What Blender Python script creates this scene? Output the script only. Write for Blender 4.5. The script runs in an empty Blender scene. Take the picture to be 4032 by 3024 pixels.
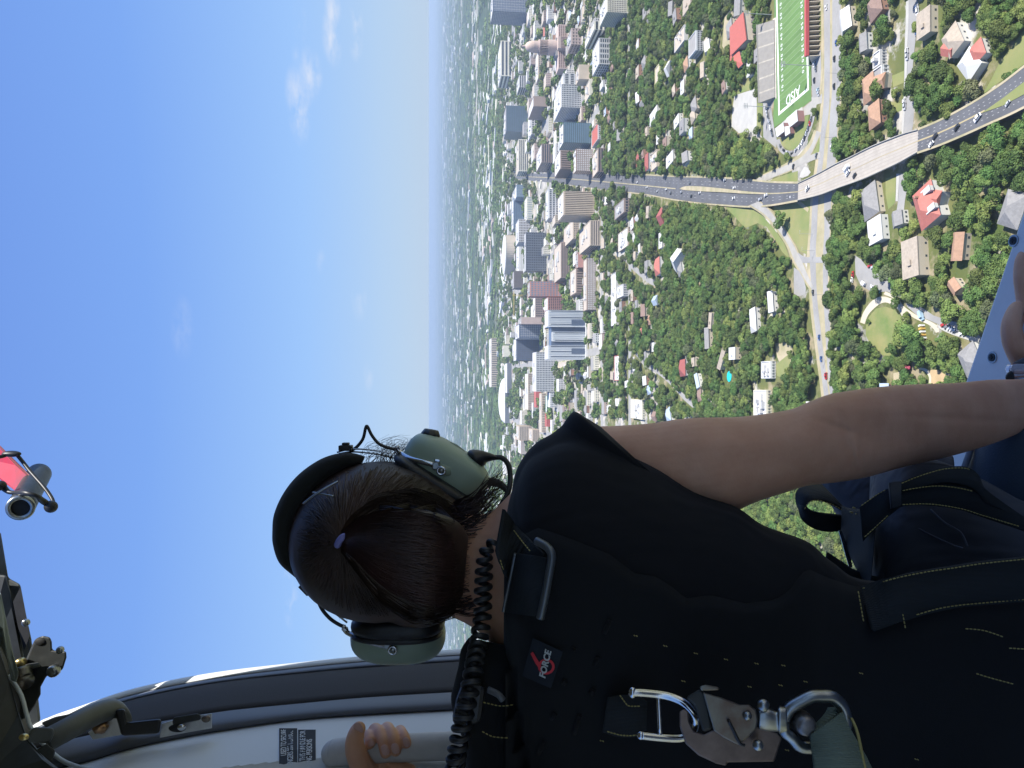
import bpy, bmesh, math, random
from mathutils import Vector, Matrix, noise
import numpy as np
R = math.radians
rnd = random.Random(11)
C = bpy.context.scene.collection

# ------------------------------------------------------------------ camera
# The phone was held sideways: world "up" points to the left of the picture.
H = 305.0                      # height of the helicopter over the city, metres
CAM = Vector((0, 0, H))
PITCH = math.atan(326 / 2900)
sp, cp = math.sin(PITCH), math.cos(PITCH)
FW = Vector((0, cp, -sp)); UPW = Vector((0, sp, cp)); RTW = Vector((1, 0, 0))
cam = bpy.data.cameras.new('camera'); camo = bpy.data.objects.new('camera', cam); C.objects.link(camo)
cam.sensor_width = 36; cam.lens = 36 * 2900 / 4032
cam.clip_start = 0.02; cam.clip_end = 400000
m = Matrix.Identity(4)
for i in range(3):
    m[i][0] = -UPW[i]; m[i][1] = RTW[i]; m[i][2] = -FW[i]; m[i][3] = CAM[i]
camo.matrix_world = m
bpy.context.scene.camera = camo

# ------------------------------------------------------------------ world, sun, exposure
SUN_EL, SUN_AZ = R(54), R(29)      # azimuth measured from +X (right) towards the back of the viewer
S = Vector((math.cos(SUN_EL) * math.cos(SUN_AZ), -math.cos(SUN_EL) * math.sin(SUN_AZ), math.sin(SUN_EL)))
W = bpy.data.worlds.new('World'); bpy.context.scene.world = W; W.use_nodes = True
nt = W.node_tree; nt.nodes.clear()
out = nt.nodes.new('ShaderNodeOutputWorld'); bg = nt.nodes.new('ShaderNodeBackground')
sky = nt.nodes.new('ShaderNodeTexSky'); sky.sky_type = 'NISHITA'; sky.sun_disc = False
sky.sun_elevation = SUN_EL; sky.sun_rotation = math.atan2(S.x, S.y)
sky.altitude = 300; sky.air_density = 1.0; sky.dust_density = .25; sky.ozone_density = 3.0
bg.inputs['Strength'].default_value = 0.12
# thin cumulus wisps, low over the horizon to the right and two faint ones to the left
tc = nt.nodes.new('ShaderNodeTexCoord')
def wn(t, **k):
    n = nt.nodes.new(t)
    for a, b in k.items(): setattr(n, a, b)
    return n
mp = wn('ShaderNodeMapping'); mp.inputs['Scale'].default_value = (11, 11, 30)
nt.links.new(tc.outputs['Generated'], mp.inputs['Vector'])
n1 = wn('ShaderNodeTexNoise'); n1.inputs['Scale'].default_value = 1.6; n1.inputs['Detail'].default_value = 7; n1.inputs['Roughness'].default_value = .62
nt.links.new(mp.outputs['Vector'], n1.inputs['Vector'])
def pixdir(X, Y):
    return (FW * 2900 - UPW * (X - 2016) + RTW * (1512 - Y)).normalized()
acc = None
for X, Y, rad, st in ((1180, 440, .030, 1.0), (1165, 380, .028, .9), (1215, 310, .028, .8), (1240, 290, .02, .7), (1308, 150, .026, 1.1), (1312, 60, .022, .9), (1400, 150, .020, .9), (1402, 90, .02, .8), (1182, 90, .018, .5), (1165, 220, .012, .3),
                      (1150, 2390, .02, .9), (1135, 2290, .015, .6), (1415, 1180, .022, .5), (1450, 1480, .016, .4), (720, 1290, .03, .28), (1265, 1040, .015, .3)):
    d = pixdir(X, Y)
    sb = wn('ShaderNodeVectorMath', operation='SUBTRACT'); nt.links.new(tc.outputs['Generated'], sb.inputs[0]); sb.inputs[1].default_value = d
    ml = wn('ShaderNodeVectorMath', operation='MULTIPLY'); nt.links.new(sb.outputs[0], ml.inputs[0]); ml.inputs[1].default_value = (.7, .7, 2.0)
    ln = wn('ShaderNodeVectorMath', operation='LENGTH'); nt.links.new(ml.outputs[0], ln.inputs[0])
    mr = wn('ShaderNodeMapRange'); nt.links.new(ln.outputs['Value'], mr.inputs['Value'])
    mr.inputs['From Min'].default_value = 0; mr.inputs['From Max'].default_value = rad
    mr.inputs['To Min'].default_value = st; mr.inputs['To Max'].default_value = 0
    if acc is None: acc = mr.outputs[0]
    else:
        mx = wn('ShaderNodeMath', operation='MAXIMUM'); nt.links.new(acc, mx.inputs[0]); nt.links.new(mr.outputs[0], mx.inputs[1]); acc = mx.outputs[0]
cr = wn('ShaderNodeMapRange'); nt.links.new(n1.outputs['Fac'], cr.inputs['Value'])
cr.inputs['From Min'].default_value = .42; cr.inputs['From Max'].default_value = .66; cr.inputs['To Max'].default_value = 1.0
mu = wn('ShaderNodeMath', operation='MULTIPLY'); nt.links.new(acc, mu.inputs[0]); nt.links.new(cr.outputs[0], mu.inputs[1])
mixc = wn('ShaderNodeMixRGB'); nt.links.new(mu.outputs[0], mixc.inputs['Fac']); mixc.inputs['Color2'].default_value = (3.7, 3.9, 4.4, 1)
# clear summer air: the sky texture leans too yellow low down, so most of its hue comes from an elevation ramp
sz = wn('ShaderNodeSeparateXYZ'); nt.links.new(tc.outputs['Generated'], sz.inputs[0])
rp = wn('ShaderNodeValToRGB'); nt.links.new(sz.outputs['Z'], rp.inputs['Fac']); el = rp.color_ramp.elements
K = 1 / .12 / 1.80
SK = [(0, (.44, .59, .80)), (.06, (.42, .59, .85)), (.16, (.33, .55, .95)), (.34, (.205, .40, .90)), (.52, (.165, .325, .82)), (1.0, (.11, .24, .66))]
el[0].position = 0; el[1].position = 1
while len(el) < len(SK): el.new(.5)
for e_, (p_, c_) in zip(el, SK): e_.position = p_; e_.color = (*[x * K for x in c_], 1)
tint = wn('ShaderNodeMixRGB', blend_type='MIX'); tint.inputs['Fac'].default_value = .92; nt.links.new(rp.outputs[0], tint.inputs['Color2'])
nt.links.new(sky.outputs[0], tint.inputs['Color1']); nt.links.new(tint.outputs[0], mixc.inputs['Color1'])
nt.links.new(mixc.outputs[0], bg.inputs['Color']); nt.links.new(bg.outputs[0], out.inputs['Surface'])
sl = bpy.data.lights.new('sun', 'SUN'); sl.energy = 5.0; sl.angle = R(.53); sl.color = (1, .955, .88)
so = bpy.data.objects.new('sun', sl); C.objects.link(so); so.rotation_euler = S.to_track_quat('Z', 'Y').to_euler(); so.location = (0, 0, 400)
sc = bpy.context.scene
sc.view_settings.view_transform = 'Standard'; sc.view_settings.look = 'None'
sc.view_settings.gamma = 1; sc.view_settings.exposure = 0.85
sc.cycles.max_bounces = 8; sc.cycles.volume_bounces = 1; sc.cycles.transparent_max_bounces = 8

# ------------------------------------------------------------------ materials
MATS = {}
def mat(name, col, rough=.8, metal=0, var=0, vscale=1.0, bump=0, bscale=50, spec=.5, col2=None, rand=0, coords='Object', sheen=0, trans=0, detail=4):
    if name in MATS: return MATS[name]
    M = bpy.data.materials.new(name); M.use_nodes = True; t = M.node_tree
    b = t.nodes['Principled BSDF']
    b.inputs['Base Color'].default_value = (*col, 1); b.inputs['Roughness'].default_value = rough
    b.inputs['Metallic'].default_value = metal; b.inputs['Specular IOR Level'].default_value = spec
    if sheen: b.inputs['Sheen Weight'].default_value = sheen
    if trans: b.inputs['Transmission Weight'].default_value = trans
    cur = None
    tcn = t.nodes.new('ShaderNodeTexCoord') if (var or bump) else None
    if var or col2:
        if tcn is None: tcn = t.nodes.new('ShaderNodeTexCoord')
        n = t.nodes.new('ShaderNodeTexNoise'); n.inputs['Scale'].default_value = vscale; n.inputs['Detail'].default_value = detail; n.inputs['Roughness'].default_value = .6
        t.links.new(tcn.outputs[coords], n.inputs['Vector'])
        r = t.nodes.new('ShaderNodeMapRange'); t.links.new(n.outputs['Fac'], r.inputs['Value'])
        r.inputs['From Min'].default_value = .35; r.inputs['From Max'].default_value = .65
        mx = t.nodes.new('ShaderNodeMixRGB'); t.links.new(r.outputs[0], mx.inputs['Fac'])
        c2 = col2 or tuple(c * (1 - var) for c in col)
        mx.inputs['Color1'].default_value = (*col, 1); mx.inputs['Color2'].default_value = (*c2, 1)
        cur = mx.outputs[0]
    if rand:
        oi = t.nodes.new('ShaderNodeObjectInfo')
        hs = t.nodes.new('ShaderNodeHueSaturation')
        if cur: t.links.new(cur, hs.inputs['Color'])
        else: hs.inputs['Color'].default_value = (*col, 1)
        a = t.nodes.new('ShaderNodeMapRange'); t.links.new(oi.outputs['Random'], a.inputs['Value'])
        a.inputs['To Min'].default_value = 1 - rand; a.inputs['To Max'].default_value = 1 + rand
        t.links.new(a.outputs[0], hs.inputs['Value'])
        f = t.nodes.new('ShaderNodeMath'); f.operation = 'MULTIPLY'; t.links.new(oi.outputs['Random'], f.inputs[0]); f.inputs[1].default_value = 7.13
        f2 = t.nodes.new('ShaderNodeMath'); f2.operation = 'FRACT'; t.links.new(f.outputs[0], f2.inputs[0])
        h = t.nodes.new('ShaderNodeMapRange'); t.links.new(f2.outputs[0], h.inputs['Value'])
        h.inputs['To Min'].default_value = .5 - rand * .09; h.inputs['To Max'].default_value = .5 + rand * .06
        t.links.new(h.outputs[0], hs.inputs['Hue']); cur = hs.outputs[0]
    if cur: t.links.new(cur, b.inputs['Base Color'])
    if bump:
        n = t.nodes.new('ShaderNodeTexNoise'); n.inputs['Scale'].default_value = bscale; n.inputs['Detail'].default_value = 3
        t.links.new(tcn.outputs[coords], n.inputs['Vector'])
        bp = t.nodes.new('ShaderNodeBump'); bp.inputs['Strength'].default_value = bump; bp.inputs['Distance'].default_value = 1 / bscale * .3
        t.links.new(n.outputs['Fac'], bp.inputs['Height']); t.links.new(bp.outputs[0], b.inputs['Normal'])
    MATS[name] = M; return M

# ------------------------------------------------------------------ object helpers
def tag(o, label=None, cat=None, group=None, kind=None):
    if label: o['label'] = label
    if cat: o['category'] = cat
    if group: o['group'] = group
    if kind: o['kind'] = kind
    return o
def mesh(name, verts, faces, material, smooth=False):
    me = bpy.data.meshes.new(name); me.from_pydata([tuple(v) for v in verts], [], faces); me.update()
    if material: me.materials.append(material)
    if smooth: me.shade_smooth()
    return me
def link(name, me, parent=None, loc=(0, 0, 0), rz=0):
    o = bpy.data.objects.new(name, me); C.objects.link(o); o.location = loc; o.rotation_euler = (0, 0, rz)
    if parent: o.parent = parent
    return o
def thing(name, label, cat, loc=(0, 0, 0), rz=0, group=None):
    o = bpy.data.objects.new(name, None); C.objects.link(o); o.location = loc; o.rotation_euler = (0, 0, rz)
    o.empty_display_size = .1
    return tag(o, label, cat, group)
class MB:
    def __init__(s): s.v = []; s.f = []
    def box(s, x0, x1, y0, y1, z0, z1, M=None):
        k = len(s.v)
        p = [(x0, y0, z0), (x1, y0, z0), (x1, y1, z0), (x0, y1, z0), (x0, y0, z1), (x1, y0, z1), (x1, y1, z1), (x0, y1, z1)]
        if M is not None: p = [tuple(M @ Vector(q)) for q in p]
        s.v += p
        s.f += [tuple(k + i for i in q) for q in ((0, 3, 2, 1), (4, 5, 6, 7), (0, 1, 5, 4), (1, 2, 6, 5), (2, 3, 7, 6), (3, 0, 4, 7))]
        return s
    def poly(s, pts):
        k = len(s.v); s.v += [tuple(p) for p in pts]; s.f.append(tuple(range(k, k + len(pts)))); return s
    def cyl(s, c, r, z0, z1, n=16, r2=None):
        k = len(s.v); r2 = r if r2 is None else r2
        for rr, z in ((r, z0), (r2, z1)):
            for i in range(n):
                a = 2 * math.pi * i / n; s.v.append((c[0] + rr * math.cos(a), c[1] + rr * math.sin(a), z))
        for i in range(n):
            j = (i + 1) % n; s.f.append((k + i, k + j, k + n + j, k + n + i))
        s.f.append(tuple(k + n + i for i in range(n))); s.f.append(tuple(k + n - 1 - i for i in range(n)))
        return s
    def build(s, name, material, parent=None, loc=(0, 0, 0), rz=0, smooth=False):
        return link(name, mesh(name, s.v, s.f, material, smooth), parent, loc, rz)

# photo pixel (4032 wide frame) -> place on the ground (height z)
def g(X, Y, z=0.0):
    d = FW * 2900 - UPW * (X - 2016) + RTW * (1512 - Y)
    t = (z - H) / d.z
    return CAM + d * t
zA = lambda x, y: (1600 + x / 2.212, y / 2.212)
zB = lambda x, y: (2500 + x / 2.212, y / 2.212)
zC = lambda x, y: (3300 + x / 2.212, y / 2.212)
zD = lambda x, y: (1600 + x / 2.212, 700 + y / 2.212)
zE = lambda x, y: (2400 + x / 2.212, 700 + y / 2.212)
zF = lambda x, y: (3232 + x / 1.844, 700 + y / 1.844)
zG = lambda x, y: (1600 + x / 2.212, 1200 + y / 2.212)
zH = lambda x, y: (2400 + x / 2.212, 1200 + y / 2.212)
zK = lambda x, y: (3400 + x / 4.148, 1100 + y / 4.148)
zL = lambda x, y: (3000 + x / 3.0175, 150 + y / 3.0175)
zS = lambda x, y: (x, y)

# occupancy grid used to keep trees and houses off roads, fields and buildings (2 m cells)
GX0, GY0, GN, GM, CELL = -1500, 250, 1500, 1700, 2.0
occ = np.zeros((GN, GM), dtype=np.uint8)
def mark(poly, val=1, grow=0.0):
    P = [(p[0], p[1]) for p in poly]
    cx = sum(p[0] for p in P) / len(P); cy = sum(p[1] for p in P) / len(P)
    if grow:
        Q = []
        for x, y in P:
            dx, dy = x - cx, y - cy; L = math.hypot(dx, dy) or 1
            Q.append((x + dx / L * grow, y + dy / L * grow))
        P = Q
    xs = [p[0] for p in P]; ys = [p[1] for p in P]
    i0 = max(0, int((min(xs) - GX0) / CELL)); i1 = min(GN - 1, int((max(xs) - GX0) / CELL) + 1)
    j0 = max(0, int((min(ys) - GY0) / CELL)); j1 = min(GM - 1, int((max(ys) - GY0) / CELL) + 1)
    if i1 <= i0 or j1 <= j0: return
    xx, yy = np.meshgrid(GX0 + (np.arange(i0, i1) + .5) * CELL, GY0 + (np.arange(j0, j1) + .5) * CELL, indexing='ij')
    ins = np.zeros(xx.shape, bool); n = len(P)
    for k in range(n):
        x1, y1 = P[k]; x2, y2 = P[(k + 1) % n]
        if y1 == y2: continue
        c = ((y1 > yy) != (y2 > yy)) & (xx < (x2 - x1) * (yy - y1) / (y2 - y1) + x1)
        ins ^= c
    occ[i0:i1, j0:j1][ins] = val
def free(x, y, r=0):
    for dx, dy in ((0, 0), (r, 0), (-r, 0), (0, r), (0, -r)) if r else ((0, 0),):
        i = int((x + dx - GX0) / CELL); j = int((y + dy - GY0) / CELL)
        if 0 <= i < GN and 0 <= j < GM and occ[i, j]: return False
    return True

# ------------------------------------------------------------------ ground
def ground_mat():
    M = bpy.data.materials.new('urban_ground'); M.use_nodes = True; t = M.node_tree; b = t.nodes['Principled BSDF']
    b.inputs['Roughness'].default_value = .95; b.inputs['Specular IOR Level'].default_value = .15
    tcn = t.nodes.new('ShaderNodeTexCoord')
    def nz(s, d=5, ro=.6, stretch=None):
        n = t.nodes.new('ShaderNodeTexNoise'); n.inputs['Scale'].default_value = s; n.inputs['Detail'].default_value = d; n.inputs['Roughness'].default_value = ro
        if stretch:
            m_ = t.nodes.new('ShaderNodeMapping'); m_.inputs['Scale'].default_value = stretch; t.links.new(tcn.outputs['Object'], m_.inputs[0]); t.links.new(m_.outputs[0], n.inputs['Vector'])
        else: t.links.new(tcn.outputs['Object'], n.inputs['Vector'])
        return n.outputs['Fac']
    def rng(s, a, b_):
        r = t.nodes.new('ShaderNodeMapRange'); t.links.new(s, r.inputs['Value']); r.inputs['From Min'].default_value = a; r.inputs['From Max'].default_value = b_; return r.outputs[0]
    def mix(f, c1, c2):
        x = t.nodes.new('ShaderNodeMixRGB'); t.links.new(f, x.inputs['Fac'])
        for k, c in (('Color1', c1), ('Color2', c2)):
            if isinstance(c, tuple): x.inputs[k].default_value = (*c, 1)
            else: t.links.new(c, x.inputs[k])
        return x.outputs[0]
    grass = mix(rng(nz(.02), .35, .65), (.07, .10, .028), (.15, .15, .06))
    dry = mix(rng(nz(.05, 6), .5, .62), grass, (.27, .23, .15))
    sx = t.nodes.new('ShaderNodeSeparateXYZ'); t.links.new(tcn.outputs['Object'], sx.inputs[0])
    town = rng(sx.outputs['Y'], 1000, 1500)           # more paving and parking towards downtown
    ad = t.nodes.new('ShaderNodeMath'); ad.operation = 'MULTIPLY_ADD'; t.links.new(town, ad.inputs[0]); ad.inputs[1].default_value = .10; t.links.new(nz(.016, 8, .7), ad.inputs[2])
    pave = mix(rng(ad.outputs[0], .54, .58), dry, mix(rng(nz(.05, 3), .4, .6), (.25, .245, .23), (.46, .43, .38)))
    # beyond about three kilometres trees and roofs are too small to build one by one
    far = rng(sx.outputs['Y'], 2600, 3600)
    wood = mix(rng(nz(.0035, 9, .68), .4, .62), (.022, .045, .018), (.05, .075, .03))
    v = t.nodes.new('ShaderNodeTexVoronoi'); v.inputs['Scale'].default_value = .011; t.links.new(tcn.outputs['Object'], v.inputs['Vector'])
    vs = t.nodes.new('ShaderNodeMapRange'); t.links.new(v.outputs['Distance'], vs.inputs['Value']); vs.inputs['From Min'].default_value = .22; vs.inputs['From Max'].default_value = .17
    msk = t.nodes.new('ShaderNodeMath'); msk.operation = 'MULTIPLY'; t.links.new(vs.outputs[0], msk.inputs[0]); t.links.new(rng(nz(.0007, 4, .6), .45, .6), msk.inputs[1])
    farc = mix(msk.outputs[0], wood, (.5, .48, .45))
    farc = mix(rng(nz(.0011, 6, .6, (.22, 1.5, 1)), .55, .62), farc, (.30, .29, .24))
    t.links.new(mix(far, pave, farc), b.inputs['Base Color'])
    return M
gv = []; gf = []
rings = [0, 500, 1000, 2000, 4000, 8000, 16000, 32000, 64000, 110000]
for k, r_ in enumerate(rings):
    for i in range(64):
        a = 2 * math.pi * i / 64; gv.append((r_ * math.cos(a), r_ * math.sin(a), 0.0))
for k in range(len(rings) - 1):
    for i in range(64):
        j = (i + 1) % 64; gf.append((k * 64 + i, (k + 1) * 64 + i, (k + 1) * 64 + j, k * 64 + j))
gr = link('ground', mesh('ground', gv, gf, ground_mat())); tag(gr, kind='structure')
hz = bpy.data.materials.new('haze'); hz.use_nodes = True; t = hz.node_tree; t.nodes.clear()
ho = t.nodes.new('ShaderNodeOutputMaterial'); hp = t.nodes.new('ShaderNodeVolumePrincipled')
hp.inputs['Color'].default_value = (.56, .68, .86, 1); hp.inputs['Density'].default_value = 7.8e-5; hp.inputs['Anisotropy'].default_value = .25
t.links.new(hp.outputs[0], ho.inputs['Volume'])
hb = MB().box(-125000, 125000, -125000, 125000, -1.0, H + 3.2).build('haze', hz); tag(hb, kind='stuff')

m_asph = mat('asphalt', (.105, .108, .118), .85, var=.25, vscale=.08)
m_asph2 = mat('old_asphalt', (.30, .295, .285), .9, var=.2, vscale=.05)
m_conc = mat('bridge_concrete', (.40, .365, .315), .85, var=.16, vscale=.15)
m_lconc = mat('light_concrete', (.36, .345, .31), .85, var=.2, vscale=.1)
m_tan = mat('dry_verge', (.40, .34, .23), .95, col2=(.27, .25, .14), vscale=.07)
m_grass = mat('mown_grass', (.14, .19, .055), .95, col2=(.23, .225, .09), vscale=.03)
m_line = mat('lane_paint', (.36, .36, .35), .7)
m_yline = mat('yellow_paint', (.36, .30, .17), .7)
m_grav = mat('white_gravel', (.42, .41, .38), .9, var=.15, vscale=.1)

def px(Z, pts, z=0.0): return [g(*Z(*p), z) for p in pts]
def sheet(name, Z, pts, material, z=.06, mk=1, parent=None, kind='structure', skirt=False):
    P = px(Z, pts, z)
    b = MB().poly(P)
    o = b.build(name, material, parent)
    if mk: mark(P, mk)
    if not parent: tag(o, kind=kind)
    return o
def ribbon(name, Z, pairs, material, z=.1, sub=4, skirt=0, parent=None, mk=True, z_list=None):
    """road between two edges; pairs = [((x,y),(x,y)), ...]"""
    A = []; B = []
    for k, (a, b) in enumerate(pairs):
        zz = z_list[k] if z_list else z
        A.append(g(*Z(*a), zz)); B.append(g(*Z(*b), zz))
    def cr(P):
        out = []
        for i in range(len(P) - 1):
            p0 = P[max(0, i - 1)]; p1 = P[i]; p2 = P[i + 1]; p3 = P[min(len(P) - 1, i + 2)]
            for s in range(sub):
                t_ = s / sub
                out.append(.5 * ((2 * p1) + (p2 - p0) * t_ + (2 * p0 - 5 * p1 + 4 * p2 - p3) * t_ ** 2 + (3 * p1 - p0 - 3 * p2 + p3) * t_ ** 3))
        out.append(P[-1].copy()); return out
    A = cr(A); B = cr(B)
    v = []; f = []
    for a, b in zip(A, B): v += [a, b]
    for i in range(len(A) - 1):
        f.append((2 * i, 2 * i + 1, 2 * i + 3, 2 * i + 2))
        if mk: mark([A[i], B[i], B[i + 1], A[i + 1]], 1, 2.5)
    if skirt:
        n = len(v)
        for a, b in zip(A, B): v += [Vector((a.x, a.y, a.z - skirt)), Vector((b.x, b.y, b.z - skirt))]
        for i in range(len(A) - 1):
            f.append((2 * i, 2 * i + 2, n + 2 * i + 2, n + 2 * i)); f.append((2 * i + 1, n + 2 * i + 1, n + 2 * i + 3, 2 * i + 3))
            f.append((n + 2 * i, n + 2 * i + 2, n + 2 * i + 3, n + 2 * i + 1))
    o = link(name, mesh(name, v, f, material), parent)
    if not parent: tag(o, kind='structure')
    return A, B, o
def stripe(name, A, B, fr, w, material, dash=None, lift=.05, parent=None, kind='structure', i0=0, i1=None):
    b = MB(); tot = 0
    i1 = len(A) - 1 if i1 is None else i1
    for i in range(i0, i1):
        a0 = A[i].lerp(B[i], fr); a1 = A[i + 1].lerp(B[i + 1], fr); L = (a1 - a0).length
        n = max(1, int(L / dash[0])) if dash else 1
        for k in range(n):
            s0 = k / n; s1 = (k + (dash[1] if dash else 1)) / n
            p0 = a0.lerp(a1, s0); p1 = a0.lerp(a1, s1)
            c0 = (B[i] - A[i]).normalized() * w / 2
            up = Vector((0, 0, lift))
            b.poly([p0 - c0 + up, p0 + c0 + up, p1 + c0 + up, p1 - c0 + up])
    o = b.build(name, material, parent)
    if not parent: tag(o, kind=kind)
    return o

# --- expressway: asphalt from downtown, concrete viaduct, asphalt again
hw = [((2030, 684), (2030, 704)), ((2100, 683), (2100, 712)), ((2200, 682), (2200, 722)), ((2300, 683), (2300, 735)), ((2400, 687), (2400, 748)),
      ((2530, 690), (2530, 762)), ((2650, 697), (2648, 783)), ((2760, 700), (2762, 798)), ((2880, 705), (2875, 807)), ((2960, 712), (2955, 811)),
      ((3040, 719), (3040, 805)), ((3144, 721), (3141, 788))]
A, B, o = ribbon('expressway', zS, hw, m_asph, z_list=[.24] * 7 + [.5, 1.5, 3, 5, 7], skirt=8)
stripe('road_edge_strip', A, B, -.03, 1.6, m_tan, lift=.12, i0=18); stripe('road_edge_strip', A, B, 1.03, 1.6, m_tan, lift=.12, i0=18)
for fr in (.14, .27, .68, .82): stripe('lane_line', A, B, fr, .26, m_line, (12, .3))
ribbon('median', zE, [((600, 100), (612, 95)), ((660, 74), (650, 106)), ((800, 76), (810, 118)), ((1000, 95), (1000, 127)), ((1200, 119), (1200, 139)), ((1420, 132), (1420, 142)), ((1640, 118), (1640, 126))],
       m_tan, z_list=[.38, .65, 1.3, 2.3, 3.6, 5.3, 7.2], mk=False)
ribbon('median', zS, [((2030, 693), (2030, 695)), ((2200, 700), (2200, 703)), ((2400, 716), (2400, 719)), ((2660, 741), (2660, 745))], m_tan, z=.36, mk=False)
br = [((3144, 721), (3141, 788)), ((3223, 683), (3228, 767)), ((3291, 646), (3300, 740)), ((3350, 619), (3400, 704)), ((3436, 576), (3480, 668)), ((3553, 529), (3546, 637)), ((3615, 511), (3612, 600))]
vt = thing('viaduct', 'pale concrete viaduct of the expressway crossing over the boulevard', 'bridge')
A, B, o = ribbon('deck', zS, br, m_conc, z=7, skirt=1.1, parent=vt)
m_joint = mat('dark_joint', (.33, .29, .25), .9)
for fr in (.12, .24, .36, .48, .62, .74, .87): stripe('deck_joint', A, B, fr, .4, m_joint, parent=vt)
stripe('yellow_line', A, B, .5, .45, m_yline, parent=vt, lift=.07)
for fr, sgn in ((0, 1), (1, -1)):
    b = MB()
    for i in range(len(A) - 1):
        a0 = A[i].lerp(B[i], fr); a1 = A[i + 1].lerp(B[i + 1], fr); d = (a1 - a0); L = d.length; d.normalize(); s_ = Vector((-d.y, d.x, 0)) * .25
        for q in (0,):
            k = len(b.v)
            for z in (7.02, 7.95):
                for p in (a0 - s_, a0 + s_, a1 + s_, a1 - s_): b.v.append((p.x, p.y, z))
            b.f += [(k, k + 1, k + 5, k + 4), (k + 2, k + 3, k + 7, k + 6), (k + 1, k + 2, k + 6, k + 5), (k + 3, k, k + 4, k + 7), (k + 4, k + 5, k + 6, k + 7)]
    b.build('parapet', m_lconc, vt)
for i in range(3, len(A) - 2, 6):
    for fr in (.2, .5, .8):
        p = A[i].lerp(B[i], fr); MB().cyl((p.x, p.y), .8, 0, 5.8, 12).build('column', m_lconc, vt)
for i in (0, len(A) - 1):
    c = A[i].lerp(B[i], .5); d = (B[i] - A[i]); w = d.length
    MB().box(-w / 2, w / 2, -1, 1, 0, 5.85).build('abutment', m_lconc, vt, loc=(c.x, c.y, 0), rz=math.atan2(d.y, d.x))
hw2 = [((3615, 511), (3612, 600)), ((3700, 475), (3698, 570)), ((3790, 428), (3800, 527)), ((3865, 384), (3890, 486)), ((3950, 327), (3975, 448)), ((4032, 264), (4050, 410)), ((4130, 190), (4150, 360))]
A, B, o = ribbon('expressway', zS, hw2, m_asph, z=7, skirt=8)
stripe('road_edge_strip', A, B, -.02, 1.3, m_tan, lift=.12); stripe('road_edge_strip', A, B, 1.02, 1.3, m_tan, lift=.12)
stripe('yellow_line', A, B, .5, .9, m_yline, i1=12)
for fr in (.2, .34, .66, .8): stripe('lane_line', A, B, fr, .28, m_line, (13, .3))
P = px(zS, [(3865, 445), (3950, 385), (4032, 322), (4130, 250), (4140, 290), (4032, 371), (3950, 415)], 7.2)
tag(MB().poly(P).build('grass_median', m_grass), kind='structure')
# embankment grass to the right of the road
sheet('grass_verge', zC, [(1260, 820), (1619, 560), (1760, 430), (1760, 130), (1619, 260), (1400, 560), (1330, 700)], m_grass)

# --- boulevard (crosses the picture under the viaduct)
bl = [(-60, 3241, 3268), (150, 3245, 3268), (350, 3245, 3267), (450, 3239, 3262), (530, 3231, 3250), (633, 3222, 3241), (790, 3200, 3222), (900, 3194, 3217), (1000, 3188, 3212), (1150, 3196, 3216), (1270, 3207, 3228), (1450, 3231, 3250), (1600, 3250, 3269), (1750, 3272, 3292)]
brr = [(-60, 3277, 3309), (150, 3277, 3311), (350, 3276, 3311), (450, 3268, 3300), (530, 3264, 3296), (633, 3256, 3290), (790, 3245, 3273), (900, 3246, 3268), (1000, 3241, 3263), (1150, 3241, 3260), (1270, 3248, 3268), (1450, 3258, 3277), (1600, 3274, 3294), (1750, 3296, 3316)]
ribbon('boulevard_verge', zS, [((a[1] - 11, a[0]), (b[2] + 5, a[0])) for a, b in zip(bl, brr)], m_tan, z=.05)
for L_ in (bl, brr):
    A, B, o = ribbon('boulevard', zS, [((x0, y), (x1, y)) for y, x0, x1 in L_], m_asph2, z=.12)
    stripe('lane_line', A, B, .5, .3, m_line, (12, .3))
ribbon('junction_road', zE, [((1640, 650), (1652, 738)), ((1700, 688), (1706, 742)), ((1760, 690), (1760, 740)), ((1880, 688), (1880, 742))], m_asph2, z=.2)
ramp = [((1225, 236), (1300, 205)), ((1340, 310), (1398, 290)), ((1425, 395), (1480, 400)), ((1505, 505), (1548, 495)), ((1562, 600), (1604, 585)), ((1600, 700), (1640, 660)), ((1640, 775), (1690, 760)), ((1700, 880), (1732, 860)), ((1757, 965), (1772, 940))]
ribbon('ramp_verge', zE, [((a[0] - 16, a[1] + 8), (b[0] + 9, b[1] - 4)) for a, b in ramp], m_tan, z_list=[4.6, 3.0, 1.8, .8, .3, .08, .08, .08, .08], skirt=2)
ribbon('exit_ramp', zE, ramp, m_lconc, z_list=[4.9, 3.2, 2.0, 1.0, .5, .25, .2, .2, .2])
sheet('lawn', zE, [(1000, 245), (1240, 272), (1330, 330), (1430, 440), (1520, 570), (1575, 720), (1500, 640), (1430, 520), (1370, 430), (1290, 395), (1180, 440), (1110, 360)], m_grass)
sheet('lawn', zE, [(1410, 262), (1630, 215), (1750, 185), (1745, 300), (1733, 500), (1718, 670), (1660, 640), (1610, 560), (1550, 470), (1490, 370)], m_grass)
sheet('dirt_patch', zE, [(1625, 212), (1665, 205), (1738, 270), (1725, 300)], m_tan, z=.12)
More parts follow.
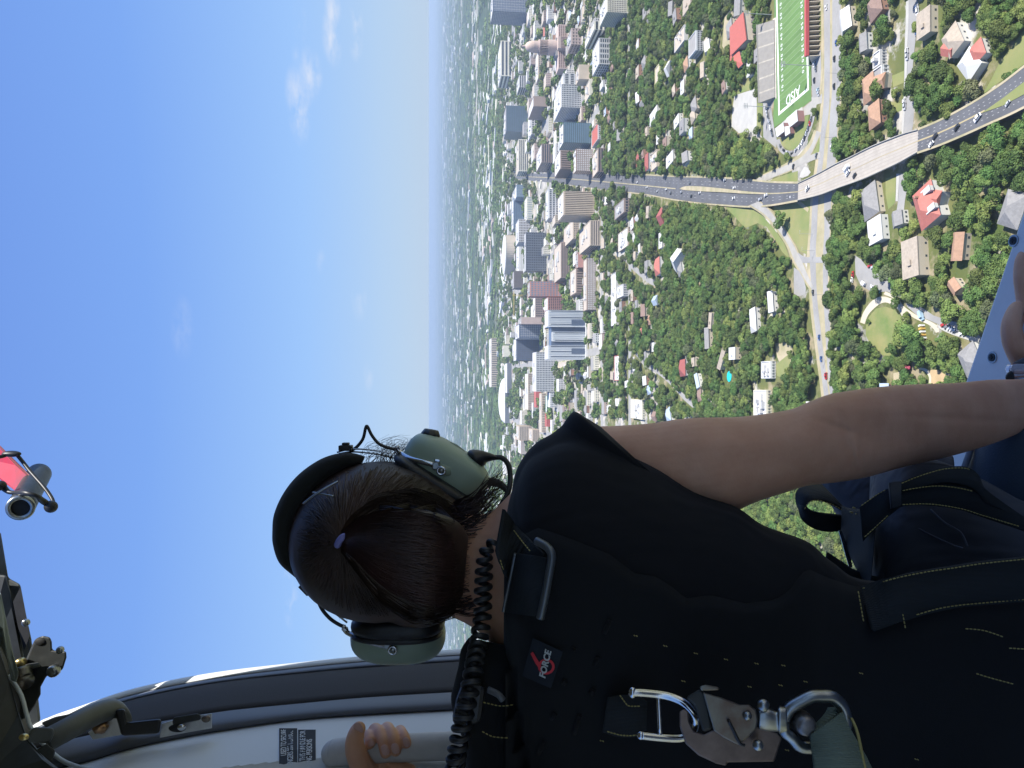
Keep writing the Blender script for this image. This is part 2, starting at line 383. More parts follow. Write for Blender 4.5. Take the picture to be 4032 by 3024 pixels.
# --- stadium side ramps
ribbon('ramp_verge', zL, [((620, 1090), (700, 1130)), ((570, 1220), (650, 1250)), ((500, 1320), (610, 1340)), ((400, 1420), (520, 1460)), ((200, 1530), (300, 1600)), ((0, 1625), (40, 1680))], m_tan, z=.1)
ribbon('entry_ramp', zL, [((650, 1100), (705, 1120)), ((600, 1240), (640, 1250)), ((540, 1340), (585, 1370)), ((430, 1440), (480, 1500)), ((200, 1548), (250, 1605)), ((-110, 1690), (-80, 1750))], m_lconc, z=.2)
ribbon('entry_ramp', zL, [((700, 1350), (700, 1425)), ((600, 1380), (610, 1450)), ((480, 1430), (520, 1490))], m_lconc, z=.25)
ribbon('stadium_drive', zL, [((160, 1215), (210, 1195)), ((200, 1330), (245, 1290)), ((290, 1400), (305, 1335)), ((400, 1400), (385, 1335)), ((480, 1310), (440, 1280)), ((540, 1190), (495, 1170)), ((590, 1070), (540, 1055)), ((620, 960), (570, 955)), ((632, 890), (580, 890))], m_asph2, z=.15)
sheet('lawn', zL, [(200, 1215), (245, 1280), (310, 1325), (380, 1325), (435, 1270), (490, 1160), (540, 1040), (560, 900), (485, 960), (480, 985), (390, 1060), (385, 1140), (300, 1180)], m_grass, z=.08)
sheet('lawn', zL, [(680, 1165), (640, 1300), (590, 1390), (690, 1345), (685, 1200)], m_grass, z=.08)
sheet('lawn', zE, [(1340, 50), (1450, 0), (1640, -60), (1640, 30), (1450, 52)], m_grass, z=.1)
sheet('gravel_patch', zB, [(1432, 1545), (1445, 1500), (1475, 1452), (1505, 1460), (1532, 1500), (1510, 1530), (1460, 1550)], m_grav, z=.3)
sheet('parking_lot', zB, [(868, 830), (1058, 770), (1062, 905), (1062, 1130), (1110, 1200), (980, 1150), (905, 1160), (840, 1100), (848, 950)], m_grav, z=.1)
sheet('parking_lot', zB, [(1115, 890), (1222, 850), (1185, 935), (1212, 1110), (1235, 1210), (1230, 1290), (1118, 1195)], m_asph2, z=.14)
sheet('lawn', zB, [(1064, 900), (1112, 895), (1108, 1080), (1080, 1140), (1060, 1120)], m_grass, z=.18)
sheet('lawn', zB, [(900, 800), (1060, 620), (1062, 765), (870, 825)], m_grass, z=.08)
sheet('parking_lot', zB, [(1545, 480), (1620, 430), (1622, 840), (1545, 850), (1538, 600)], m_asph2, z=.12)
sheet('plaza', zL, [(490, 830), (590, 745), (590, 700), (715, 660), (715, 770), (650, 790), (630, 900), (580, 905), (500, 920)], m_lconc, z=.1)
sheet('grass_slope', zB, [(560, 1370), (700, 1390), (880, 1380), (1000, 1440), (1150, 1540), (960, 1560), (850, 1530), (600, 1540), (520, 1500)], m_grass, mk=0)
sheet('grass_slope', zB, [(780, 150), (850, 60), (860, 0), (830, 250), (825, 520), (760, 400)], m_tan, mk=1)
# verge and kerb between stand and boulevard
sheet('kerb_strip', zB, [(1626, -60), (1642, -60), (1642, 600), (1620, 830), (1608, 830), (1622, 600)], m_tan, z=.2)

# --- stadium turf
m_yl = mat('worn_field_line', (.27, .36, .22), .8)
m_turf = mat('turf', (.105, .20, .055), .9, var=.18, vscale=.04)
m_turf2 = mat('turf_light_stripe', (.125, .225, .068), .9, var=.15, vscale=.04)
m_white = mat('white_paint', (.72, .73, .72), .7)
fld = thing('football_field', 'green artificial turf football field with white yard lines and numbers', 'sports field')
Pt = px(zB, [(1213, -90), (1483, -90), (1500, 100), (1520, 300), (1530, 600), (1536, 872), (1400, 985), (1212, 1110), (1205, 1000), (1213, 850), (1213, 400)], .1)
MB().poly(Pt).build('turf', m_turf, fld); mark(Pt, 1, 6)
c1 = g(*zB(1262, 975)); c2 = g(*zB(1503, 768)); far1 = g(*zB(1233, 0)); far2 = g(*zB(1493, 0))
dirn = ((far1 - c1).normalized() + (far2 - c2).normalized()).normalized()
across = (c2 - c1); Wf = across.length; ax = across.normalized()
def fp(a, b, z=.16):          # a metres along the field from the end line, b = 0..1 across
    p = c1 + dirn * a + across * b; return Vector((p.x, p.y, z))
LEN = 109.7
def fquad(a0, a1, b0, b1, name, m_, z=.16): MB().poly([fp(a0, b0, z), fp(a0, b1, z), fp(a1, b1, z), fp(a1, b0, z)]).build(name, m_, fld)
fquad(-2.4, 0, -.05, 1.05, 'end_line', m_white); fquad(0, LEN, -.05, 0, 'side_line', m_white, .17); fquad(0, LEN, 1, 1.05, 'side_line', m_white, .17)
for k in range(0, 21):
    a = 9.14 + k * 4.57
    fquad(a - .12, a + .12, 0, 1, 'yard_line', m_yl, .19)
    if k % 2 == 0 and k < 20: fquad(a, a + 4.57, 0.005, .995, 'mown_band', m_turf2, .14)
ang = math.atan2(dirn.y, dirn.x)
def ftext(s, a, b, size, flip, name='painted_text'):
    cu = bpy.data.curves.new(name, 'FONT'); cu.body = s; cu.size = size; cu.align_x = 'CENTER'; cu.align_y = 'CENTER'; cu.offset = .06
    o = bpy.data.objects.new(name, cu); C.objects.link(o); dg = bpy.context.evaluated_depsgraph_get()
    me = bpy.data.meshes.new_from_object(o.evaluated_get(dg)); bpy.data.objects.remove(o); me.materials.clear(); me.materials.append(m_white)
    p = fp(a, b, .2); q = link(name, me, fld, loc=p, rz=flip); return q
for k, n_ in enumerate(('1 0', '2 0', '3 0', '4 0', '5 0', '4 0', '3 0', '2 0', '1 0')):
    a = 9.14 * (k + 2)
    ftext(n_, a, .13, 4.6, ang); ftext(n_, a, .87, 4.6, ang + math.pi)
ftext('AISD', 4.6, .5, 11.5, math.atan2(across.y, across.x) + math.pi)
def goal(a):
    b = MB(); p0 = fp(a, .5, 0)
    Mx = Matrix.Translation(p0) @ Matrix.Rotation(math.atan2(ax.y, ax.x), 4, 'Z')
    b.box(-.15, .15, -.15, .15, 0, 3, Mx); b.box(-2.8, 2.8, -.12, .12, 3, 3.25, Mx); b.box(-2.8, -2.6, -.12, .12, 3.2, 9, Mx); b.box(2.6, 2.8, -.12, .12, 3.2, 9, Mx)
    o = b.build('goal_post', mat('pole_grey', (.35, .36, .35), .5)); tag(o, 'slender goal post standing at the near end of the football field', 'goal post')
goal(-2)

# --- grandstand on the far side: stepped rows
m_seat = mat('grandstand_grey', (.34, .32, .295), .8, var=.12, vscale=.3); m_walk = mat('concourse', (.55, .51, .44), .85, var=.2, vscale=.3)
st = thing('grandstand', 'large grey concrete grandstand along the far side of the football field', 'grandstand')
q = [g(*zB(1208, 172), 1.2), g(*zB(1215, 846), 1.2), g(*zB(1085, 895), 9.5), g(*zB(1068, 215), 9.5)]
n_ = 24
for k in range(n_):
    t0, t1 = k / n_, (k + 1) / n_
    a0, a1 = q[0].lerp(q[3], t0), q[1].lerp(q[2], t0); b0, b1 = q[0].lerp(q[3], t1), q[1].lerp(q[2], t1)
    z = a0.z; b = MB(); kk = 0
    for zz in (z - .5, z):
        for p in (a0, a1, b1, b0): b.v.append((p.x, p.y, zz))
    b.f += [(4, 5, 6, 7), (0, 1, 5, 4), (1, 2, 6, 5), (3, 0, 4, 7), (2, 3, 7, 6)]
    b.build('seating_row', m_seat, st)
for s_ in (.12, .3, .5, .7, .88):
    b = MB()
    for k in range(n_):
        t0, t1 = k / n_, (k + 1) / n_; p = q[0].lerp(q[1], s_).lerp(q[3].lerp(q[2], s_), t0); r_ = q[0].lerp(q[1], s_).lerp(q[3].lerp(q[2], s_), t1)
        b.box(p.x - .7, p.x + .7, p.y, r_.y, p.z - .2, p.z + .12)
    b.build('aisle', m_walk, st)
b = MB(); k = 0
for p in (q[2], q[3]): b.v += [(p.x, p.y, 0), (p.x, p.y, p.z + 1.1), (p.x, p.y + .4, p.z + 1.1), (p.x, p.y + .4, 0)]
b.f += [(0, 4, 5, 1), (1, 5, 6, 2), (3, 2, 6, 7), (0, 1, 2, 3), (4, 7, 6, 5)]; b.build('rear_wall', m_seat, st)
for (a, c) in ((q[0], q[3]), (q[1], q[2])): MB().poly([(a.x, a.y, 0), (c.x, c.y, 0), (c.x, c.y, c.z), (a.x, a.y, a.z)]).build('side_wall', m_seat, st)
sheet('running_strip', zB, [(1200, 165), (1228, 150), (1232, 860), (1214, 850)], m_walk, z=.22)
mark(q, 1, 3)
# stand on the near side with a red press box, seen from behind
m_red = mat('red_metal_roof', (.44, .12, .09), .6, var=.12, vscale=.4); m_redp = mat('red_panel', (.42, .07, .075), .6)
m_dark = mat('shade_and_door_dark', (.10, .095, .095), .8); m_cream = mat('cream_wall', (.52, .46, .36), .85, var=.12, vscale=.2)  # dark tone for the painted shade under the stand and for doors
st = thing('grandstand', 'near side grandstand with red press box and exposed steel fins under it', 'grandstand')
nb = g(*zB(1618, 480), 0); na = g(*zB(1618, -80), 0)
dx = (na - nb); Ls = dx.length; rz_ = math.atan2(dx.y, dx.x); Mx = Matrix.Translation(nb) @ Matrix.Rotation(rz_, 4, 'Z')
hN = 9.0
b = MB(); b.v += [tuple(Mx @ Vector(p)) for p in ((0, 3, 8.5), (Ls, 3, 8.5), (Ls, 17, .8), (0, 17, .8), (0, 3, 7.9), (Ls, 3, 7.9), (Ls, 17, .3), (0, 17, .3))]
b.f += [(0, 1, 2, 3), (7, 6, 5, 4), (0, 4, 5, 1), (3, 2, 6, 7), (0, 3, 7, 4), (1, 5, 6, 2)]; b.build('seating_slope', m_walk, st)
MB().box(0, Ls, 1.8, 4.2, 8.6, 11.2, Mx).build('press_box', m_redp, st)
MB().box(0, Ls, 4.25, 4.6, 8.7, 10.6, Mx).build('press_box_windows', mat('pale_glass', (.5, .5, .5), .2), st)
n_ = 13
for k in range(n_ + 1):
    x = Ls * k / n_
    b = MB(); b.v += [tuple(Mx @ Vector(p)) for p in ((x - .25, 0, 0), (x + .25, 0, 0), (x + .25, 2.2, 8.4), (x - .25, 2.2, 8.4), (x - .25, 14, 0), (x + .25, 14, 0), (x + .25, 4, 7.5), (x - .25, 4, 7.5))]
    b.f += [(0, 1, 2, 3), (5, 4, 7, 6), (1, 5, 6, 2), (4, 0, 3, 7), (3, 2, 6, 7), (0, 4, 5, 1)]; b.build('fin', m_cream, st)
MB().box(0, Ls, 6, 6.4, 0, 6.6, Mx).build('under_stand_shade', m_dark, st)  # dark sheet standing in for the shade under the seating
mark([Mx @ Vector(p) for p in ((-3, -3, 0), (Ls, -3, 0), (Ls, 20, 0), (-3, 20, 0))])

# ------------------------------------------------------------------ buildings
m_glassd = mat('dark_window_glass', (.045, .055, .075), .25); m_wroof = mat('white_roof', (.55, .55, .53), .8, var=.15, vscale=.15)
m_groof = mat('grey_roof', (.30, .29, .28), .85, var=.2, vscale=.2); m_troof = mat('tan_roof', (.46, .40, .33), .85, var=.15, vscale=.2)
COL = dict(tan=(.42, .35, .27), brown=(.24, .18, .15), cream=(.56, .52, .42), white=(.58, .57, .55), pink=(.36, .28, .245), blue=(.10, .13, .19), teal=(.07, .12, .14),
           slate=(.15, .165, .19), grey=(.36, .36, .36), dbrown=(.13, .11, .105), redb=(.36, .18, .15), yellow=(.62, .52, .30), lgrey=(.50, .50, .49), red=(.45, .10, .09), green=(.12, .30, .22), bluegl=(.16, .24, .32))
for k_ in COL:
    if k_ not in ('blue', 'teal', 'slate', 'white', 'dbrown', 'red', 'green', 'bluegl'): COL[k_] = tuple(min(.72, x * 1.28 + .02) for x in COL[k_])
def cm(c): return mat('facade_' + c, COL[c], .3 if c in ('blue', 'teal', 'slate', 'bluegl') else .85, var=.12, vscale=.08)
def building(label, Z, xtop, xbase, y0, y1, xback, col, style='grid', rows=8, cols=10, roof='white', win='dark', side=None, cat='building', units=2, depth=None, fins=None):
    X1, Ya = Z(xbase, y0); _, Yb = Z(xbase, y1); Xt = Z(xtop, y0)[0]; Xb = Z(xback, y0)[0]
    p = g(X1, (Ya + Yb) / 2); D = p.y
    # height: the point straight above the base seen at Xt
    d = FW * 2900 - UPW * (Xt - 2016); h = H + D / d.y * d.z
    h = max(4, h)
    wid = abs(g(X1, Ya).x - g(X1, Yb).x); dep = max(8, g(Xb, Ya, h).y - D) if depth is None else depth
    dep = min(dep, 150)
    t_ = thing('office_block' if cat == 'building' else cat.replace(' ', '_'), label, cat, (p.x, D, 0))
    wallm = cm(col)
    MB().box(-wid / 2, wid / 2, 0, dep, 0, h).build('wall', wallm, t_)
    rm = {'white': m_wroof, 'grey': m_groof, 'tan': m_troof, 'red': m_red}[roof]
    b = MB(); b.box(-wid / 2 + .8, wid / 2 - .8, .8, dep - .8, h, h + .3); b.build('roof', rm, t_)
    b = MB()
    for bx in ((-wid / 2, wid / 2, 0, .6), (-wid / 2, wid / 2, dep - .6, dep), (-wid / 2, -wid / 2 + .6, .6, dep - .6), (wid / 2 - .6, wid / 2, .6, dep - .6)): b.box(*bx, h, h + 1.1)
    b.build('parapet', wallm, t_)
    for k in range(units * 2 + (1 if units else 0)):
        ux = rnd.uniform(-.3, .3) * wid; uy = rnd.uniform(.25, .7) * dep; s_ = min(wid, dep) * rnd.uniform(.05, .15)
        MB().box(ux - s_, ux + s_, uy - s_ * .7, uy + s_ * .7, h + .3, h + rnd.uniform(2, 4)).build('rooftop_unit', cm(rnd.choice(['lgrey', 'white', 'grey'])), t_)
    wm = {'dark': m_glassd, 'blue': cm('blue'), 'teal': cm('teal'), 'brown': cm('dbrown'), 'lgrey': cm('lgrey'), 'white': cm('white'), 'tan': cm('tan'), 'bluegl': cm('bluegl')}[win]
    mark([(p.x - wid / 2 - 4, D - 12), (p.x + wid / 2 + 4, D - 12), (p.x + wid / 2 + 4, D + dep + 4), (p.x - wid / 2 - 4, D + dep + 4)])
    def faces():
        yield wid, lambda u, o, z: (-wid / 2 + u, -o, z), lambda b, u0, u1, z0, z1, e: b.box(-wid / 2 + u0, -wid / 2 + u1, -e, .0, z0, z1)
        sx = -1 if p.x > 0 else 1
        yield dep, None, lambda b, u0, u1, z0, z1, e: b.box(*sorted((sx * wid / 2, sx * (wid / 2 + e))), u0, u1, z0, z1)
    for k, (L, _, put) in enumerate(faces()):
        if L < 6: continue
        nc = cols if k == 0 else max(2, int(cols * L / wid))
        if style == 'grid':
            b = MB(); cw = L / nc; rh = (h - 2) / rows
            for i in range(nc):
                for j in range(rows): put(b, i * cw + cw * .2, i * cw + cw * .8, 1.2 + j * rh + rh * .2, 1.2 + j * rh + rh * .78, .12)
            o = b.build('windows', wm, t_); o['kind'] = 'stuff'
            # mullion piers stand proud of the glass
            b = MB()
            for i in range(nc + 1): put(b, max(0, i * cw - cw * .1), min(L, i * cw + cw * .1), .5, h - .3, .35)
            b.build('piers', wallm, t_)['kind'] = 'stuff'
        elif style == 'bands':
            rh = (h - 1.5) / rows
            for j in range(rows):
                b = MB(); put(b, L * .02, L * .98, 1.0 + j * rh + rh * .3, 1.0 + j * rh + rh * .82, .15); b.build('window_band', wm, t_)
        elif style == 'ribs':
            cw = L / nc
            b = MB(); put(b, L * .01, L * .99, h * .06, h * .95, .1); b.build('glass', wm, t_)
            for i in range(nc + 1):
                b = MB(); put(b, max(0, i * cw - cw * .26), min(L, i * cw + cw * .26), 0.5, h - .2, 1.3); b.build('rib', wallm, t_)
        elif style == 'glass':
            b = MB(); cw = L / nc; rh = (h - 1) / rows
            for i in range(1, nc): put(b, i * cw - .18, i * cw + .18, .5, h - .3, .25)
            for j in range(1, rows): put(b, .3, L - .3, j * rh - .2, j * rh + .2, .2)
            b.build('mullions', wm, t_)['kind'] = 'stuff'
    return t_, p, wid, dep, h
bd = building
bd('dark blue glass high-rise with pale stepped corner at the far right of downtown', zA, 755, 1070, -70, 112, 735, 'blue', 'glass', 22, 8, win='lgrey')
bd('long dark office slab inside a pale frame behind the domed capitol', zA, 825, 925, 358, 665, 800, 'cream', 'bands', 3, 8)
bd('brown low hall between the dark blue glass block and white gridded tower', zA, 1110, 1240, 842, 930, 1065, 'brown', 'none', roof='white', units=0)
bd('white gridded office tower with square windows beside green trees', zA, 1352, 1525, 740, 938, 1290, 'lgrey', 'grid', 12, 11)
bd('large dark blue glass block with rows of mullions, right of downtown centre', zA, 872, 1060, 925, 1150, 850, 'blue', 'bands', 12, 10, roof='grey', win='slate' if 0 else 'teal')
bd('teal glass slab tower with horizontal bands above a red roof', zA, 1372, 1612, 1072, 1250, 1335, 'teal', 'bands', 14, 10, win='bluegl')
bd('low building with bright red roof in front of the teal glass slab', zA, 1672, 1705, 1065, 1212, 1618, 'white', 'grid', 2, 8, roof='red', units=0)
bd('long cream banded office block standing beside the expressway', zA, 980, 1068, 1215, 1492, 960, 'cream', 'bands', 5, 10, roof='tan')
bd('dark brown gridded square tower next to the expressway', zA, 1482, 1622, 1300, 1490, 1462, 'brown', 'grid', 8, 12, win='lgrey', roof='white')
bd('low brown banded block in front of the dark brown tower', zA, 1672, 1742, 1290, 1495, 1625, 'brown', 'bands', 3, 8, roof='tan')
bd('brown office block with white plant rooms on its roof', zA, 1180, 1285, 1255, 1415, 1135, 'brown', 'bands', 5, 8, roof='white', units=3)
bd('brown stepped block with a dark courtyard opening', zA, 1345, 1452, 1300, 1470, 1295, 'brown', 'ribs', 6, 9, win='brown')
bd('white-roofed block with dark panelled front below the capitol', zA, 1682, 1790, 335, 562, 1625, 'white', 'grid', 5, 5, roof='white')
bd('cream hotel tower with small square windows at the upper right edge', zA, 1752, 1925, -40, 112, 1690, 'cream', 'grid', 11, 9, win='brown')
bd('low dark banded hall next to the cream hotel tower', zA, 1640, 1760, 190, 262, 1560, 'cream', 'bands', 3, 6, roof='white')
bd('small pink granite annex in front of the domed capitol', zA, 1440, 1525, 248, 388, 1405, 'pink', 'grid', 3, 5, win='brown', roof='grey')
bd('white ribbed low block between trees left of the capitol', zA, 985, 1065, 660, 762, 965, 'white', 'bands', 4, 6)
bd('long pale low block behind the pink capitol wing', zA, 1150, 1190, 440, 682, 1128, 'tan', 'grid', 2, 14)
bd('tan low warehouse below the capitol lawn', zA, 1510, 1602, 565, 690, 1480, 'tan', 'none', roof='tan')
bd('pale low block with grey roof right of the white gridded tower', zA, 1370, 1520, 645, 735, 1300, 'lgrey', 'grid', 3, 6)
bd('cream flat-roofed block in front of the white gridded tower', zA, 1600, 1640, 690, 830, 1560, 'cream', 'none', roof='tan')
bd('white low block behind the dark blue glass block', zA, 1090, 1140, 950, 1170, 1062, 'white', 'grid', 2, 12)
bd('tan ribbed tower with arched openings at its foot, left of the expressway', zD, 1372, 1640, 124, 328, 1325, 'tan', 'ribs', 8, 13, win='brown')
bd('lower pale gridded wing wrapped round the tan ribbed tower', zD, 1240, 1330, 100, 352, 1180, 'lgrey', 'grid', 3, 16, depth=40)
bd('blue glass block with bright blue end beside the expressway', zD, 962, 1050, 62, 168, 925, 'bluegl', 'glass', 5, 8, win='white')
bd('blue glass office slab left of the expressway', zD, 935, 1030, 178, 440, 918, 'bluegl', 'bands', 5, 10, win='blue')
bd('pale gridded block in front of the blue glass slab', zD, 1052, 1102, 165, 365, 1032, 'cream', 'grid', 4, 10, win='bluegl')
bd('white tower with staggered small windows beside the round arena', zD, 980, 1092, 362, 560, 955, 'white', 'grid', 8, 9, win='brown')
bd('white block wrapped round the foot of the round arena', zD, 985, 1030, 575, 812, 960, 'white', 'bands', 2, 8, win='lgrey')
bd('dark slate glass block with staggered panels in the middle of downtown', zD, 1042, 1222, 478, 812, 1030, 'slate', 'grid', 11, 16, win='dark', roof='white')
bd('brown striped long block with tan roof', zD, 1350, 1432, 560, 872, 1290, 'brown', 'bands', 5, 10, roof='tan', win='brown')
bd('brown block with long cream roof in the middle of downtown', zD, 1482, 1545, 782, 1000, 1430, 'brown', 'ribs', 5, 10, roof='tan', win='brown')
bd('long brown gridded block at the near edge of downtown', zD, 1575, 1655, 700, 1150, 1545, 'brown', 'grid', 5, 26, roof='tan', win='lgrey')
bd('brown link block behind the long brown gridded block', zD, 1500, 1560, 650, 780, 1480, 'redb', 'none', roof='grey')
bd('tall reddish and glass gridded tower with white frame', zD, 1080, 1355, 905, 1032, 1060, 'redb', 'grid', 10, 7, win='bluegl', roof='grey')
bd('brown gridded half of the twin block left of the reddish tower', zD, 1125, 1205, 1035, 1212, 1105, 'brown', 'grid', 4, 9, win='dark')
bd('red-brown gridded block left of the reddish tower', zD, 1235, 1385, 1042, 1152, 1205, 'redb', 'grid', 8, 8, win='dark')
bd('dark brown block beside the round arena', zD, 940, 1030, 812, 960, 925, 'dbrown', 'bands', 4, 6, roof='grey', win='brown')
bd('dark blue glass tower with clipped white top', zD, 985, 1195, 1275, 1395, 950, 'blue', 'glass', 12, 6, win='slate' if 0 else 'lgrey')
bd('wide dark blue glass tower beside the white-finned tower', zD, 960, 1155, 1400, 1592, 935, 'blue', 'glass', 12, 10, win='brown')
bd('mauve concrete slab behind the dark blue glass towers', zD, 1005, 1205, 1215, 1275, 975, 'pink', 'none', roof='grey')
bd('tan flat block in front of the tan ribbed tower', zD, 1455, 1505, 360, 530, 1375, 'tan', 'grid', 3, 9, roof='tan', win='brown')
bd('tan curved-corner block at the near edge of downtown', zD, 1605, 1692, 372, 590, 1510, 'tan', 'bands', 4, 7, roof='tan', win='brown')
bd('grey gridded apartment slab with a hundred small windows', zG, 1130, 1312, 412, 755, 1102, 'lgrey', 'grid', 13, 18)
bd('tan gridded long slab behind the grey apartment slab', zG, 1062, 1115, 600, 915, 1035, 'tan', 'grid', 4, 20, win='brown')
bd('narrow red building between the grey slab and tan slab', zG, 1132, 1172, 752, 895, 1115, 'red', 'none', roof='red', units=0)
bd('long low tan building beside a green-roofed hall', zG, 1180, 1218, 772, 1112, 1160, 'tan', 'grid', 2, 16, roof='tan', win='brown')
bd('green and white low hall left of downtown', zG, 1228, 1258, 792, 942, 1215, 'green', 'none', roof='white', units=0)
bd('low red building with white door panel left of downtown', zG, 1225, 1262, 952, 1062, 1210, 'red', 'none', roof='red', units=0)
bd('wide tan brick dormitory with many small windows', zG, 985, 1095, 1060, 1182, 960, 'tan', 'grid', 7, 14, win='brown', roof='tan')
bd('tan brick block in front of the wide dormitory', zG, 1100, 1160, 1090, 1190, 1070, 'tan', 'grid', 3, 12, win='brown', roof='tan')
bd('pale pink gridded block left of the wide dormitory', zG, 1000, 1060, 1185, 1300, 975, 'pink', 'grid', 5, 10, win='white')
bd('cream square block behind the dark blue glass towers', zG, 850, 918, 355, 452, 838, 'cream', 'none', roof='tan')
bd('yellow cream flat-roofed building at the foot of the white-finned tower', zG, 1400, 1420, 490, 542, 1325, 'yellow', 'none', roof='tan', units=0)
bd('long stadium building with white top in the distance', zG, 742, 800, 290, 715, 722, 'tan', 'ribs', 3, 22, win='brown')
bd('far cream hall with dark facade beside the distant stadium', zG, 880, 918, 508, 770, 858, 'slate', 'none', roof='white', units=0)
bd('long white flat-roofed school building among trees', zE, 60, 82, 820, 1280, 18, 'white', 'bands', 2, 12, roof='white', win='lgrey')
bd('white flat-roofed clinic with rooftop vents among trees', zE, 165, 184, 428, 592, 80, 'tan', 'grid', 2, 8, roof='white', units=5)
bd('square grey-roofed building with dark well near the expressway', zD, 1900, 1972, 178, 300, 1818, 'brown', 'grid', 2, 5, roof='grey')
bd('white complex with square window holes below the long school building', zE, 120, 165, 925, 1030, 70, 'white', 'grid', 3, 5)
bd('white gabled hall with red eaves left of the long school building', zH, 92, 112, 440, 660, 45, 'red', 'none', roof='white', units=3)
bd('large white building with flat roof beside the curved drive', zH, 1385, 1412, 745, 1000, 1262, 'cream', 'grid', 2, 10, roof='white', units=5)
bd('pale grey building complex with small plant rooms', zH, 1425, 1448, 490, 640, 1330, 'lgrey', 'grid', 2, 6, roof='white', units=4)
bd('white square building with cluttered roof between trees', zH, 290, 312, 830, 1000, 190, 'cream', 'grid', 2, 8, roof='white', units=6)
bd('tan flat building with pale roof beside dark red awnings', zB, 195, 228, 1300, 1450, 145, 'tan', 'none', roof='tan', units=1)
bd('yellow-roofed long building among trees right of centre', zB, 225, 240, 555, 715, 180, 'yellow', 'none', roof='tan', units=0)
bd('pale hall with white stripes behind a dark-roofed annex', zB, 440, 465, 215, 350, 350, 'white', 'none', roof='tan', units=1)
bd('dark-roofed annex in front of the pale hall', zB, 535, 600, 268, 440, 475, 'lgrey', 'grid', 2, 10, roof='grey', units=0)
bd('white modern house with flat grey and white roofs beside the near street', zC, 395, 425, 430, 560, 315, 'white', 'grid', 2, 5, roof='white', units=2, cat='house')
bd('grey metal-roofed wing of the modern house beside the near street', zC, 400, 440, 565, 690, 295, 'lgrey', 'grid', 2, 4, roof='grey', units=0, cat='house')

# domed capitol
def capitol():
    m_ = cm('pink'); md = mat('window_dark_pink', (.16, .10, .09), .7)  # even dark pinkish brown for the capitol windows
    p = g(*zA(1405, 400)); D = p.y
    def hz_(x): d = FW * 2900 - UPW * (zA(x, 0)[0] - 2016); return H + D / d.y * d.z
    t_ = thing('domed_capitol', 'pink granite capitol with a tall ribbed dome between green lawns', 'capitol', (p.x, D, 0))
    k = (g(*zA(1405, 0)).x - g(*zA(1405, 100)).x) / 100.0
    w = 385 * k; h = hz_(1325)
    MB().box(-w * .52, w * .48, 0, 35, 0, h).build('wing', m_, t_); MB().box(-w * .12, w * .14, -14, 0, 0, h + 3).build('portico', m_, t_)
    MB().box(-w * .2, w * .2, 5, 34, h, h + 5).build('roof', m_groof, t_)
    b = MB(); n_ = 26
    for i in range(n_):
        for j in range(4):
            x = -w * .5 + (i + .5) * w * .96 / n_
            if abs(x) > w * .14: b.box(x - 1.4, x + 1.4, -.15, 0, 3 + j * h / 4.4, 3 + j * h / 4.4 + h * .13)
    for i in range(8):
        x = -w * .11 + i * w * .23 / 7; b.box(x - 1, x + 1, -14.2, -14, 3, h - 3)
    o = b.build('windows', md, t_); o['kind'] = 'stuff'
    r = 58 * k; c = (10 * k, 18); hd = [hz_(x) for x in (1240, 1170, 1115, 1100, 1030)]
    MB().cyl(c, r * 1.12, h, hd[0], 32).build('dome_base', m_, t_)
    MB().cyl(c, r * .86, hd[0], hd[2], 32).build('drum', m_, t_)
    b = MB()
    for i in range(28):
        a = 2 * math.pi * (i + .5) / 28; Mx_ = Matrix.Translation((c[0] + r * .87 * math.cos(a), c[1] + r * .87 * math.sin(a), 0)) @ Matrix.Rotation(a, 4, 'Z'); b.box(-.2, .25, -1, 1, hd[0] + 3, hd[1] - 3, Mx_)
    b.build('drum_windows', md, t_)['kind'] = 'stuff'
    for i in range(28):
        a = 2 * math.pi * i / 28; MB().cyl((c[0] + r * 1.0 * math.cos(a), c[1] + r * 1.0 * math.sin(a)), .9, hd[0], hd[1], 6).build('column', m_, t_)
    MB().cyl(c, r * 1.08, hd[1], hd[1] + 2.2, 32).build('cornice', m_, t_)
    b = MB(); R0 = r * .80; prev = hd[2]
    for i in range(8):
        a0 = i / 8 * math.pi / 2; a1 = (i + 1) / 8 * math.pi / 2
        b.cyl(c, R0 * math.cos(a0) + .5, hd[2] + (hd[4] - hd[2]) * math.sin(a0) * .85, hd[2] + (hd[4] - hd[2]) * math.sin(a1) * .85, 32, max(2, R0 * math.cos(a1) + .5))
    b.build('dome', mat('dome_pink', (.52, .40, .33), .7), t_, smooth=False)
    MB().cyl(c, 3, hd[2] + (hd[4] - hd[2]) * .84, hd[4] + 4, 12, 1.5).build('lantern', m_, t_)
    mark([(p.x - w, D - 25), (p.x + w, D - 25), (p.x + w * .6, D + 40), (p.x - w * .6, D + 40)])
capitol()
